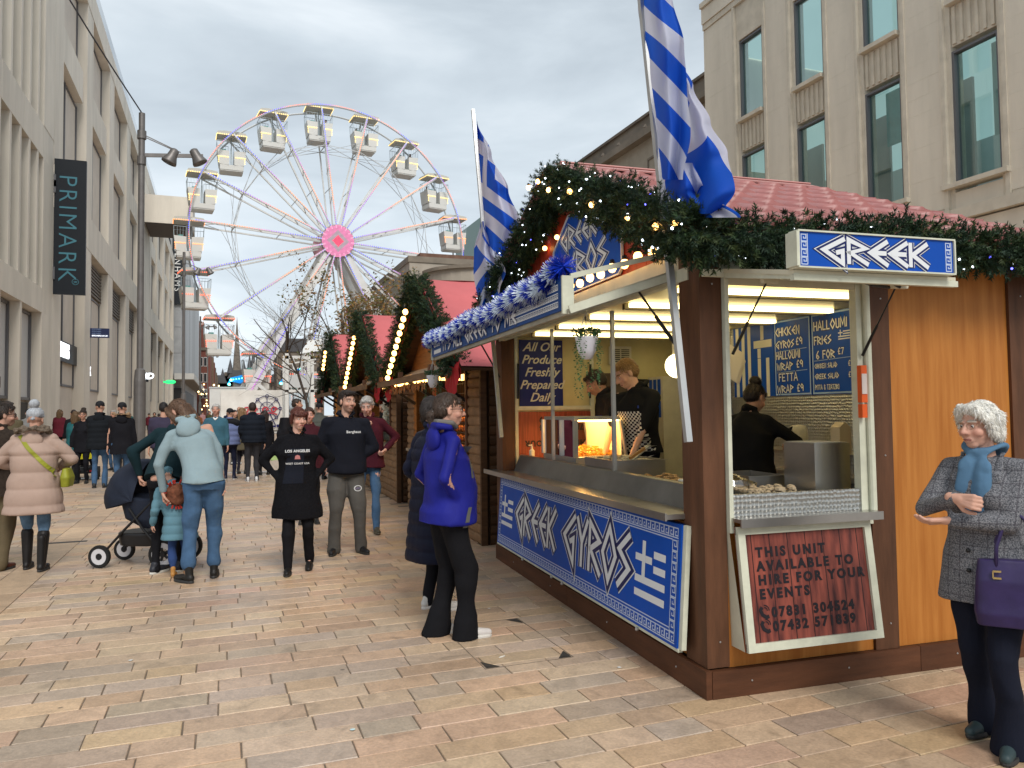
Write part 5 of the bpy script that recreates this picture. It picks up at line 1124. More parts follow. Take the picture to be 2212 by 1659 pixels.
garland('fir_garland',[[SP(*p) for p in jit((-.10,4.36,2.62),(-.10,2.16,3.46),7,.03,1)]+[SP(*p) for p in jit((-.10,2.05,3.48),(-.20,-.32,2.50),8,.03,2)][0:]],.135,620,'green fir garland with white fairy lights up both gable edges of the Greek stall','garland',None,30,ledr=.0075,seed=1)
garland('fir_garland',[[SP(*p) for p in jit((-.34,-.28,2.53),(3.6,-.24,2.50),13,.035,3)]],.10,620,'green fir garland with white fairy lights along the eave above the GREEK sign','garland',None,15,ledr=.0065,seed=2)
def tinsel(name,P,rad,n,label):
    rnd=random.Random(9); o=empty(name,(0,0,0),0,label,'tinsel'); A_=[MB(),MB()]; ps=[SP(*p) for p in P]
    tot=len(ps)-1
    for k in range(n):
        t=rnd.random()*tot; i=min(int(t),tot-1); a,b=ps[i],ps[i+1]; p=a.lerp(b,t-i); d=(b-a).normalized(); u=d.orthogonal().normalized(); v=d.cross(u); an=rnd.uniform(0,2*PI); dr=(u*math.cos(an)+v*math.sin(an)+d*rnd.uniform(-.5,.5)).normalized()
        s=dr.orthogonal().normalized()*.0035; L_=rad*rnd.uniform(.7,1.15); ci=int(t*1.9+rnd.uniform(-.15,.15))%2; q=p+dr*L_; mdl=p+dr*L_*.5+s*rnd.uniform(-1,1)
        A_[ci].add([p-s,p+s,mdl+s,mdl-s,q+s*.7,q-s*.7],[(0,1,2,3),(3,2,4,5)])
    A_[0].build('blue_tinsel',mat('tinsel_blue',(.004,.03,.42),.4,.0),o,kind='stuff'); A_[1].build('white_tinsel',mat('tinsel_silver',(.70,.78,.86),.4,.0),o,kind='stuff')
    return o
tp=[(HX-.055,H0+.35+(H1-H0-.3)*t/14,HZ+.175+.02*math.sin(t*1.1)) for t in range(15)]
tinsel('tinsel_garland',[(HX-.0,H0+.08,HZ+.27),(HX-.02,H0+.2,HZ+.23)]+tp,.088,13000,'bushy blue and silver tinsel garland along the top of the raised hatch board')
# warm bulb string along the gable foot and up under the verge
def bulbs(name,P,label,r=.026,group=None,ems=5.5,cable=True,hood=True):
    o=empty(name,(0,0,0),0,label,'string lights',group); mb_=mat('warm_bulb',(1,.7,.3),.4,em=(1,.52,.14),ems=ems)
    me=MB().sph((0,0,-r),r,10,sc=(1,1,1.15)).mesh('bulb',mb_,True); cap=MB().lathe([(r*.55,-.002),(r*.55,r*.9)],8).mesh('socket',mblk)
    for p in P: b=put('bulb',me,o,loc=p); put('socket',cap,b)
    if cable:
        pts=[]
        for a,b in zip(P[:-1],P[1:]): pts+= [a+Vector((0,0,r)),a.lerp(b,.5)-Vector((0,0,.03))]
        pts.append(P[-1]+Vector((0,0,r))); MB().tube(pts,.004,5).build('cable',mblk,o)
    return o
bulbs('bulb_string',[SP(-.06,.45+.2*k,2.60+.01*(k%2)) for k in range(9)],'row of warm round bulbs looped along the foot of the red gable',.03)
bulbs('bulb_string',[SP(-.27,y,z-.03) for y,z in ((2.25,3.52),(2.0,3.50),(1.75,3.36),(1.3,3.22),(.9,3.02),(.35,2.80),(.0,2.66),(-.22,2.62))],'warm bulbs tucked into the top of the garland under the pantiled verge',.019,ems=6)
for y,z,w_ in ((2.68,3.06,'upper left, nearest the fir garland'),(2.36,3.09,'upper right, just over the blue sign'),(2.90,2.66,'lower left, nearest the tinsel'),(2.66,2.68,'lower right, beside the sign edge')):
    MB().sph(SP(.02,y,z),.022,10).build('gable_bulb',mat('warm_bulb',(1,.7,.3),.4,em=(1,.60,.20),ems=14),label='small warm lamp on the red gable, '+w_,cat='lamp',group='small lamps on the red gable')
# hanging planters
mleaf=mat('trailing_leaf',(.04,.10,.035),.5,ns=8,na=.3); mpot=mat('white_pot',(.58,.57,.62),.4)
def planter(p,L_,label,seed,s=1):
    rnd=random.Random(seed); o=empty('hanging_planter',p,0,label,'hanging plant'); MB().lathe([(.0,-.135),(.03,-.13),(.055,-.08),(.068,-.01),(.07,0),(.062,0),(.05,-.03)],18).build('pot',mpot,o,smooth=True)
    m=MB()
    for a in range(3): t=a*2.1; m.tube([(.066*math.cos(t),.066*math.sin(t),0),(0,0,.15)],.0025,4)
    m.tube([(0,0,.15),(0,0,.2),(.015,0,.21),(.015,0,.185)],.003,4); m.build('hanger',mal,o)
    lf=MB()
    for st in range(13):
        a=rnd.uniform(0,2*PI); l=L_*rnd.uniform(.35,1); r0=.07; n=int(l/.013); x,y=math.cos(a)*r0,math.sin(a)*r0
        for k in range(n):
            z=-k*.013; px=x*(1+.25*min(1,k/4))+.006*math.sin(k*.4+st); py=y*(1+.25*min(1,k/4))+.006*math.cos(k*.5+st); an=rnd.uniform(0,2*PI); dr=Vector((math.cos(an),math.sin(an),-.4)).normalized()*.016; sd_=dr.orthogonal().normalized()*.008; c=Vector((px,py,z+.01))
            lf.add([c,c+dr*.5+sd_,c+dr,c+dr*.5-sd_],[(0,1,2,3)])
    for k in range(160):
        a=rnd.uniform(0,2*PI); c=Vector((math.cos(a)*rnd.uniform(0,.08),math.sin(a)*rnd.uniform(0,.08),rnd.uniform(.0,.05))); dr=Vector((math.cos(a),math.sin(a),.4)).normalized()*.022; sd_=dr.orthogonal().normalized()*.011; lf.add([c,c+dr*.5+sd_,c+dr,c+dr*.5-sd_],[(0,1,2,3)])
    lf.build('leaves',mleaf,o,kind='stuff'); return o
planter(SP(-.52,.42,2.03),.42,'white hanging pot of trailing green leaves under the near end of the raised hatch',1)
planter(SP(-.72,4.22,1.98),.40,'small white hanging pot of trailing leaves at the far end of the hatch board',2)
# ================================================================ flags
def flagmat():
    m=mat('greek_flag_cloth',(.5,.5,.5),.7); t=m.node_tree; N=t.nodes.new; L=t.links.new; p=t.nodes['Principled BSDF']
    uv=N('ShaderNodeAttribute'); uv.attribute_name='st'; sp=N('ShaderNodeSeparateXYZ'); L(uv.outputs['Vector'],sp.inputs[0])
    def mth(op,a,b=None,c=None):
        n=N('ShaderNodeMath'); n.operation=op
        for i,x in enumerate((a,b)):
            if x is None:continue
            if isinstance(x,(int,float)): n.inputs[i].default_value=x
            else: L(x,n.inputs[i])
        return n.outputs[0]
    s_,t_=sp.outputs['X'],sp.outputs['Y']            # s fly in units of hoist height, t from the top 0..1
    tt=mth('MULTIPLY',t_,9); par=mth('MODULO',mth('FLOOR',mth('ADD',tt,18)),2)           # 0 = blue stripe
    inc=mth('MULTIPLY',mth('LESS_THAN',tt,5),mth('LESS_THAN',mth('MULTIPLY',s_,9),5)); ss=mth('MULTIPLY',s_,9)
    cv=mth('MULTIPLY',mth('GREATER_THAN',ss,2),mth('LESS_THAN',ss,3)); chh=mth('MULTIPLY',mth('GREATER_THAN',tt,2),mth('LESS_THAN',tt,3)); cross=mth('MAXIMUM',cv,chh)
    w=mth('ADD',mth('MULTIPLY',inc,cross),mth('MULTIPLY',mth('SUBTRACT',1,inc),par))
    mx=N('ShaderNodeMix'); mx.data_type='RGBA'; L(w,mx.inputs[0]); mx.inputs[6].default_value=(.010,.10,.58,1); mx.inputs[7].default_value=(.62,.64,.74,1); L(mx.outputs[2],p.inputs['Base Color'])
    # let daylight glow through the thin cloth
    tl=N('ShaderNodeBsdfTranslucent'); L(mx.outputs[2],tl.inputs[0]); ms=N('ShaderNodeMixShader'); ms.inputs[0].default_value=.5; o=t.nodes['Material Output']; L(p.outputs[0],ms.inputs[1]); L(tl.outputs[0],ms.inputs[2]); L(ms.outputs[0],o.inputs[0]); return m
mflag=flagmat()
def interp(pts,t):
    t=max(0,min(1,t)); 
    for (a,va),(b,vb) in zip(pts[:-1],pts[1:]):
        if t<=b:
            k=(t-a)/(b-a) if b>a else 0; k=k*k*(3-2*k); return va*(1-k)+vb*k
    return pts[-1][1]
def flag(label,W_,pole,left,right,stf,folds,parts=None,nx=56,nz=90):
    """pole: two (px,py) photo points on the plane x=W_; left/right: outline as (py -> px) pairs"""
    o=empty('greek_flag',(0,0,0),0,label,'flag','two blue and white striped flags on the stall')
    (y0,z0),(y1,z1)=sw(*pole[0],W_),sw(*pole[1],W_); MB().bar(SP(W_,y0,z0),SP(W_,y1,z1),.034,.034).build('pole',mal,o)
    k=MB(); 
    for t in (.25,.5): p=SP(W_,y0*(1-t)+y1*t,z0*(1-t)+z1*t); k.sph(p,.012,6)
    k.build('fixing',mal,o)
    for name,lf,rt,f_st,fold,y0_,y1_ in stf:
        vs=[];fs=[];st=[]
        for j in range(nz+1):
            b=j/nz; py=y0_+(y1_-y0_)*b; xl=interp(lf,b); xr=interp(rt,b)
            for i in range(nx+1):
                a=i/nx; px=xl+(xr-xl)*a; dep=W_-.03+fold(a,b); yy,zz=sw(px,py,dep); vs.append(tuple(SP(dep,yy,zz))); st.append(f_st(a,b))
        for j in range(nz):
            for i in range(nx): q=j*(nx+1)+i; fs.append((q,q+1,q+nx+2,q+nx+1))
        me=bpy.data.meshes.new('cloth'); me.from_pydata(vs,[],fs); me.materials.append(mflag); at=me.attributes.new('st','FLOAT_VECTOR','POINT'); at.data.foreach_set('vector',np.array([(s,t,0) for s,t in st],'f').ravel()); me.polygons.foreach_set('use_smooth',[True]*len(me.polygons)); put('cloth',me,o)
    return o
sn=math.sin
# near flag: a long twisted hanging column, widening and bunching on the eave
flag('large blue and white striped flag hanging twisted from the pole at the stall corner',-.2,((1487,955),(1372,-125)),None,None,[
 ('c',[(0,1358),(.25,1378),(.5,1404),(.8,1420),(1,1430)],[(0,1400),(.2,1452),(.42,1478),(.6,1484),(.8,1492),(1,1475)],lambda a,b:(.9+a*.5,.15+(b*.86-a*.15)),lambda a,b:-.02+.05*sn(a*7+b*3)+.02*sn(b*9+a*3),-110,388),
 ('c',[(0,1462),(.25,1468),(.5,1476),(.75,1440),(1,1452)],[(0,1464),(.2,1498),(.42,1535),(.62,1572),(.85,1588),(1,1560)],lambda a,b:(.05+.42*b+.1*a,.36-.25*a+.30*b),lambda a,b:.13+.06*sn(a*6+1)+.03*sn(b*14+a*6)*b+.03*sn(b*5),120,462),
 ('c',[(0,1440),(.4,1436),(1,1455)],[(0,1500),(.5,1520),(1,1600)],lambda a,b:(.4+.2*b,.5+.12*b-.3*a),lambda a,b:.05+.04*sn(a*9)+.05*sn(b*6+a*4),352,470)],None)
flag('blue and white striped flag with white cross blowing from the farther pole',-.2,((1083,945),(1021.5,237)),None,None,[
 ('c',[(0,1030),(.3,1034),(.6,1042),(.85,1058),(1,1092)],[(0,1031),(.22,1062),(.45,1098),(.68,1126),(.82,1112),(1,1096)],lambda a,b:((4+a*interp([(0,1),(.22,28),(.45,62),(.68,82),(.82,56),(1,8)],b)+interp([(0,0),(.6,10),(1,60)],b))/80,(22+328*b-.75*(a*interp([(0,1),(.22,28),(.45,62),(.68,82),(.82,56),(1,8)],b)+interp([(0,0),(.6,10),(1,60)],b)))/262),lambda a,b:.05+.10*a+.05*sn(a*6+b*4)+.02*sn(a*13+b*5),262,590),
 ('c',[(0,1038),(.35,1024),(.6,1023),(1,1034)],[(0,1046),(.3,1068),(.6,1092),(.8,1080),(1,1064)],lambda a,b:(.2+.55*b-.2*a,.25-abs(a-.42)*.35+b*.72),lambda a,b:.01+.06*sn(a*8+b*3)+.02*sn(b*10),478,662)],None)
# ================================================================ THE THREE LOG BUILT STALLS BEYOND
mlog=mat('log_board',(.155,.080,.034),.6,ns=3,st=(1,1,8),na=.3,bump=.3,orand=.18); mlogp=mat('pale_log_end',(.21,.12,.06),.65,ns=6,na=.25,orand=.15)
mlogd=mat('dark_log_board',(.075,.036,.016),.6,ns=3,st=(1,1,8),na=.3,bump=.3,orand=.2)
mpink=mat('pink_roof_cloth',(.52,.125,.13),.65,ns=1.2,na=.10,bump=.5,bs=5); mcanv=mat('canvas_awning',(.36,.31,.25),.85,ns=2,na=.15); mredc=mat('red_cloth',(.33,.01,.015),.7,ns=3,na=.2)
def log_mesh(L_,h,d=.05,m_=None,ax='y'):
    prof=[(-d*.55,0),(-d*.9,h*.2),(-d,h*.5),(-d*.9,h*.8),(-d*.55,h*.985),(0,h*.985),(0,0)]
    m=MB(); 
    if ax=='y': m.prism([(x,z) for x,z in prof][::-1],frame((0,0,0),(1,0,0),(0,0,1))@Matrix.Translation((0,0,-L_)),L_)
    else: m.prism([(x,z) for x,z in prof],frame((0,0,0),(0,1,0),(0,0,1)),L_)
    return m.mesh('log_board',m_ or mlog)
def chalet(y0,L_,label,rz,apex=3.5,depth=3.2,x0=2.93,wins=(),awn=True,k=0):
    o=empty('wooden_market_stall',(x0,y0,0),rz,label,'market stall','log board market stalls with pink roofs'); H_=2.2; hb=.118
    Mx=Matrix.Translation((x0,y0,0))@Matrix.Rotation(rz,4,'Z')
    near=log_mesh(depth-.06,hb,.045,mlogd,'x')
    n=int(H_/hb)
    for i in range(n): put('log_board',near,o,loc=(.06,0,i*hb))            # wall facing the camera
    a=log_mesh(.52,hb,.05,mlogp); b=log_mesh(.5,hb,.05,mlogp); cfront=log_mesh(L_-1.02,hb,.05,mlogp)
    for i in range(n):
        put('log_board',a,o,loc=(0,0.0+0,i*hb)); put('log_board',b,o,loc=(0,L_-.5,i*hb))
        if (i+1)*hb<.96: put('log_board',cfront,o,loc=(0,.52,i*hb))
    MB().box(-.055,.02,-.05,-.0,0,H_).build('corner_batten',mlogd,o); MB().box(-.065,-.0,.525,.60,.97,H_-.0).build('door_post',mwood,o)
    MB().box(0.02,depth,.0,.03,0,H_).box(0.02,depth,L_-.04,L_,0,H_).box(depth-.04,depth,.04,L_-.05,0,H_).build('inner_lining',mat('lining_timber',(.05,.028,.014),.8),o)  # lining in a darker brown timber
    MB().box(-.02,depth,.04,L_-.05,-.0,.08).build('floor',mlogd,o)
    MB().box(-.16,.35,.5,L_-.4,.96,1.0).build('counter_shelf',mat('counter_pale',(.30,.24,.17),.6,ns=6,na=.2),o)
    # gable boards
    gx=-.02; za=apex-.12; half=L_/2+.0
    zz=H_; 
    while zz<za-.05:
        w=(za-zz)/(za-H_)*half; w2=max(.02,(za-min(zz+.15,za))/(za-H_)*half); m=MB(); m.prism([(L_/2-w,zz),(L_/2+w,zz),(L_/2+w2,min(zz+.147,za)),(L_/2-w2,min(zz+.147,za))],frame((gx,0,0),(0,1,0),(0,0,1)),.03); m.build('gable_board',mat('gable_board_wood',(.20,.085,.03),.55,ns=3,st=(1,.7,8),na=.3,bump=.3,orand=.12),o); zz+=.15
    # cloth covered roof
    ov=.32; rz0=H_-.10; sl_=(apex-rz0)
    for s in (0,1):
        m=MB(); nx,ny=16,20; vs=[];fs=[]
        for j in range(ny+1):
            for i in range(nx+1):
                x=-ov+(depth+ov)*i/nx; t=j/ny; y=(-.16+(L_/2+.16)*t) if s==0 else (L_+.16-(L_/2+.16)*t); z=rz0+sl_*t
                nn=.02*noise.noise(Vector((x*1.1+s*5,t*9+x*.7,k)))+.010*math.sin(t*24+x*2.4+2*noise.noise(Vector((x,t*3,1)))); vs.append((x,y,z+nn+.02))
        for j in range(ny):
            for i in range(nx): q=j*(nx+1)+i; fs.append((q,q+1,q+nx+2,q+nx+1) if s==0 else (q,q+nx+1,q+nx+2,q+1))
        m.add(vs,fs); m.build('roof_cloth',mpink,o,smooth=True)
        m=MB(); ya,yb=(-.16,L_/2) if s==0 else (L_+.16,L_/2); m.add([(-ov-.004,ya,rz0-.02),(-ov-.004,yb,apex-.0),(-ov-.004,yb,apex-.16),(-ov-.004,ya+(.0),rz0-.14),(-ov-.012,ya,rz0-.02),(-ov-.012,yb,apex),(-ov-.012,yb,apex-.16),(-ov-.012,ya,rz0-.14)],BOXF); m.build('verge_cloth',mredc,o)
        m=MB(); m.add([(-ov,ya,rz0-.03),(depth,ya,rz0-.03),(depth,yb,apex-.04),(-ov,yb,apex-.04),(-ov,ya,rz0),(depth,ya,rz0),(depth,yb,apex-.01),(-ov,yb,apex-.01)],BOXF); m.build('roof_deck',mlogd,o)
        # red cloth swag at the foot of each verge
        sw_=MB(); yc=ya+(.22 if s==0 else -.22); vs=[(-ov-.05,yc,rz0+.02)]; 
        for q in range(13): a_=-PI/2+PI*(q/12-.5)*1.15; vs.append((-ov-.05-.02*(q%2),yc+.34*math.cos(a_),rz0-.0+.34*math.sin(a_)))
        sw_.add(vs,[(0,q,q+1) for q in range(1,13)]); sw_.build('red_swag',mredc,o)
    if awn:
        m=MB(); nx,ny=6,24; vs=[];fs=[]
        for j in range(ny+1):
            for i in range(nx+1):
                t=i/nx; y=.25+(L_-.3)*j/ny; vs.append((-.0-.52*t,y,2.28-.20*t-.03*math.sin(t*PI)+.012*math.sin(j*1.3)*t))
        for j in range(ny):
            for i in range(nx): q=j*(nx+1)+i; fs.append((q,q+nx+1,q+nx+2,q+1))
        m.add(vs,fs); m.build('canvas_awning',mcanv,o,smooth=True)
        MB().box(-.56,-.53,.2,L_-.02,2.0,2.09).build('awning_beam',mlog,o)
        for y in (.6,1.9,L_-.6): MB().bar((-.5,y,2.02),(-.04,y,1.72),.03,.045).build('awning_brace',mblk,o)
        for y in (.35,2.2,3.8): MB().box(-.58,-.52,y,y+.08,2.09,2.17).build('awning_clamp',mwood,o)
    return o,Mx
def MXp(M_,*p): return M_@Vector(p)
CH2,M2=chalet(8.68,4.15,'nearest log board stall with amber gingerbread display and pink cloth roof',R(-1),apex=3.50,k=1)
CH3,M3=chalet(13.35,4.15,'middle log board stall with lit window, white flowers and pink cloth roof',R(-1),apex=3.55,k=2)
CH4,M4_=chalet(18.0,4.1,'farthest log board stall with small pink cloth roof and bright pine wall',R(-1),apex=3.6,k=3)
# displays
mamb=mat('amber_goods',(.50,.16,.03),.4,ns=20,na=.5); mdark=mat('dark_stock',(.04,.025,.018),.7,ns=6,na=.5)
ml2=mat('stall_glow',(1,.6,.2),.5,em=(1,.55,.18),ems=3)
for CHx,Lx,sd_ in ((CH2,4.15,1),(CH3,4.15,2),(CH4,4.1,3)):
    MB().box(.3,2.4,.7,Lx-.7,2.1,2.13).build('ceiling_light',ml2 if sd_!=3 else mat('pine_glow',(1,.7,.3),.5,em=(1,.62,.22),ems=6),CHx)
rnd=random.Random(3); gd=MB()
for r in range(5):
    for k in range(36): gd.sph((.25+.12*r,.75+k*.082,1.05+.13*r+rnd.uniform(0,.03)),rnd.uniform(.02,.035),6,sc=(1,1,1.6))
gd.build('amber_jars',mamb,CH2,kind='stuff'); MB().box(.15,.95,.65,3.7,1.0,1.04).box(1.2,1.25,.65,3.7,1.0,2.1).build('display_rack',mdark,CH2)
gr_=MB()
for i in range(24): gr_.bar((.04,.62+i*.13,1.0),(.04,.62+i*.13,2.15),.006)
for i in range(9): gr_.bar((.04,.6,1.05+.13*i),(.04,3.7,1.05+.13*i),.006)
gr_.build('wire_grille',mblk,CH2)
MB().box(-.03,-.0,2.3,2.42,.97,2.15).build('red_post',mat('red_brown_post',(.22,.05,.02),.5),CH2)
fg=MB()
for k in range(70): a_=rnd.uniform(0,3.0); fg.sph((-.47+rnd.uniform(-.03,.03),.6+a_,1.98-rnd.uniform(0,.09)),.022,5,sc=(.5,1,1.8))
fg.build('hanging_hearts',mat('straw_brown',(.28,.13,.05),.7),CH2,kind='stuff')
MB().box(.1,.6,.7,1.9,1.0,1.7).box(.1,.6,2.2,3.4,1.0,1.5).build('display_case',mdark,CH3)
MB().box(.02,.05,.65,2.1,1.05,2.05).build('window_pane',glassmat('stall_window',(.35,.38,.22),.15),CH3)
fw=MB()
for k in range(30): fw.sph((-.02+rnd.uniform(-.05,.05),1.2+rnd.uniform(-.16,.16),1.55+rnd.uniform(-.13,.16)),.035,6)
fw.build('flower_heads',mat('flower_white',(.6,.6,.5),.6),CH3,kind='stuff')
MB().box(-.06,-.05,1.6,1.9,.35,1.0).build('paper_notice',mat('notice_pink',(.50,.42,.42),.8),CH3)
MB().box(-.02,.0,.6,3.5,1.0,2.1).build('pine_shutter',mat('bright_pine',(.50,.24,.06),.5,ns=3,st=(8,8,.6),na=.25),CH4)
# garlands and bulbs on the three gables
for i,(Mq,Lq,ap,lab) in enumerate(((M2,4.15,3.5,'nearest'),(M3,4.15,3.55,'middle'),(M4_,4.1,3.6,'farthest'))):
    P1=[MXp(Mq,-.36,-.05,2.12),MXp(Mq,-.36,Lq*.25,2.12+(ap-2.1)*.5),MXp(Mq,-.36,Lq*.5,ap)]; P2=[MXp(Mq,-.36,Lq*.5,ap),MXp(Mq,-.36,Lq*.75,2.12+(ap-2.1)*.5),MXp(Mq,-.36,Lq+.08,2.08)]
    garland('fir_garland',[P1,P2],.13,[420,330,250][i],'dark green fir garland on both gable edges of the %s log board stall'%lab,'garland','garlands on the log board stalls',0,scale=1.25,seed=20+i)
    P=[MXp(Mq,-.46,Lq*.5+.22+(Lq*.5-.5)*t/11,ap-.40-(ap-2.5)*t/11) for t in range(12)]
    if i==2: P=P[:5]
    bulbs('bulb_string',P,'row of warm bulbs down the far gable edge of the %s log board stall'%lab,.040,'bulb strings on the log board stalls',4.5,cable=False)
bulbs('bulb_string',[MXp(M2,-.42,.5+.12*k,2.03) for k in range(24)],'row of warm bulbs under the canvas awning of the nearest log board stall',.020,'bulb strings on the log board stalls',4.5,cable=False)
# ================================================================ PEOPLE
class Sh:                                    # bag of closed shapes that is fused into one surface
    def __init__(s): s.v=[];s.f=[]
    def _add(s,V,F): o=len(s.v); s.v.extend(V); s.f.extend([tuple(i+o for i in f) for f in F])
    def cap(s,a,b,ra,rb,n=12,fl=1.,fd=None):   # tapered capsule, flattened by fl along fd
        a,b=Vector(a),Vector(b); d=b-a; L_=d.length
        d=d.normalized() if L_>1e-6 else Vector((0,0,1))
        if fd is not None: x=Vector(fd)-d*Vector(fd).dot(d); x=x.normalized() if x.length>1e-4 else d.orthogonal().normalized()
        else: x=d.orthogonal().normalized()
        y=d.cross(x); V=[];F=[]; st=[]
        for k in range(4): t=-PI/2+PI/2*(k+.35)/4; st.append((a+d*math.sin(t)*ra,math.cos(t)*ra))
        for k in range(4): t=PI/2*(k+.0)/4; st.append((b+d*math.sin(t)*rb,math.cos(t)*rb))
        t=PI/2*.94; st.append((b+d*math.sin(t)*rb,math.cos(t)*rb))
        for c,r in st:
            for i in range(n): q=2*PI*i/n; V.append(c+x*math.cos(q)*r*fl+y*math.sin(q)*r)
        for j in range(len(st)-1):
            for i in range(n): F.append((j*n+i,j*n+(i+1)%n,(j+1)*n+(i+1)%n,(j+1)*n+i))
        F.append(tuple(range(n-1,-1,-1))); F.append(tuple(range((len(st)-1)*n,len(st)*n))); s._add(V,F); return s
    def chain(s,pts,rs,**k):
        for i in range(len(pts)-1): s.cap(pts[i],pts[i+1],rs[i],rs[i+1],**k)
        return s
    def ell(s,c,r,M=None,n=14):
        V=[];F=[]; m=n//2+1; M=M or Matrix.Identity(3); c=Vector(c)
        for j in range(m+1):
            t=PI*(j+.02)/(m+.04)
            for i in range(n): q=2*PI*i/n; V.append(c+M@Vector((r[0]*math.sin(t)*math.cos(q),r[1]*math.sin(t)*math.sin(q),r[2]*math.cos(t))))
        for j in range(m):
            for i in range(n): F.append((j*n+i,(j+1)*n+i,(j+1)*n+(i+1)%n,j*n+(i+1)%n))
        F.append(tuple(range(n))); F.append(tuple(range((m+1)*n-1,m*n-1,-1))); s._add(V,F); return s
    def loft(s,rings,n=22,p=2.3):             # rings: (centre, half-x vector, half-y vector)
        V=[];F=[]
        for c,ax,ay in rings:
            for i in range(n):
                q=2*PI*i/n; cx,sy=math.cos(q),math.sin(q); V.append(Vector(c)+ax*(math.copysign(abs(cx)**(2/p),cx))+ay*(math.copysign(abs(sy)**(2/p),sy)))
        for j in range(len(rings)-1):
            for i in range(n): F.append((j*n+i,j*n+(i+1)%n,(j+1)*n+(i+1)%n,(j+1)*n+i))
        F.append(tuple(range(n-1,-1,-1))); F.append(tuple(range((len(rings)-1)*n,len(rings)*n))); s._add(V,F); return s
    def fuse(s,voxel,it=4,name='m'):
        me=bpy.data.meshes.new(name); me.from_pydata([tuple(v) for v in s.v],[],s.f); ob=bpy.data.objects.new(name,me)
        r=ob.modifiers.new('r','REMESH'); r.mode='VOXEL'; r.voxel_size=voxel; r.adaptivity=0
        if it: q=ob.modifiers.new('s','SMOOTH'); q.factor=.5; q.iterations=it
        return evalmesh(ob)
def vget(me): a=np.empty(len(me.vertices)*3,'f'); me.vertices.foreach_get('co',a); return a.reshape(-1,3)
def nget(me): a=np.empty(len(me.vertices)*3,'f'); me.vertex_normals.foreach_get('vector',a); return a.reshape(-1,3)
def fin(me,mt,disp=None,col=None):
    if disp is not None:
        V=vget(me); V=V+nget(me)*disp(V)[:,None]; me.vertices.foreach_set('co',V.astype('f').ravel())
    if col is not None:
        a=me.color_attributes.new('Col','FLOAT_COLOR','POINT'); C=col(vget(me)); a.data.foreach_set('color',np.c_[C,np.ones(len(C))].astype('f').ravel())
    me.materials.clear(); me.materials.append(mt); me.polygons.foreach_set('use_smooth',[True]*len(me.polygons)); me.update(); return me
def folds(amp=.006,f=16,seed=0,az=1.):
    r=np.random.default_rng(seed); D=[(r.normal(size=3)*np.array([1,1,az]),r.uniform(0,6.28),r.uniform(.6,1.7)) for _ in range(7)]
    def fn(V):
        W_=V+.03*np.sin(V[:,[1,2,0]]*9+seed); o=0
        for d,p,k in D: d=d/np.linalg.norm(d); o=o+(1-2*np.abs(np.sin(W_@d*f*k*.5+p)))*.5/k
        return amp*o*.6
    return fn
def quilt(pitch=.085,amp=.010,ax=2,seed=0):
    g=folds(.003,22,seed)
    def fn(V): return amp*(np.abs(np.sin(np.pi*V[:,ax]/pitch))**.6-.6)+g(V)
    return fn
def cloth(name,c,rough=.85,na=.10,ns=5,bump=.25,bs=260,sheen=.0,**k): return mat(name,c,rough,spec=.10,ns=ns,na=na,bump=bump,bs=bs,sheen=sheen,**k)
def ik(a,b,l1,l2,pole):
    a,b=Vector(a),Vector(b); d=b-a; L_=min(d.length,(l1+l2)*.999); dn=d.normalized(); x=(l1*l1-l2*l2+L_*L_)/(2*L_); h=math.sqrt(max(0,l1*l1-x*x)); p=Vector(pole); p=p-dn*p.dot(dn)
    p=p.normalized() if p.length>1e-5 else dn.orthogonal().normalized(); return a+dn*x+p*h, a+dn*L_
def hand(sh,w,d,nrm,side,k=1.,curl=.5,det=True,sp=.12):
    """w wrist, d direction of the hand, nrm palm side normal"""
    d=Vector(d).normalized(); n=Vector(nrm); n=(n-d*n.dot(d)).normalized(); x=d.cross(n)*side      # x towards the thumb
    w=Vector(w); kn=w+d*.085*k
    sh.cap(w-d*.03*k,w+d*.02*k,.026*k,.027*k,fl=.8,fd=n); 
    for o in (-.028,-.01,.01,.027): sh.cap(w+d*.012*k+x*o*.5*k,kn+x*o*k,.015*k,.0135*k)
    if not det: sh.cap(kn,kn+(d*math.cos(curl)+n*math.sin(curl))*.07*k,.025*k,.018*k,fl=.6,fd=n); return sh
    for o,l in ((.030,.068),(.010,.078),(-.010,.072),(-.028,.056)):
        p=kn+x*o*k; r=.0094*k; dd=(d+x*o*sp*25*.1).normalized()
        for j,(ll,bend) in enumerate(((.46,curl*.75),(.30,curl*1.1),(.24,curl*.8))):
            c,s_=math.cos(bend),math.sin(bend); q=n
            nd=(dd*c+n*s_).normalized(); n2=(n*c-dd*s_).normalized(); e=p+nd*l*ll*k; sh.cap(p,e,r,r*.93,n=8); p=e; r*=.93; dd=nd; n=n2
        n=Vector(nrm); n=(n-d*n.dot(d)).normalized()
    b=w+d*.018*k+x*.022*k; e1=b+(d*.6+x*.7+n*.35).normalized()*.038*k; e2=e1+(d*.85+x*.25+n*.5*curl*1.6).normalized()*.03*k; e3=e2+(d*.9-x*.1+n*.6*curl*1.6).normalized()*.024*k
    sh.cap(b,e1,.014*k,.0115*k,n=8); sh.cap(e1,e2,.0115*k,.0105*k,n=8); sh.cap(e2,e3,.0105*k,.0088*k,n=8); return sh
SKIN=(.50,.28,.20)
mskin=mat('skin',rough=.5,vcol=True,ns=14,na=.05,bump=.08,bs=160); mskin.node_tree.nodes['Principled BSDF'].inputs['Subsurface Weight'].default_value=.0
def rot3(yaw=0,pitch=0,roll=0): return (Matrix.Rotation(-yaw,3,'Z')@Matrix.Rotation(pitch,3,'X')@Matrix.Rotation(roll,3,'Y'))
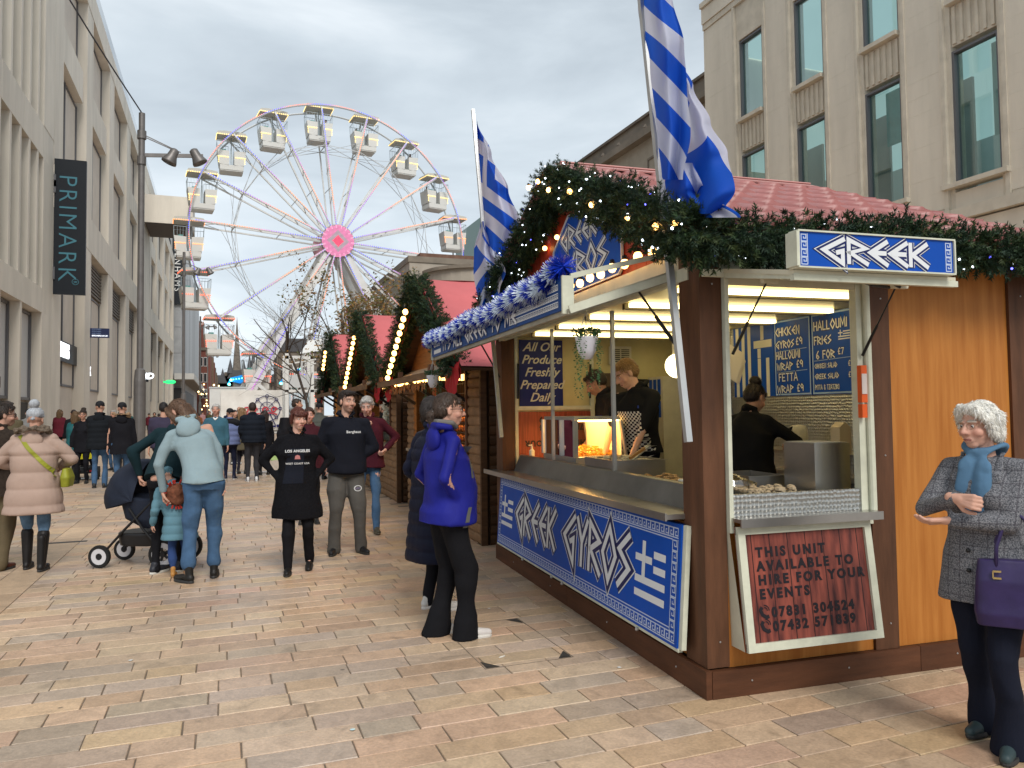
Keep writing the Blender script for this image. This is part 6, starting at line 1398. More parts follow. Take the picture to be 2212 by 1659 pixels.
def person(label,x,y,heading,H=1.72,z=0.,group=None,det=True,skin=SKIN,lean=0,side=0,twist=0,hy_=0,hp=0,hr=0,hair='short',hairc=(.05,.03,.02),
           top=(.02,.02,.03),hem=.02,girth=1.,belly=0.,tdisp=None,tmat=None,hood=False,hoodc=None,legs=(.02,.02,.03),lmat=None,flare=1.,legw=1.,shoe=(.02,.02,.02),shoeh=0,sole=None,
           feet=None,hands=None,poleL=None,poleR=None,gloves=None,brow=None,lips=(.38,.15,.12),fem=False,collar=True,sleeve=1.,vox=1.,hcurl=.45,palm=None,extra=None,stub=None,shoulder=1.,armless=False,legless=False,flat_hem=True,sleevelen=1.):
    k=H/1.75; root=empty('person',(x,y,z),-R(heading),label,'person',group)
    D=det; vx=(lambda v:v*vox*(1 if D else 2.4))
    pel=Vector((0,0,.93*k)); Rt=Matrix.Rotation(R(side),3,'Y')@Matrix.Rotation(-R(lean),3,'X'); ux,uy,uz=[Rt@Vector(v) for v in ((1,0,0),(0,1,0),(0,0,1))]
    Tw=Matrix.Rotation(-R(twist),3,uz); cxv,cyv=Tw@ux,Tw@uy
    T=lambda a,b,c:pel+ux*a*k+uy*b*k+uz*c*k
    neck=T(0,-.005,.568); sw_=(.165 if fem else .185)*shoulder
    shl=[neck-uz*.088*k+cxv*s*sw_*k for s in (-1,1)]
    HM=rot3(R(hy_),R(-hp),R(hr)); HM3=HM
    hc=neck+uz*.035*k+HM@Vector((0,.028,.112))*k
    hc+= uy*.0
    # legs
    feet=feet or ((-.10,.02,0),(.10,.02,0)); hips=[pel+Vector((s*.088*k,0,-.03*k)) for s in (-1,1)]; kn=[];an=[]
    for i,(hp_,f) in enumerate(zip(hips,feet)):
        A_=Vector((f[0],f[1],f[2]+.085*k)); kk,A2=ik(hp_,A_,.418*k,.412*k,(f[0]*.3,1,0)); kn.append(kk); an.append(A2)
    # arms
    hands=hands or ((-.27*k,.04,.80*k),(.27*k,.04,.80*k)); el=[];wr=[]
    for i,(s0,h_) in enumerate(zip(shl,hands)):
        pl=(poleL,poleR)[i] or ((-.5 if i==0 else .5),-.9,-.2); e,w_=ik(s0,h_,.285*k,.255*k,pl); el.append(e); wr.append(w_)
    # ---------- body: one continuous skin
    b=Sh(); 
    for h_,w_,d_ in (): pass
    b.loft([(T(0,0,q),ux*w_*k*girth*.82,uy*d_*k*girth*.82) for q,w_,d_ in ((-.08,.15,.11),(.0,.165,.12),(.2,.135,.10),(.38,.16,.11),(.47,.13,.08))])
    for i in (0,1):
        b.chain([shl[i],el[i],wr[i]],[.045*k,.038*k,.027*k]); 
        if not legless: b.chain([hips[i],kn[i],an[i]],[.075*k*min(legw,1),.05*k*min(legw,1),.035*k])
        b.cap(neck-uz*.09*k,shl[i],.05*k,.045*k)
        if not legless: b.cap(an[i],an[i]+Vector((0,.05*k,-.045*k)),.026*k,.020*k)
    b.cap(neck-uz*.1*k,hc-HM@Vector((0,.02,.03))*k,.06*k,.052*k)
    body=b.fuse(vx(.018),2); parts=[body]
    h=Sh(); q=lambda x_,y_,z_:hc+HM@(Vector((x_,y_,z_))*k)
    fw_=.93 if fem else 1.
    h.ell(q(0,-.012,.035),(.076*k*fw_,.096*k,.083*k),HM); h.ell(q(0,.022,-.028),(.065*k*fw_,.074*k,.083*k),HM); h.ell(q(0,.048,-.090),(.034*k*fw_,.036*k,.028*k),HM); h.ell(q(0,.02,-.07),(.053*k*fw_,.055*k,.045*k),HM)
    h.cap(neck-uz*.05*k,q(0,-.02,-.04),.058*k*fw_,.054*k*fw_)
    if D:
        h.cap(q(0,.088,.012),q(0,.114,-.030),.0085*k,.0135*k); h.cap(q(-.012,.1,-.034),q(.012,.1,-.034),.010*k,.010*k)
        for s in (-1,1):
            h.cap(q(s*.014,.089,.024),q(s*.048,.074,.022),.0085*k,.008*k); h.ell(q(s*.040,.058,-.032),(.026*k,.028*k,.026*k),HM); h.ell(q(s*.031,.071,.001),(.017*k,.014*k,.011*k),HM)
            h.ell(q(s*.077*fw_,-.008,-.008),(.009*k,.020*k,.031*k),HM)
        h.cap(q(-.019,.087,-.064),q(.019,.087,-.064),.0058*k,.0058*k); h.cap(q(-.015,.086,-.073),q(.015,.086,-.073),.0066*k,.0066*k); h.ell(q(0,.07,-.068),(.032*k,.028*k,.024*k),HM)
    else:
        h.cap(q(0,.09,.0),q(0,.108,-.03),.01*k,.014*k); h.ell(q(.08,-.01,-.01),(.012,.02,.03)); h.ell(q(-.08,-.01,-.01),(.012,.02,.03))
    parts.append(h.fuse(vx(.0055) if D else .014,2))
    if not armless:
        hs=Sh()
        for i in (0,1):
            dd=(wr[i]-el[i]).normalized(); side_=(1,-1)[i]
            pn=(palm[i] if palm and palm[i] else Vector(((1,-1)[i],0,0)))
            hand(hs,wr[i]+dd*.01*k,dd if not(palm and len(palm)>2 and palm[2+i]) else Vector(palm[2+i]),pn,side_,k,hcurl if not isinstance(hcurl,tuple) else hcurl[i],D)
        parts.append(hs.fuse(vx(.0052) if D else .016,1))
    # join
    VV=[];FF=[];off=0
    for me in parts:
        V=vget(me); VV.append(V); F_=np.empty(len(me.loops),'i'); me.loops.foreach_get('vertex_index',F_); ls=np.empty(len(me.polygons),'i'); me.polygons.foreach_get('loop_total',ls); FF.append((F_+off,ls)); off+=len(V); bpy.data.meshes.remove(me)
    V=np.concatenate(VV); lv=np.concatenate([f[0] for f in FF]); lt=np.concatenate([f[1] for f in FF]); ls=np.concatenate([[0],np.cumsum(lt)[:-1]]).astype('i')
    bm=bpy.data.meshes.new('body'); bm.vertices.add(len(V)); bm.vertices.foreach_set('co',V.ravel()); bm.loops.add(len(lv)); bm.loops.foreach_set('vertex_index',lv); bm.polygons.add(len(lt)); bm.polygons.foreach_set('loop_start',ls); bm.update(calc_edges=True)
    hcA=np.array(hc); HMa=np.array(HM)
    bc=brow or tuple(c*.8+.02 for c in hairc)
    def paint(V):
        L_=((V-hcA)@HMa)/k; C=np.tile(np.array(skin),(len(V),1)); hd=(np.abs(L_)<.2).all(1)
        def mixc(m,c): 
            m=np.clip(m,0,1)[:,None]*hd[:,None]; C[:]=C*(1-m)+np.array(c)*m
        ax=np.abs(L_[:,0])
        mixc(np.exp(-((ax-.045)**2+(L_[:,2]+.035)**2)/.0005)*.35*(L_[:,1]>.02),(skin[0]*1.05,skin[1]*.62,skin[2]*.6))
        mixc(np.exp(-((ax)**2+(L_[:,2]+.033)**2)/.0003)*.3*(L_[:,1]>.09),(skin[0],skin[1]*.6,skin[2]*.6))
        if stub: mixc(.45*(L_[:,1]>.0)*(L_[:,2]<-.045)*(L_[:,2]>-.125),stub)
        mixc(.75*(ax<.021)*(np.abs(L_[:,2]+.068)<.0075)*(L_[:,1]>.075),lips); mixc(1.*(ax<.024)*(np.abs(L_[:,2]+.068)<.0022)*(L_[:,1]>.075),(.12,.03,.03))
        mixc(1.*(ax>.013)*(ax<.053)*(np.abs(L_[:,2]-.028+.10*np.maximum(ax-.03,0))<.0055)*(L_[:,1]>.06),bc)
        mixc(.55*np.exp(-((ax-.031)**2/.0003+(L_[:,2]-.004)**2/.00012))*(L_[:,1]>.06),(skin[0]*.45,skin[1]*.35,skin[2]*.35))
        return C
    fin(bm,mskin,None,paint); put('body',bm,root)
    if D:
        me_=mat('eye_white',(.62,.60,.57),.2); mi_=mat('eye_dark',(.03,.025,.02),.15)
        for s in (-1,1):
            e=MB(); c=q(s*.031,.0785,.001); e.sph(c,.0092*k,10); e.m=[1 if (Vector(e.v[f[0]])+Vector(e.v[f[2]]))/2 @ Vector((0,0,0)) else 0 for f in e.f] if False else e.m
            fwd=HM@Vector((0,1,0)); mm=[]
            for f in e.f:
                ce=sum((Vector(e.v[i]) for i in f),Vector())/len(f)-c; mm.append(1 if ce.normalized().dot(fwd)>.80 else 0)
            e.m=mm; e.build('eye',[me_,mi_],root,smooth=True)
    # ---------- trousers
    if not legless:
        t=Sh(); t.loft([(pel+Vector((0,-.005,q_*k)),Vector((w_*k*girth*.97,0,0)),Vector((0,d_*k*girth*.97,0))) for q_,w_,d_ in ((-.10,.165,.12),(-.02,.178,.130),(.08,.165,.125),(.16,.155,.12))[:2 if lean>8 else 4]])
        for i in (0,1):
            hpq=hips[i]+Vector((0,0,-.02)); lo=an[i]+(an[i]-kn[i]).normalized()*(.038*k if not shoeh else -shoeh)
            mid=kn[i]; t.cap(hpq,mid,.098*k*legw,.068*k*legw); t.cap(mid,lo,.068*k*legw,.053*k*legw*min(flare,1.1)); 
            if flare>1.15:
                dz_=(mid-lo); X_=Vector((1,0,0)); Y_=Vector((0,1,0)); lo2=lo-dz_.normalized()*.05*k
                t.loft([(lo2,X_*.062*k*legw*flare,Y_*.072*k*legw*flare),(lo2+dz_*.25,X_*.060*k*legw*flare*.93,Y_*.066*k*legw*flare*.93),(lo2+dz_*.6,X_*.062*k*legw,Y_*.064*k*legw),(mid,X_*.064*k*legw,Y_*.066*k*legw)],18,2.)
        tm=t.fuse(vx(.012),3); mt=lmat or cloth('trousers_%02x%02x%02x'%tuple(int(min(.99,c)*255) for c in legs),legs)
        fin(tm,mt,folds(.013*(1 if legw>=1 else .6),17,int(x*7+y*3)%50,az=2.2)); put('trousers',tm,root)
        # ---------- shoes
        for i in (0,1):
            f=feet[i]; A_=an[i]; s=Sh(); fa=f[3] if len(f)>3 else (-.15,.15)[i]; pt=f[4] if len(f)>4 else 0
            Mf=Matrix.Rotation(-fa,3,'Z')@Matrix.Rotation(-pt,3,'X'); g=lambda a_,b_,c_:A_+Mf@Vector((a_,b_,c_-.085))*1.0 if False else A_+Mf@(Vector((a_,b_,c_-.085))*k)
            s.cap(g(0,-.035,.045),g(0,.0,.05),.036*k,.040*k); s.cap(g(0,.0,.05),g(.004,.10,.038),.040*k,.034*k,fl=.9); s.cap(g(.004,.10,.036),g(0,.165,.032),.038*k,.028*k); s.cap(g(0,-.02,.06),g(0,-.01,.09+shoeh*.9),.037*k,.040*k)
            if shoeh>.1: s.cap(A_,A_+(kn[i]-A_).normalized()*shoeh,.046*k,.062*k)
            sm=s.fuse(vx(.0085),2); fin(sm,mat('shoe_%02x%02x%02x'%tuple(int(min(.99,c)*255) for c in shoe),shoe,.5,ns=9,na=.1)); so_=put('shoe',sm,root)
            so2=Sh(); so2.loft([(g(0,.06,.0),Mf@Vector((.040*k,0,0)),Mf@Vector((0,.128*k,0))),(g(0,.06,.012),Mf@Vector((.043*k,0,0)),Mf@Vector((0,.132*k,0))),(g(0,.06,.026),Mf@Vector((.040*k,0,0)),Mf@Vector((0,.126*k,0)))],18,2.2)
            m_=MB(); m_.add(so2.v,so2.f); m_.build('sole',mat('sole_%02x%02x%02x'%tuple(int(c*255) for c in (sole or (.03,.03,.03))),sole or (.03,.03,.03),.6),so_)
    # ---------- upper garment
    c_=Sh(); g_=girth; rings=[]
    if hem<0:
        hz=pel.z+hem*k; steps=max(2,int(-hem/.12)); lowc=pel-uz*.0
        for j in range(steps+1):
            t_=j/steps; zz=hz+(pel.z-hz)*t_*.9; fl=1+.16*(1-t_)*(-hem/.4)*flare_coat(hem)
            rings.append((Vector((pel.x,pel.y-.0+uy.y*0,zz)),Vector((.20*k*g_*fl,0,0)),Vector((0,.155*k*g_*fl+belly*k*.5,0))))
    else: rings+=[(T(0,0,hem-.06),ux*.197*k*g_,uy*(.145*k*g_))]
    for q_,w_,d_,bf in ((.04,.195,.147,.6),(.14,.182,.140,1),(.26,.182,.138,.9),(.37,.186,.138,.4),(.425,.170,.126,.1),(.475,.132,.104,0),(.52,.086,.080,0),(.555,.075,.075,0)):
        if q_<hem-.0: continue
        vx_=(ux*(1-q_/.55)+cxv*(q_/.55)).normalized(); vy_=(uy*(1-q_/.55)+cyv*(q_/.55)).normalized()
        rings.append((T(0,belly*bf*.6,q_),vx_*w_*k*(g_ if q_<.4 else (g_+1)/2)*(.95 if fem and .1<q_<.3 else 1)*(shoulder if q_>.35 else 1),vy_*(d_*k*g_+belly*bf*.5*k)))
    c_.loft(rings,24,2.25)
    if fem and D:
        for s in (-1,1): c_.ell(T(s*.075,.095*g_,.335),(.072*k*g_,.055*k*g_,.066*k*g_))
    if not armless:
        for i in (0,1):
            e,w_=el[i],wr[i]; w2=e+(w_-e)*.97*sleevelen; c_.cap(neck-uz*.05*k,shl[i],.058*k,.068*k*sleeve); c_.cap(shl[i],e,.068*k*sleeve,.056*k*sleeve); c_.cap(e,w2,.056*k*sleeve,.043*k*sleeve)
            if D: c_.cap(w2+(e-w2)*.12,w2,.046*k*sleeve,.043*k*sleeve)
    if collar: c_.chain([neck+uy*.045*k+uz*.0*k+ux*-.0,neck+uy*.0-ux*.062*k+uz*.03*k,neck-uy*.055*k+uz*.04*k,neck+ux*.062*k+uz*.03*k,neck+uy*.05*k],[.022*k,.024*k,.028*k,.024*k,.022*k])
    cm_=c_.fuse(vx(.0115),3); tm_=tmat or cloth('top_%02x%02x%02x'%tuple(int(min(.99,c)*255) for c in top),top)
    fin(cm_,tm_,tdisp or folds(.016,15,int(x*13+y*5)%60,az=1.4)); cob=put('jacket' ,cm_,root)
    if hood:
        hd=Sh(); hd.ell(neck-uy*.10*k-uz*.075*k,(.115*k,.050*k,.095*k),Rt,16); hd.chain([neck+uy*.055*k-uz*.02*k+ux*.03*k,neck+ux*.085*k+uz*.02*k,neck+ux*.075*k-uy*.09*k+uz*.035*k,neck-ux*.075*k-uy*.09*k+uz*.035*k,neck-ux*.085*k+uz*.02*k,neck+uy*.055*k-uz*.02*k-ux*.03*k],[.018*k,.022*k,.026*k,.026*k,.022*k,.018*k])
        hm_=hd.fuse(vx(.011),3); fin(hm_,hoodc or tm_,folds(.009,24,3)); put('hood',hm_,root)
    # ---------- hair
    if hair:
        hh=Sh(); strand=(.0035,70)
        if hair=='bald_ring': hh.ell(q(0,-.045,.01),(.080*k,.065*k,.05*k),HM)
        elif hair in('beanie','bobble'):
            hh.ell(q(0,-.012,.065),(.086*k,.104*k,.078*k),HM); hh.chain([q(0,.078,.062),q(.074,0,.038),q(0,-.10,.01),q(-.074,0,.038),q(0,.078,.062)],[.017*k]*5)
            if hair=='bobble': hh.ell(q(0,-.05,.175),(.052*k,.052*k,.052*k),HM)
        else:
            hh.ell(q(0,-.022,.050),(.081*k*fw_,.098*k,.077*k),HM); hh.ell(q(0,-.055,.01),(.079*k*fw_,.070*k,.082*k),HM)
            if hair=='short': hh.chain([q(-.045,.060,.084),q(.045,.060,.084)],[.018*k]*2); hh.cap(q(-.078*fw_,-.0,.04),q(-.077*fw_,-.005,.01),.013*k,.008*k); hh.cap(q(.078*fw_,-.0,.04),q(.077*fw_,-.005,.01),.013*k,.008*k)
            if hair=='quiff': hh.chain([q(-.042,.066,.088),q(.042,.066,.088)],[.022*k]*2)
            if hair=='fringe': hh.chain([q(-.062,.055,.06),q(-.03,.088,.052),q(.03,.088,.052),q(.062,.055,.06)],[.022*k,.02*k,.02*k,.022*k]); [hh.cap(q(s*.078,.02,.04),q(s*.083,.0,-.04),.018*k,.012*k) for s in (-1,1)]
            if hair in('bob','wavy'): 
                for s in (-1,1): hh.chain([q(s*.05,.07,.075),q(s*.079,.03,.03),q(s*.083,-.0,-.045)],[.022*k,.024*k,.022*k]); hh.cap(q(s*.06,-.05,.03),q(s*.055,-.06,-.06),.045*k,.035*k)
                hh.cap(q(-.04,.066,.088),q(.04,.066,.088),.026*k,.026*k)
            if hair=='long':
                for s in (-1,1): hh.chain([q(s*.03,.06,.095),q(s*.078,.035,.03),q(s*.085,.01,-.06),q(s*.075,-.0,-.13)],[.02*k,.026*k,.03*k,.03*k]); hh.chain([q(s*.045,-.07,.0),q(s*.05,-.075,-.10),q(s*.05,-.08,-.19)],[.05*k,.045*k,.03*k])
                hh.cap(q(0,-.08,-.05),q(0,-.09,-.19),.05*k,.035*k)
            if hair in('ponytail','bun'): hh.cap(q(-.03,.066,.07),q(.03,.066,.07),.02*k,.02*k)
            if hair=='ponytail': hh.chain([q(0,-.095,-.01),q(0,-.135,-.04),q(0,-.125,-.12)],[.028*k,.030*k,.015*k])
            if hair=='bun': hh.ell(q(0,-.06,.135),(.05*k,.05*k,.04*k),HM)
        hm=hh.fuse(.0065 if D else .014,1)
        r_=np.random.default_rng(3)
        def hd_(V):
            L_=((V-hcA)@HMa)/k; a=np.arctan2(L_[:,0],L_[:,1]+.0); 
            if hair in('beanie','bobble'): return .0025*np.sin(a*60)
            return .0028*np.sin(a*46+6*np.sin(L_[:,2]*30))+.0022*np.sin(a*23+L_[:,2]*60)+.004*np.sin(L_[:,0]*47+2*np.sin(L_[:,1]*60))*np.sin(L_[:,1]*39)
        hn={'beanie':'beanie','bobble':'bobble_hat'}.get(hair,'hair')
        if D and hn=='hair': 
            V_=vget(hm); Nn=nget(hm); rr_=np.random.default_rng(8); idx=rr_.integers(0,len(V_),2600); st_=MB(); dn=np.array(HM@Vector((0,-.35,-1)))
            for ii in idx:
                n_=Nn[ii]; d_=dn+rr_.normal(size=3)*.45; d_=d_-n_*(d_@n_); nn_=np.linalg.norm(d_)
                if nn_<.1: continue
                d_/=nn_; w_=np.cross(n_,d_)*.0013*k; l_=rr_.uniform(.02,.042)*k; p0=V_[ii]-n_*.001; p1=p0+d_*l_*.5+n_*.0055*k; p2=p0+d_*l_+n_*.002*k*rr_.uniform(-1,3); kk_=rr_.uniform(.55,1.5)
                st_.add([p0-w_,p0+w_,p1-w_,p1+w_,p2],[(0,1,3,2),(2,3,4)],0,tuple(min(.9,c*kk_) for c in hairc))
            st_.build('hair_strands',mat('hair_strand',rough=.45,vcol=True,spec=.4),root,kind='stuff')
        fin(hm,mat(('knit_' if hn!='hair' else 'hair_')+'%02x%02x%02x'%tuple(int(min(.99,c)*255) for c in hairc),hairc,.75 if hn!='hair' else .5,ns=60,st=(1,1,.15),na=.3,bump=.5),hd_); put(hn,hm,root)
    root_info=dict(k=k,neck=neck,hc=hc,HM=HM,q=q,wr=wr,el=el,shl=shl,T=T,ux=ux,uy=uy,uz=uz,coat=cob,root=root,an=an,pel=pel,cx=cxv,cy=cyv)
    return root_info
def flare_coat(h): return 1.
def glasses(P,mt,w=.0016,rimr=(.021,.016)):
    g=MB(); q=P['q']
    for s in (-1,1):
        g.tube([q(s*.031+rimr[0]*math.cos(a),.096,.002+rimr[1]*math.sin(a)) for a in [2*PI*i/14 for i in range(15)]],w*P['k'],5,cap=False); g.tube([q(s*.052,.094,.006),q(s*.074,.05,.008),q(s*.080,-.005,.006)],w*P['k'],5)
    g.tube([q(-.010,.099,.004),q(.010,.099,.004)],w*P['k'],5); g.build('glasses',mt,P['root'])
def decal(P,s,size,up,mt,fwd=1,off=(0,0),bold=0,name='print',mesh=None,shear=0,lift=.004):
    """flat print wrapped on the garment: centre at torso height up"""
    me=mesh or textmesh(s,size,depth=0,bold=bold,align='CENTER',sp=1.1,shear=shear); V=vget(me); co=P['coat'].data
    bv=BVHTree.FromPolygons([v.co for v in co.vertices],[tuple(p.vertices) for p in co.polygons]); out=[]; c=P['T'](0,0,up); ux,uy,uz=P['cx'],P['cy'],P['uz']
    sg=-1 if fwd>0 else 1
    for v in V:
        o=c+ux*sg*(v[0]+off[0])+uz*(v[1]+off[1])+uy*.5*fwd; h=bv.ray_cast(o,-uy*fwd,1.); out.append(h[0]+uy*fwd*lift if h[0] else o-uy*fwd*.35)
    for i,v in enumerate(me.vertices): v.co=out[i]
    me.materials.clear(); me.materials.append(mt); return put(name,me,P['root'])
def at(px,py): p=gp(px,py); return p.x,p.y
# ---------------------------------------------------------------- the people near the camera
jean=cloth('jeans_blue',(.055,.11,.20),.9,ns=7,na=.25); jean2=cloth('jeans_light',(.10,.17,.26),.9,ns=9,na=.35); blk=(.010,.010,.013)
def tweed():
    m=mat('tweed_check',(.12,.12,.13),.95); t=m.node_tree; N=t.nodes.new; L=t.links.new; p=t.nodes['Principled BSDF']
    tc=N('ShaderNodeTexCoord'); n=N('ShaderNodeTexNoise'); n.inputs['Scale'].default_value=180; n.inputs['Detail'].default_value=3; L(tc.outputs['Object'],n.inputs['Vector'])
    c=N('ShaderNodeValToRGB'); c.color_ramp.elements[0].position=.38; c.color_ramp.elements[0].color=(.055,.058,.068,1); c.color_ramp.elements[1].position=.62; c.color_ramp.elements[1].color=(.21,.21,.225,1); L(n.outputs['Fac'],c.inputs[0])
    sx=N('ShaderNodeSeparateXYZ'); L(tc.outputs['Object'],sx.inputs[0]); prev=c.outputs[0]
    for ax in ('X','Z'):
        a=N('ShaderNodeMath'); a.operation='MULTIPLY'; a.inputs[1].default_value=17; L(sx.outputs[ax],a.inputs[0]); f=N('ShaderNodeMath'); f.operation='FRACT'; L(a.outputs[0],f.inputs[0]); g=N('ShaderNodeMath'); g.operation='LESS_THAN'; g.inputs[1].default_value=.10; L(f.outputs[0],g.inputs[0])
        s=N('ShaderNodeMath'); s.operation='MULTIPLY'; s.inputs[1].default_value=.45; L(g.outputs[0],s.inputs[0]); mx=N('ShaderNodeMix'); mx.data_type='RGBA'; L(s.outputs[0],mx.inputs[0]); L(prev,mx.inputs[6]); mx.inputs[7].default_value=(.035,.03,.04,1); prev=mx.outputs[2]
    L(prev,p.inputs['Base Color']); b=N('ShaderNodeBump'); b.inputs['Strength'].default_value=.3; b.inputs['Distance'].default_value=.01; L(n.outputs['Fac'],b.inputs['Height']); L(b.outputs[0],p.inputs['Normal']); return m
mgoldm=mat('gold_metal',(.6,.45,.2),.3,.9)
# 1 elderly woman
LX,LY=3.40,2.62
P=person('elderly woman with white hair, glasses, blue scarf and grey tweed blazer',LX,LY,255,1.60,skin=(.56,.32,.24),hy_=16,hp=4,hair='bob',hairc=(.72,.70,.64),brow=(.42,.36,.30),top=(.12,.12,.13),tmat=tweed(),
  hem=-.20,girth=1.10,fem=True,legs=(.010,.012,.022),flare=1.45,legw=1.12,shoe=(.03,.05,.055),feet=((-.09,.04,0,-.2),(.08,-.12,.01,.1)),hands=((.05,.24,1.065),(.02,.27,1.17)),poleL=(-1,-.5,-.4),poleR=(1,-.4,-.5),palm=(Vector((.2,-.3,1)),Vector((-.3,-1,-.2)),Vector((.75,.45,-.1)),Vector((-.9,.1,-.12))),hcurl=(.35,1.0),vox=.85,collar=False,lips=(.40,.15,.13),tdisp=folds(.012,12,4))
glasses(P,mat('thin_gold_rim',(.3,.2,.12),.3,.7),.0011)
k=P['k']; nk=P['neck']; uz=Vector((0,0,1)); s=Sh()
ring=[nk+Vector((math.cos(a)*.078,math.sin(a)*.072-.01,.02+.02*math.cos(a*2)))for a in [2*PI*i/12 for i in range(13)]]; s.chain(ring,[.034]*13); s.chain([ring[3],nk+Vector((-.035,.10,-.06)),nk+Vector((-.03,.135,-.17)),nk+Vector((-.02,.14,-.24))],[.035,.045,.045,.03],fl=.45,fd=(0,1,0)); s.chain([ring[3],nk+Vector((.04,.10,-.06)),nk+Vector((.045,.13,-.16)),nk+Vector((.03,.14,-.25))],[.035,.042,.042,.03],fl=.45,fd=(0,1,0))
me=s.fuse(.007,2); fin(me,cloth('scarf_blue',(.085,.17,.27),.9,na=.12),folds(.012,40,5,az=.3)); put('scarf',me,P['root'])
s=Sh()
for sx_ in (-1,1): s.chain([nk+Vector((sx_*.085,.02,.0)),nk+Vector((sx_*.085,.105,-.11)),nk+Vector((sx_*.035,.15,-.30))],[.014,.030,.012],fl=.3,fd=(0,1,0))
me=s.fuse(.007,2); fin(me,tweed()); put('lapels',me,P['root'])
btn=MB(); 
for dz in (-.02,-.12): btn.sph(P['T'](.02,.175,.12+dz-.02),.011,8)
btn.build('button',mblk,P['root'])
# her handbag hangs on the left forearm
LM=Matrix.Translation((LX,LY,0))@Matrix.Rotation(-R(255),4,'Z'); e=LM@(P['el'][0]*.62+P['wr'][0]*.38)
bg_=empty('handbag',(e.x+.075,e.y-.075,e.z+.0),R(-46),'purple leather handbag with gold buckles hanging on the elderly woman\'s forearm','handbag'); mpur=mat('purple_leather',(.028,.018,.075),.4,ns=14,na=.15,bump=.2,coat=.1)
s=Sh(); s.loft([(Vector((0,0,-.46)),Vector((.165,0,0)),Vector((0,.06,0))),(Vector((0,0,-.40)),Vector((.175,0,0)),Vector((0,.075,0))),(Vector((0,0,-.25)),Vector((.165,0,0)),Vector((0,.06,0))),(Vector((0,0,-.16)),Vector((.155,0,0)),Vector((0,.03,0)))],26,3.5); me=s.fuse(.007,2); fin(me,mpur,folds(.006,18,9)); put('bag_body',me,bg_)
for yy in (-.035,.035): MB().tube([(-.085,yy,-.22),(-.08,yy*.9,-.10),(-.04,yy*.4,.02),(0,0,.055),(.04,yy*.4,.02),(.08,yy*.9,-.10),(.085,yy,-.22)],.0085,8).build('handle',mpur,bg_,smooth=True)
for yy in (-1,1):
    g=MB(); 
    for xx in (-.085,.085):
        for zz in (-.205,-.235): g.box(xx-.016,xx+.016,yy*.062-.004,yy*.062+.004,zz-.004,zz+.004)
        g.box(xx-.018,xx-.013,yy*.062-.004,yy*.062+.004,zz,zz+.03)
    g.build('buckles',mgoldm,bg_)
# 2 woman in blue jacket
mbl=cloth('royal_blue_shell',(.014,.017,.20),.55,ns=6,na=.12,bump=.2)
P=person('woman in royal blue hooded jacket, black flared trousers and white trainers facing the stall',1.50,5.30,84,1.71,skin=(.55,.31,.23),hy_=12,hp=2,hair='ponytail',hairc=(.055,.035,.025),top=(.01,.01,.24),tmat=mbl,hem=-.10,girth=1.13,fem=True,belly=.05,legs=(.009,.009,.011),flare=1.18,legw=1.30,
  shoe=(.55,.52,.50),sole=(.62,.60,.56),feet=((-.10,-.03,0,.1),(.10,.10,0,.2)),hands=((-.15,.03,.96),(.15,.03,.96)),poleL=(-.7,-1,0),poleR=(.8,-1,0),hood=True,tdisp=folds(.016,15,7,az=1.3))
glasses(P,mat('dark_rim',(.03,.015,.012),.3),.0024,(.023,.017))
m=MB(); q=P['q']; m.sph(q(0,-.118,-.015),.018,8); m.build('hair_bobble',mwht,P['root'])
g=MB(); T=P['T']; 
co=P['coat'].data; bv=BVHTree.FromPolygons([v.co for v in co.vertices],[tuple(p.vertices) for p in co.polygons])
def seam(pts,w,mt,name,side=1):
    vs=[]
    for (yy,zz) in pts:
        for d_ in (-w/2,w/2):
            o=T(.6*side,yy+d_,zz); h=bv.ray_cast(o,Vector((-side,0,0)),1.2); vs.append((h[0]+Vector((side*.005,0,0))) if h[0] else T(.2*side,yy+d_,zz))
    m_=MB(); m_.add(vs,[(2*i,2*i+2,2*i+3,2*i+1) for i in range(len(pts)-1)]); m_.build(name,mt,P['root'])
seam([(.11,.45),(.13,.40),(.145,.34),(.15,.28),(.15,.22)],.028,mat('grey_panel',(.10,.10,.095),.8),'grey_panel'); seam([(.10,.02),(.08,-.03),(.065,-.08),(.06,-.125)],.035,mat('grey_panel',(.10,.10,.095),.8),'grey_panel')
s=Sh(); nk=P['neck']; s.chain([nk+Vector((.03,.07,.02)),nk+Vector((.08,.02,.05)),nk+Vector((.06,-.07,.06)),nk+Vector((-.06,-.07,.06)),nk+Vector((-.08,.02,.05)),nk+Vector((-.03,.07,.02))],[.02,.022,.022,.022,.022,.02]); me=s.fuse(.009,2); fin(me,cloth('fleece_grey',(.16,.15,.14),.95)); put('fleece_lining',me,P['root'])
# 3 companion in long navy quilted coat
X,Y=at(936,1318)
person('person in long dark navy quilted coat standing just behind the royal blue jacket',X,Y,75,1.70,hair='bob',hairc=(.035,.028,.026),top=(.008,.010,.022),tmat=cloth('quilt_navy',(.008,.010,.024),.5,na=.1),hem=-.52,girth=1.12,legs=blk,shoe=(.55,.53,.5),sole=(.6,.58,.55),tdisp=quilt(.10,.012),hands=((-.2,.1,.95),(.2,.1,.95)),feet=((-.08,.0,0),(.08,.06,0)))
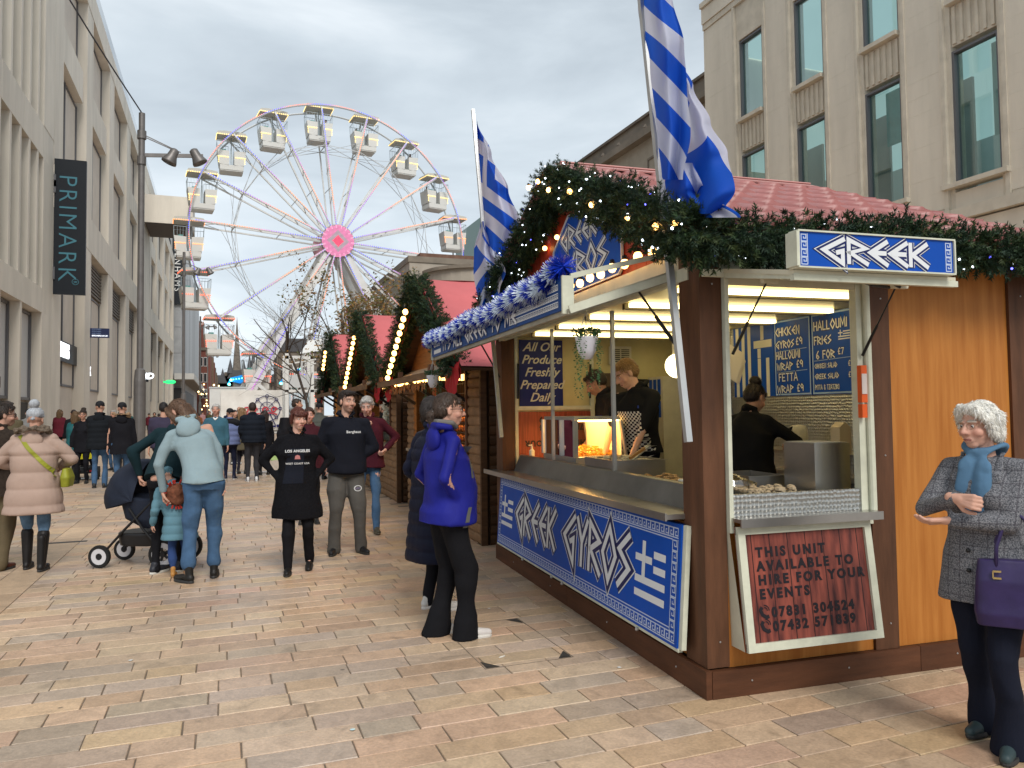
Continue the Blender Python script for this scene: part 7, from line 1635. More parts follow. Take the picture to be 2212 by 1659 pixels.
# 4 woman in long black coat
mfz=cloth('black_teddy_coat',(.008,.008,.010),1.0,ns=60,na=.3,bump=.6,bs=140)
P=person('red haired woman with fringe in long black coat over a printed black sweatshirt walking forward',.72,8.10,184,1.64,skin=(.58,.34,.26),hy_=-22,hp=4,hair='fringe',hairc=(.10,.028,.018),brow=(.10,.04,.03),top=(.008,.008,.010),tmat=mfz,hem=-.36,girth=1.22,fem=True,legs=(.008,.008,.009),legw=1.05,shoe=(.012,.012,.012),feet=((-.12,-.06,.03,.1,.3),(.09,.14,0,.1)),hands=((-.19,.03,.94),(.19,.03,.94)),poleL=(-1,-.5,.1),poleR=(1,-.5,.1),hood=True,lips=(.45,.12,.11),shoulder=1.08)
mpw=mat('print_white',(.55,.55,.55),.7); mpk=mat('print_pink',(.5,.2,.2),.7); msw=cloth('sweatshirt_navy',(.012,.014,.022),.95)
me=bpy.data.meshes.new('p'); n=7; me.from_pydata([(-.085-.01*j+.034*i*(1+.05*j)*.75,.22-.058*j,0) for j in range(7) for i in range(n)],[],[(j*n+i,j*n+i+1,(j+1)*n+i+1,(j+1)*n+i) for j in range(6) for i in range(n-1)])
decal(P,'',1,.16,msw,mesh=me,name='sweatshirt_front')
decal(P,'LOS ANGELES',.036,.335,mpw,bold=.0012,off=(0,.02),lift=.009); decal(P,'WEST COAST USA',.026,.225,mpw,bold=.0008,lift=.010)
me=bpy.data.meshes.new('p'); me.from_pydata([(-.028,-.018,0),(.028,-.018,0),(.022,.016,0),(.0,.026,0),(-.022,.016,0)],[],[(0,1,2,3,4)]); decal(P,'',1,.300,mpk,mesh=me,name='print_emblem',lift=.010)
# 5 young man in black hoodie, grey joggers
P=person('young man with short dark hair in black hoodie and grey joggers',1.33,8.86,186,1.83,skin=(.52,.30,.22),hy_=-28,hp=0,hair='quiff',hairc=(.025,.016,.012),stub=(.22,.13,.10),top=(.010,.011,.017),hem=-.06,girth=1.13,legs=(.09,.085,.078),legw=1.32,flare=1.05,shoe=(.010,.010,.012),feet=((-.16,.02,0,-.35),(.14,.0,0,.2)),hands=((-.09,.055,1.06),(.09,.055,1.06)),poleL=(-1,-.3,0),poleR=(1,-.3,0),hood=True,tdisp=folds(.018,13,3),sleeve=1.15,shoulder=1.08)
decal(P,'Berghaus',.040,.375,mpw,bold=.001,off=(.075,0))
tj=[c for c in P['root'].children if c.name.startswith('trousers')][0]; P2=dict(P); P2['coat']=tj
me=bpy.data.meshes.new('p'); nn=24; V=[(.045*math.cos(2*PI*i/nn)*r,.033*math.sin(2*PI*i/nn)*r,0) for r in (1,.75) for i in range(nn)]; me.from_pydata(V,[],[(i,(i+1)%nn,nn+(i+1)%nn,nn+i) for i in range(nn)]); decal(P2,'',1,-.22,mpw,mesh=me,name='print_oval',off=(.12,0)); decal(P2,'USC',.03,-.23,mat('print_violet',(.25,.2,.4),.7),off=(.12,0))
# 6 grey haired man in maroon
P=person('older grey haired man in maroon hooded jacket and blue jeans',1.84,10.35,188,1.80,skin=(.55,.32,.25),hy_=10,hp=16,hair='short',hairc=(.40,.38,.36),brow=(.25,.22,.2),top=(.055,.010,.018),hem=-.10,girth=1.08,lmat=jean,shoe=(.06,.055,.04),sole=(.10,.09,.07),feet=((-.10,.22,.0,-.1),(.12,-.22,.16,.1,-.7)),hands=((-.24,.12,1.10),(.08,.20,1.42)),poleL=(-1,-.6,0),poleR=(1,-.2,-.6),hood=True,hcurl=1.0)
# 7 woman in pale blue jacket
mtl=cloth('pale_blue_canvas',(.235,.315,.345),.75,ns=4,na=.10,bump=.2)
P=person('brown haired woman in pale blue jacket and jeans bending over the small child',-.16,8.0,-4,1.82,lean=20,side=-15,twist=-8,hy_=-50,hp=38,hair='long',hairc=(.115,.065,.040),top=(.19,.29,.31),tmat=mtl,hem=-.03,girth=1.02,fem=True,lmat=jean,legw=1.12,flare=1.12,shoe=(.013,.012,.011),shoeh=.07,feet=((-.14,-.05,0,-.6),(.10,.10,0,.15)),hands=((-.36,.20,.86),(.17,.05,.93)),poleL=(-.8,-.5,-.3),poleR=(1.2,-.3,-.1),hood=True,palm=(Vector((1,0,-.3)),None),hcurl=.7,tdisp=folds(.022,12,12,az=1.1))
s=Sh(); nk=P['neck']; s.chain([nk+Vector((-.09,.03,.05)),nk+Vector((-.07,-.06,.075)),nk+Vector((.0,-.095,.07)),nk+Vector((.07,-.06,.06))],[.018,.024,.024,.02]); me=s.fuse(.009,2); fin(me,mat('floral_lining',(.02,.035,.06),.8,ns=26,c2=(.50,.42,.26)),folds(.006,40,1)); put('patterned_lining',me,P['root'])
# 8 person pushing the pram
P=person('person in dark green hooded top and black trousers stooping at the pushchair handle',-.53,8.52,6,1.80,lean=32,side=10,hy_=-10,hp=45,hair='short',hairc=(.03,.02,.018),top=(.008,.022,.028),tmat=cloth('dark_green_top',(.009,.024,.030),.85),hem=.02,girth=1.04,legs=(.009,.009,.010),legw=.86,shoe=(.02,.022,.03),sole=(.55,.54,.5),feet=((-.09,.0,0,.55),(.13,.04,0,.5)),hands=((-.30,.27,.98),(.25,.35,1.0)),poleL=(-1,-.2,.1),poleR=(1,-.3,0),hood=True,tdisp=folds(.016,13,21),hcurl=1.0)
# 9 child
X,Y=at(388,1243)
P=person('small child in light blue hooded puffer coat, blue trousers and tan boots',X,Y,-20,1.08,skin=(.55,.32,.24),lean=14,side=-12,hy_=-20,hp=15,hair='beanie',hairc=(.10,.21,.26),top=(.10,.21,.27),tmat=cloth('child_puffer',(.105,.215,.27),.55,na=.1),hem=-.34,girth=1.25,legs=(.03,.06,.17),legw=1.15,shoe=(.42,.20,.05),sole=(.30,.16,.06),shoeh=.05,feet=((-.07,-.03,0,.5),(.07,.02,0,.6)),hands=((-.22,.12,.52),(.22,.08,.50)),hood=True,tdisp=quilt(.085,.009),sleeve=1.25,vox=.8)
M_=Matrix.Translation((X,Y,0))@Matrix.Rotation(R(20),4,'Z'); c=M_@P['T'](-.02,-.22,.36)
bp=empty('backpack',c,R(20),'small brown furry backpack with red tassels on the child\'s back','backpack'); s=Sh(); s.ell((0,0,0),(.11,.07,.12)); s.ell((0,-.03,-.05),(.08,.05,.06)); me=s.fuse(.009,2); fin(me,mat('brown_plush',(.15,.055,.03),1,ns=30,na=.4,bump=.6),folds(.012,60,4)); put('bag_body',me,bp)
rt=MB(); rnd=random.Random(5)
for kk in range(26):
    a=rnd.uniform(0,2*PI); p=Vector((.10*math.cos(a),-.03,.11*math.sin(a))); rt.bar(p,p+Vector((.035*math.cos(a),rnd.uniform(-.03,.0),.035*math.sin(a))),.012)
rt.build('tassels',mat('red_tassel',(.40,.03,.02),.8),bp,kind='stuff')
for sx_ in (-1,1): MB().tube([(sx_*.07,.02,.10),(sx_*.08,.10,.16),(sx_*.09,.16,.10)],.009,6).build('strap',mat('brown_strap',(.10,.04,.025),.7),bp)
# 10 pushchair
pc=empty('pushchair',(-.72,9.1,0),R(64),'dark navy pushchair with rounded hood and white rimmed wheels','pushchair'); mnav=cloth('pram_navy',(.018,.023,.038),.6,ns=5,na=.15); mrub=mat('tyre_rubber',(.012,.012,.012),.7)
def wheel(par,x,y,r,w=.04,spoke=True):
    o=MB().lathe([(r-.035,-w/2),(r-.005,-w/2),(r,0),(r-.005,w/2),(r-.035,w/2),(r-.035,-w/2)],26,M=Matrix.Translation((x,y,r))@Matrix.Rotation(PI/2,4,'Y')).build('wheel',mrub,par,smooth=False)
    MB().lathe([(r-.085,-w*.35),(r-.036,-w*.4),(r-.036,w*.4),(r-.085,w*.35),(r-.085,-w*.35)],26,M=Matrix.Translation((x,y,r))@Matrix.Rotation(PI/2,4,'Y')).build('rim',mat('rim_white',(.55,.54,.56),.4),o)
    s_=MB(); s_.lathe([(.03,-w*.5),(.03,w*.5)],12,M=Matrix.Translation((x,y,r))@Matrix.Rotation(PI/2,4,'Y'))
    for a in range(5): t=a*2*PI/5; s_.bar((x,y,r),(x,y+math.cos(t)*(r-.08),r+math.sin(t)*(r-.08)),.022,.02)
    s_.build('hub',mblk,o)
for x in (-.26,.26): wheel(pc,x,-.30,.155); wheel(pc,x*.85,.42,.12)
f=MB()
for x in (-.24,.24): f.tube([(x,-.30,.155),(x*.95,-.05,.42),(x*.9,.1,.62)],.014,8); f.tube([(x*.85,.42,.12),(x*.9,.15,.40),(x*.95,-.25,.78),(x*.95,-.52,1.0)],.014,8)
f.tube([(-.26,-.30,.155),(.26,-.30,.155)],.013,8); f.tube([(-.23,-.52,1.0),(-.20,-.57,1.02),(.20,-.57,1.02),(.23,-.52,1.0)],.018,8); f.build('chassis',mblk,pc)
s=Sh(); s.loft([(Vector((0,-.22,.40)),Vector((.19,0,0)),Vector((0,.26,0))),(Vector((0,-.15,.50)),Vector((.23,0,0)),Vector((0,.38,0))),(Vector((0,-.12,.72)),Vector((.24,0,0)),Vector((0,.42,.03)))],24,2.8); me=s.fuse(.014,3); fin(me,mnav,folds(.005,12,2)); put('seat_unit',me,pc)
hd=MB(); vs=[];fs=[]; nu,nv=18,12
for j in range(nv+1):
    for i in range(nu+1):
        a=PI*i/nu; t=j/nv; th=R(-15+115*t); rib=1+.025*abs(math.sin(t*PI*3)); vs.append((.27*rib*math.cos(a)*(1),.04+(.44*rib*math.cos(th))*math.sin(a)*1.0+.0,.70+.42*rib*math.sin(th)*math.sin(a)*1.0+.0))
for j in range(nv):
    for i in range(nu): a=j*(nu+1)+i; fs.append((a,a+1,a+nu+2,a+nu+1))
hd.add(vs,fs); hd.build('hood',mnav,pc,smooth=True)
s=Sh(); s.loft([(Vector((0,.02,.22)),Vector((.20,0,0)),Vector((0,.26,0))),(Vector((0,.02,.36)),Vector((.22,0,0)),Vector((0,.28,0)))],20,3); me=s.fuse(.016,2); fin(me,mblk); put('shopping_basket',me,pc)
cup=MB(); cup.lathe([(.032,0),(.042,.05),(.045,.075),(.03,.078)],14,c=(.29,-.32,.60)); cup.build('cup_holder',mat('cup_blue',(.02,.25,.5),.4),pc); MB().bar((.285,-.32,.60),(.25,-.3,.48),.015).build('holder_clip',mwht,pc)
MB().lathe([(.012,-.015),(.02,0),(.012,.015)],8,c=(.25,-.05,.75)).build('hinge_cap',mwht,pc)
# 11 woman in pink beige coat with bobble hat
mpinkc=cloth('beige_pink_quilt',(.38,.275,.225),.6,ns=4,na=.1)
P=person('woman in beige pink quilted coat, grey bobble hat and tall black boots',-1.83,9.25,4,1.66,hy_=0,hair='bobble',hairc=(.36,.38,.41),top=(.38,.27,.22),tmat=mpinkc,hem=-.30,girth=1.32,fem=True,lmat=jean2,legw=1.05,shoe=(.012,.011,.011),shoeh=.30,feet=((-.08,.10,0,0),(.10,-.08,0,.1)),hands=((-.20,.20,1.02),(.20,.22,1.05)),poleL=(-1,-.5,-.2),poleR=(1,-.5,-.2),hood=True,tdisp=quilt(.17,.016,seed=5),sleeve=1.25)
s=Sh(); nk=P['neck']; s.chain([nk+Vector((math.sin(a)*.15,-.05-math.cos(a)*.10,.02+.03*math.cos(a))) for a in [R(d) for d in range(-140,141,20)]],[.035]*15); me=s.fuse(.01,1); fin(me,mat('fur_trim',(.13,.10,.075),1,ns=50,na=.5,bump=.8),folds(.02,90,3)); put('fur_trim',me,P['root'])
M_=Matrix.Translation((-1.83,9.25,0))@Matrix.Rotation(-R(4),4,'Z'); c=M_@Vector((.30,.02,.98)); lb=empty('shoulder_bag',c,R(-4),'lime green shoulder bag with long strap across the beige pink coat','handbag'); mlime_=mat('lime_leather',(.26,.27,.025),.5,ns=9,na=.15)
s=Sh(); s.loft([(Vector((0,0,-.13)),Vector((.05,0,0)),Vector((0,.10,0))),(Vector((0,0,-.03)),Vector((.06,0,0)),Vector((0,.13,0))),(Vector((0,0,.07)),Vector((.035,0,0)),Vector((0,.10,0)))],20,3.2); me=s.fuse(.009,1); fin(me,mlime_,folds(.006,25,3)); put('bag_body',me,lb)
co=P['coat'].data; bv=BVHTree.FromPolygons([v.co for v in co.vertices],[tuple(p.vertices) for p in co.polygons]); vs=[]; n=16
for i in range(n+1):
    t=i/n; x=-.12+.36*t; z=1.40-.42*t
    for dz in (-.022,.022):
        h=bv.ray_cast(Vector((x+dz*.6,-1,z+dz*.6)),Vector((0,1,0)),2); pnt=(h[0]+Vector((0,-.010,0))) if h[0] else Vector((x,-.2,z)); vs.append(M_@pnt-c)
st=MB(); st.v=[tuple(Matrix.Rotation(R(4),3,'Z')@Vector(v)) for v in vs]; st.f=[(2*i,2*i+1,2*i+3,2*i+2) for i in range(n)]; st.m=[0]*n; st.build('strap',mlime_,lb)
# 12 man at the left edge
X,Y=at(2,1228)
P=person('man with sunglasses, dark brown wool coat and khaki trousers at the left edge',X-.02,Y,20,1.72,skin=(.45,.26,.19),hy_=52,hp=6,hair='short',hairc=(.03,.02,.015),stub=(.18,.11,.08),top=(.030,.022,.018),tmat=cloth('brown_wool',(.032,.024,.019),.95,ns=40,na=.25),hem=-.16,girth=1.1,legs=(.11,.085,.05),legw=1.2,shoe=(.07,.02,.012),feet=((-.1,.0,0),(.1,-.12,0)),hands=((-.26,.05,.85),(.24,.1,.9)))
glasses(P,mblk,.004,(.024,.017))
# 13-28 middle distance
def mid(label,px,py,heading,H,**k):
    X,Y=at(px,py); return person(label,X,Y,heading,H,det=False,vox=.8,**k)
mid('dark haired man in olive brown coat standing behind the sunglasses man',12,1105,10,1.84,hair='short',hairc=(.03,.02,.015),top=(.09,.075,.045),hem=-.2,girth=1.1,legs=(.03,.03,.03))
P=person('woman with pinned dark hair and glasses in black coat beside the mobility scooter',*at(178,1044),190,1.72,hair='bun',hairc=(.03,.02,.015),hy_=-5,top=blk,hem=-.2,legs=blk,fem=True,skin=(.50,.28,.2),vox=1.4)
glasses(P,mat('dark_rim',(.03,.015,.012),.3),.003,(.023,.017))
mid('man in black quilted coat and black beanie walking away behind the pushchair',214,1054,2,1.88,hair='beanie',hairc=blk,top=(.010,.012,.015),tdisp=quilt(.11,.014),hem=-.14,girth=1.22,lmat=jean,hood=True,hands=((-.2,.15,.95),(.28,.02,.86)))
P=mid('person in black parka with tan fur hood and black beanie beside the near lamp post',262,1058,0,1.84,hair='beanie',hairc=blk,top=(.008,.009,.012),hem=-.22,girth=1.15,lmat=jean,hood=True)
s=Sh(); nk=P['neck']; s.chain([nk+Vector((math.sin(a)*.16,-.06-math.cos(a)*.10,.04)) for a in [R(d) for d in range(-120,121,30)]],[.035]*9); me=s.fuse(.02,1); fin(me,mat('fur_tan',(.26,.17,.10),1,ns=50,na=.5,bump=.8),folds(.03,60,3)); put('fur_trim',me,P['root'])
mid('broad man with black hair in plum t-shirt walking away right of the lamp post',352,1066,6,1.83,hair='short',hairc=(.012,.01,.01),top=(.040,.034,.060),hem=.0,girth=1.22,sleevelen=.2,collar=False,legs=(.03,.03,.04),shoulder=1.1)
P=person('man with thick white hair in teal blue jumper over white shirt walking towards us',*at(466,1050),190,1.80,vox=1.4,hair='short',hairc=(.50,.49,.47),brow=(.3,.27,.25),skin=(.50,.27,.20),top=(.04,.11,.155),hem=.0,girth=1.15,legs=(.03,.03,.04),hands=((-.26,.02,.82),(.22,.26,1.15)))
s=Sh(); nk=P['neck']; s.chain([nk+Vector((-.04,.075,-.03)),nk+Vector((0,.095,-.07)),nk+Vector((.04,.075,-.03))],[.018]*3); me=s.fuse(.01,1); fin(me,mwht); put('shirt_collar',me,P['root'])
X,Y=at(466,1050); cpx=empty('takeaway_cup',(X-.16,Y-.36,1.17),0,'white and blue takeaway cup held by the white haired man','cup'); MB().lathe([(.03,0),(.04,.11)],12).build('cup',mat('cup_pale_blue',(.2,.4,.5),.5),cpx); MB().lathe([(.043,.111),(.043,.125),(.036,.132)],12).build('lid',mwht,cpx)
P=mid('person in lilac blue puffer jacket with black shoulders and black hat, seen from behind',496,1036,12,1.70,hair='beanie',hairc=blk,top=(.13,.16,.30),tdisp=quilt(.13,.02),hem=-.06,girth=1.28,legs=(.015,.018,.04),shoe=(.03,.03,.05),sole=(.5,.5,.5),sleeve=1.35,hands=((-.24,.2,1.0),(.34,.25,1.05)))
s=Sh(); T=P['T']; s.chain([T(-.17,-.02,.47),T(-.08,-.05,.50),T(.08,-.05,.50),T(.17,-.02,.47)],[.10,.10,.10,.10]); me=s.fuse(.02,2); fin(me,cloth('black_yoke',(.010,.010,.012),.6)); put('shoulder_yoke',me,P['root'])
mid('man in navy black puffer jacket, charcoal trousers and white trainers',545,1040,-2,1.84,hair='short',hairc=(.03,.02,.018),top=(.010,.013,.020),tdisp=quilt(.12,.018),hem=-.06,girth=1.22,legs=(.035,.035,.04),legw=1.1,shoe=(.55,.55,.56),sole=(.55,.55,.55),sleeve=1.3,hands=((-.2,.2,1.0),(.28,.02,.86)))
mid('person with long fair brown hair in olive coat standing beside the navy puffer jacket',522,1024,25,1.74,hair='long',hairc=(.20,.12,.06),top=(.10,.085,.055),hem=-.3,legs=(.02,.02,.03),fem=True)
X,Y=at(572,1026); mid('person in long black clothes standing right of the navy puffer jacket',572,1026,-15,1.66,hair='long',hairc=(.03,.02,.018),top=blk,hem=-.38,legs=blk,fem=True)
cb2=empty('carrier_bag',(X+.26,Y-.05,.52),0,'pale lime plastic carrier bag held beside the long black clothes','bag'); s=Sh(); s.loft([(Vector((0,0,-.16)),Vector((.12,0,0)),Vector((0,.06,0))),(Vector((0,0,.1)),Vector((.13,0,0)),Vector((0,.05,0))),(Vector((0,0,.26)),Vector((.02,0,0)),Vector((0,.01,0)))],14); me=s.fuse(.02,1); fin(me,mat('lime_plastic',(.40,.55,.22),.4),folds(.02,20,2)); put('bag_body',me,cb2)
mid('bald man in black coat looking down before the white hoarding',518,985,200,1.86,hair='bald_ring',hairc=(.2,.15,.12),top=blk,hem=-.2,legs=blk,hp=25,skin=(.45,.25,.18))
mid('dark haired person in grey patterned jacket before the white hoarding',506,1003,150,1.70,hair='short',hairc=(.03,.02,.02),top=(.06,.062,.065),hem=-.05,legs=(.1,.1,.1),shoe=(.55,.55,.55))
P=mid('bearded man in khaki coat and grey hood with a black rucksack facing the stalls',640,1046,70,1.90,hair='short',hairc=(.03,.02,.015),stub=(.03,.02,.02),top=(.13,.105,.065),hem=-.15,girth=1.15,legs=(.03,.03,.03),hy_=20)
s=Sh(); nk=P['neck']; s.ell(nk+Vector((0,-.06,.02)),(.12,.09,.08)); me=s.fuse(.02,1); fin(me,cloth('grey_hood',(.22,.22,.22),.9)); put('hood',me,P['root'])
X,Y=at(640,1046); c=Matrix.Translation((X,Y,0))@Matrix.Rotation(-R(70),4,'Z')@Vector((0,-.27,1.22)); rk=empty('rucksack',c,-R(70),'large black rucksack on the back of the khaki coated man','rucksack'); s=Sh(); s.loft([(Vector((0,0,-.28)),Vector((.16,0,0)),Vector((0,.10,0))),(Vector((0,0,0)),Vector((.17,0,0)),Vector((0,.13,0))),(Vector((0,0,.28)),Vector((.13,0,0)),Vector((0,.08,0)))],18,3); s.ell((0,-.12,-.1),(.11,.06,.13)); me=s.fuse(.018,2); fin(me,cloth('rucksack_black',blk,.7)); put('bag_body',me,rk); MB().tube([(-.1,.08,.2),(-.1,.2,.3),(-.1,.3,.1)],.015,6).tube([(.1,.08,.2),(.1,.2,.3),(.1,.3,.1)],.015,6).build('strap',mblk,rk)
mid('person in grey green padded coat and black pompom hat near the farthest stall',690,1036,20,1.80,hair='bobble',hairc=blk,top=(.085,.09,.08),tdisp=quilt(.15,.02),hem=-.25,girth=1.3,legs=blk)
person('woman in dark red coat mostly hidden behind the black coated woman',*at(668,1130),186,1.66,det=True,vox=1.6,hair='short',hairc=(.06,.03,.02),top=(.05,.012,.018),hem=-.2,legs=blk,fem=True,skin=(.55,.30,.24))
# mobility scooter and rider
X,Y=at(184,1036); SCM=empty('mobility_scooter',(X,Y,0),R(6),'black mobility scooter with bright yellow triangle on its back','mobility scooter'); myel=mat('hi_vis_yellow',(.62,.58,.02),.5)
for x in (-.26,.26): 
    for y,r in ((-.12,.16),(.75,.14)): MB().lathe([(.03,-.05),(r,-.05),(r,.05),(.03,.05)],18,M=Matrix.Translation((x,y,r))@Matrix.Rotation(PI/2,4,'Y')).build('wheel',mrub,SCM)
s=Sh(); s.loft([(Vector((0,.05,.16)),Vector((.24,0,0)),Vector((0,.28,0))),(Vector((0,.05,.34)),Vector((.22,0,0)),Vector((0,.25,0)))],18,3); s.loft([(Vector((0,.5,.14)),Vector((.2,0,0)),Vector((0,.4,0))),(Vector((0,.5,.2)),Vector((.2,0,0)),Vector((0,.4,0)))],18,3); s.cap((0,.85,.2),(0,.7,.85),.06,.04); s.cap((-.25,.7,.95),(.25,.7,.95),.03,.03); me=s.fuse(.02,2); fin(me,mblk); put('chassis',me,SCM)
s=Sh(); s.loft([(Vector((0,-.05,.55)),Vector((.25,0,0)),Vector((0,.06,0))),(Vector((0,-.10,1.0)),Vector((.24,0,0)),Vector((0,.05,0)))],18,3); s.loft([(Vector((0,.15,.52)),Vector((.25,0,0)),Vector((0,.22,0))),(Vector((0,.15,.62)),Vector((.25,0,0)),Vector((0,.22,0)))],18,3); s.cap((0,.1,.3),(0,.1,.55),.06,.06); me=s.fuse(.02,2); fin(me,mblk); put('seat',me,SCM)
MB().add([(-.20,-.19,.52),(.20,-.19,.52),(.0,-.20,.88),(-.20,-.175,.52),(.20,-.175,.52),(0,-.185,.88)],[(0,1,2),(5,4,3),(0,3,4,1),(1,4,5,2),(2,5,3,0)]).build('warning_triangle',myel,SCM)
MB().box(-.27,-.20,-.19,-.17,.72,.86).box(.20,.27,-.19,-.17,.72,.86).build('side_reflector',myel,SCM); MB().box(-.2,-.1,-.27,-.24,.2,.25).box(.1,.2,-.27,-.24,.2,.25).build('tail_lamp',mat('tail_red',(.3,.01,.01),.3),SCM)
mpl=mat('navy_plaid',(.03,.035,.06),.9,ns=20,na=.2)
def plaid():
    m=mat('plaid_cloth',(.025,.03,.055),.9); t=m.node_tree; N=t.nodes.new; L=t.links.new; p=t.nodes['Principled BSDF']; tc=N('ShaderNodeTexCoord'); sx=N('ShaderNodeSeparateXYZ'); L(tc.outputs['Object'],sx.inputs[0]); r=N('ShaderNodeRGB'); r.outputs[0].default_value=(.022,.027,.05,1); prev=r.outputs[0]
    for ax in ('X','Z'):
        a=N('ShaderNodeMath'); a.operation='MULTIPLY'; a.inputs[1].default_value=9; L(sx.outputs[ax],a.inputs[0]); f=N('ShaderNodeMath'); f.operation='FRACT'; L(a.outputs[0],f.inputs[0]); g=N('ShaderNodeMath'); g.operation='LESS_THAN'; g.inputs[1].default_value=.22; L(f.outputs[0],g.inputs[0]); s=N('ShaderNodeMath'); s.operation='MULTIPLY'; s.inputs[1].default_value=.5; L(g.outputs[0],s.inputs[0]); mx=N('ShaderNodeMix'); mx.data_type='RGBA'; L(s.outputs[0],mx.inputs[0]); L(prev,mx.inputs[6]); mx.inputs[7].default_value=(.25,.27,.34,1); prev=mx.outputs[2]
    L(prev,p.inputs['Base Color']); return m
person('hooded rider in navy plaid coat sitting on the mobility scooter, seen from behind',X,Y+.12,-6,1.62,z=-.30,det=False,vox=.8,hair='beanie',hairc=(.10,.12,.17),top=(.02,.03,.06),tmat=plaid(),hem=.0,girth=1.25,legs=(.02,.02,.03),feet=((-.12,.55,.50),(.12,.55,.50)),hands=((-.24,.5,1.2),(.24,.5,1.2)),hood=True)
# ---------------------------------------------------------------- the three people working in the stall
def stallman(label,x,y,az,H,**k):
    p=SM@Vector((x,y,0)); return person(label,p.x,p.y,az,H,z=.2,**k)
P=stallman('young fair haired man in black hoodie and black and white checked apron',1.0,2.80,244,1.88,skin=(.56,.33,.24),hair='quiff',hairc=(.26,.15,.06),brow=(.2,.11,.05),hy_=34,hp=30,lean=8,top=(.012,.012,.013),hood=True,hem=-.02,girth=1.06,hands=((-.12,.36,.93),(.20,.34,.90)),poleL=(-1,-.4,-.2),poleR=(1,-.4,-.2),sleevelen=.45,legs=blk)
def apron(P,m1,m2,w0=.13,w1=.20,top=.40,bot=-.05,n=12,nz=22):
    me=bpy.data.meshes.new('a'); V=[];Fc=[];mi=[]
    for j in range(nz+1):
        t=j/nz; w=w0+(w1-w0)*min(1,t*2.2)
        for i in range(n+1): V.append((-w+2*w*i/n,top+(bot-top)*t-.0,0))
    for j in range(nz):
        for i in range(n): a=j*(n+1)+i; Fc.append((a,a+1,a+n+2,a+n+1)); mi.append((i+j)%2)
    me.from_pydata(V,[],Fc); o=decal(P,'',1,0,m1,mesh=me,name='apron'); me.materials.append(m2); me.polygons.foreach_set('material_index',mi); return o
mapw=cloth('check_white',(.58,.57,.52),.8); mapb=cloth('check_black',(.014,.012,.025),.8); mapn=cloth('apron_blue',(.015,.035,.16),.8)
apron(P,mapw,mapb,n=16,nz=24)
MB().tube([P['T'](-.10,.13,.40),P['T'](-.07,.06,.50),P['T'](-.04,-.02,.55)],.008,6).build('apron_strap',mat('strap_blue',(.02,.05,.3),.7),P['root'])
P=stallman('older dark haired man in black top and blue apron bending his head',1.12,3.56,285,1.84,skin=(.42,.22,.15),hair='short',hairc=(.04,.03,.025),hy_=25,hp=34,lean=14,stub=(.2,.12,.09),top=(.014,.013,.016),hem=.0,girth=1.1,hands=((-.02,.34,1.0),(.14,.36,.98)),legs=blk,sleevelen=.5,hcurl=.9)
apron(P,mapn,mapn)
c=SM@Vector((.86,3.45,1.27)); bb_=empty('bread_bag',c,0,'pale bag of flatbread held by the older man in the blue apron','bag'); s=Sh(); s.ell((0,0,0),(.10,.07,.05)); me=s.fuse(.012,1); fin(me,mat('bread_bag_film',(.42,.42,.22),.4),folds(.02,30,2)); put('bag_body',me,bb_)
P=stallman('woman with black hair in a bun and loose black top inside the stall',1.22,1.42,62,1.60,skin=(.45,.25,.18),hair='bun',hairc=(.02,.013,.012),hy_=14,hp=28,lean=10,top=(.008,.008,.009),hem=-.02,girth=1.28,fem=True,hands=((-.16,.30,1.02),(.22,.36,1.10)),poleL=(-1,-.3,-.2),poleR=(1,-.4,-.3),legs=(.012,.014,.03),sleeve=1.2)
s=Sh(); pl=P['pel']; s.loft([(pl+Vector((0,-.01,-.14)),Vector((.225,0,0)),Vector((0,.175,0))),(pl+Vector((0,-.01,.05)),Vector((.215,0,0)),Vector((0,.165,0)))],24); me=s.fuse(.011,2); fin(me,cloth('cream_wrap',(.45,.42,.36),.9),folds(.010,30,2,az=3)); put('waist_wrap',me,P['root'])
MB().tube([P['pel']+Vector((-.03,-.19,.08)),P['pel']+Vector((-.06,-.21,-.06)),P['pel']+Vector((-.10,-.20,-.12))],.008,5).tube([P['pel']+Vector((-.03,-.19,.08)),P['pel']+Vector((.02,-.21,-.02)),P['pel']+Vector((.04,-.20,-.10))],.008,5).build('apron_string',mat('strap_navy',(.01,.012,.04),.8),P['root'])
# ---------------------------------------------------------------- the crowd down the street: a few figures built, then copied with their own clothes
protos=[]
PS=[('short',(.03,.02,.02),-.05,0),('long',(.10,.06,.03),-.2,0),('beanie',(.02,.02,.02),-.1,0),('short',(.30,.28,.26),-.15,180),('bob',(.05,.03,.02),-.3,180),('short',(.03,.02,.02),-.1,185)]
for i,(h_,hc_,hem_,hd_) in enumerate(PS):
    protos.append(person('',-50,-50,hd_,1.74,det=False,vox=1.15,hair=h_,hairc=hc_,hem=hem_,top=(.03,.03,.03),girth=1.15,feet=((-.1,.12,0),(.1,-.15,.02)),fem=(i in (1,4)),hands=((-.26,.10,.85),(.26,-.05,.86)))['root'])
COLS=[('black',blk),('navy blue',(.015,.02,.05)),('charcoal grey',(.05,.05,.055)),('maroon',(.10,.015,.025)),('olive green',(.06,.065,.03)),('pale pink',(.42,.24,.25)),('cream',(.42,.38,.30)),('rust orange',(.22,.08,.03)),('denim blue',(.05,.09,.16)),('bright blue',(.02,.07,.22)),('grey',(.18,.18,.18)),('dark brown',(.05,.03,.02)),('tan',(.22,.15,.08)),('teal',(.02,.10,.11))]
HN={'short':'short dark hair','long':'long brown hair','beanie':'black beanie','bob':'bobbed dark hair'}
spots=[]; rnd=random.Random(21)
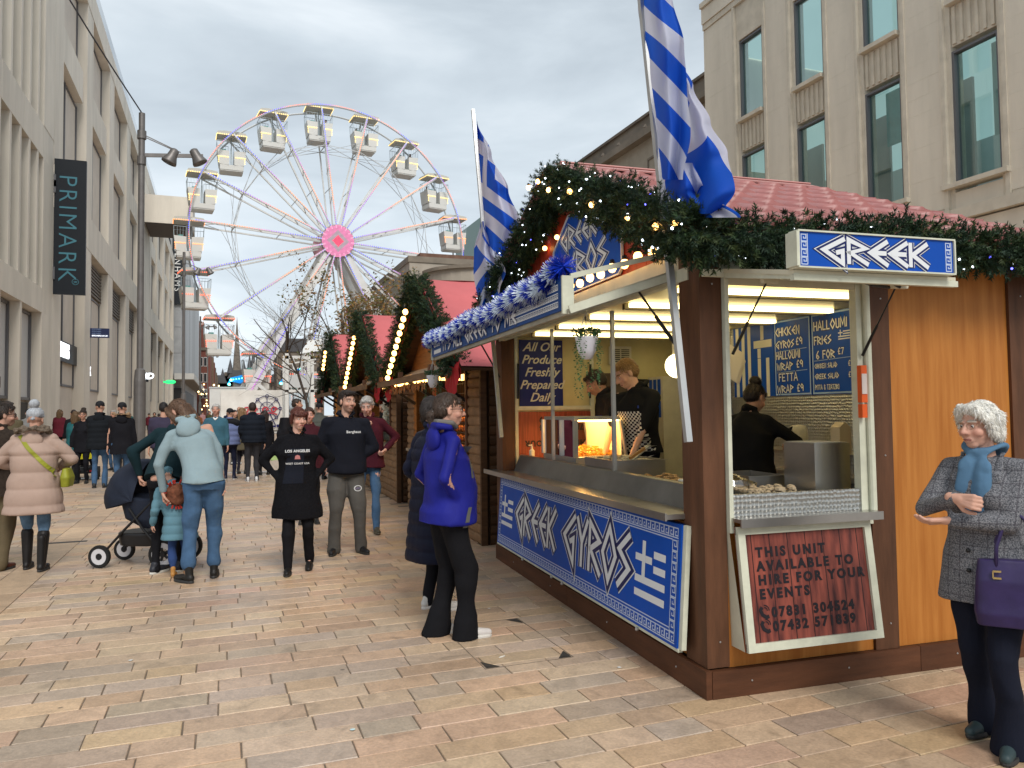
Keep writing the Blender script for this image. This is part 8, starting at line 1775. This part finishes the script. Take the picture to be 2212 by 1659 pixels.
base=[(-4.3,27),(-3.4,31),(-5.3,26),(-2.9,24.5),(-1.7,27),(-1.0,23.5),(-1.9,33),(-3.9,38),(-2.6,40),(-1.2,38),(-.2,35),(-4.9,44),(-3.3,47),(-1.9,45),(.3,40),(-5.6,52),(-4.2,56),(-2.9,53),(-1.5,57),(-.5,52),(-5.1,63),(-3.6,66),(-2.2,62),(-.9,65),(-4.6,75),(-3.1,78),(-1.6,73),(-5.7,86),(-4.0,90),(-2.3,85),(-1,92),(-5.9,34),(-6.3,41),(-6.1,60),(-3,100),(-4.4,110),(-1.7,106),(-3.4,21.6),(-2.2,20)]
used=set(); PLACE=lambda x,y:('behind the near lamp post' if y<32 and x<-1.5 else 'before the white hoarding' if x>-.6 and y<60 else 'by the stone shopping centre' if x<-4.2 and y<70 else 'in mid crowd' if y<60 else 'beside the far grey store' if y>95 else 'past the second lamp')
for i,(x,y) in enumerate(base):
    j=i%6; pr=protos[j]; nm,c=COLS[(i*5+i//14)%14]; d_='going away' if PS[j][3]==0 else 'coming nearer'; hn=HN[PS[j][0]] if i%6!=3 else 'grey hair'
    lab='%s figure with %s %s %s'%(nm+' coated',hn,d_,PLACE(x,y))
    while lab in used: nm,c=COLS[rnd.randrange(14)]; lab='%s figure with %s %s %s'%(nm+' coated',hn,d_,PLACE(x,y))
    used.add(lab); r=pr if i<6 else copy_tree(pr); r.location=(x,y,0); r.rotation_euler=(0,0,-R(PS[j][3]+rnd.uniform(-25,25))); s_=rnd.uniform(.93,1.05); r.scale=(s_,s_,s_); tag(r,lab,'person','crowd walking down the street')
    for ch in r.children:
        if ch.name.startswith('jacket'): ch.material_slots[0].link='OBJECT'; ch.material_slots[0].material=cloth('coat_'+nm.replace(' ','_'),c)
        if ch.name.startswith('trousers'): ch.material_slots[0].link='OBJECT'; ch.material_slots[0].material=[jean,cloth('trousers_dark',(.015,.015,.02)),cloth('trousers_grey',(.06,.06,.065))][i%3]
# litter
for x,y,c_,lab,a in ((1.70,4.72,(.6,.58,.52),'white cigarette end lying on the paving by the access cover',.4),(.62,3.95,(.45,.6,.62),'round pale blue gum spot on the foreground paving',0),(2.02,5.9,(.6,.6,.58),'tiny white paper scrap near the blue front sign',1),(2.30,4.25,(.6,.6,.58),'small white crumb on the paving near the stall corner',2),(-.55,5.6,(.6,.6,.58),'tiny white paper fleck on the left paving',.5)):
    m=MB(); m.sph((0,0,0),.014 if a!=.4 else .006,8,sc=(1 if a!=.4 else 5,.9,.15 if a!=.4 else 1)); m.build('litter',mat('litter_%d'%int(a*10),c_,.8),loc=(x,y,.006),rz=a,label=lab,cat='litter')
# riders in some of the gondolas
gl=[o for o in FWh.children if o.name.startswith('gondola')]
for i in (4,5,3,2):
    g=gl[i]; p=FWh.location+g.location; r=copy_tree(protos[i%3]); r.location=(p.x+(.7 if i%2 else -.7),p.y+.2,p.z-2.55); r.scale=(1.15,1.15,1.0); tag(r,'rider in dark coat sitting in the %s'%{4:'topmost gondola of the wheel',5:'gondola just left of the topmost one',3:'gondola just right of the topmost one',2:'gondola two right of the topmost one'}[i],'person','riders in the gondolas')
    for ch in list(r.children):
        if ch.name.startswith('trousers'):
            for c2 in list(ch.children): bpy.data.objects.remove(c2)
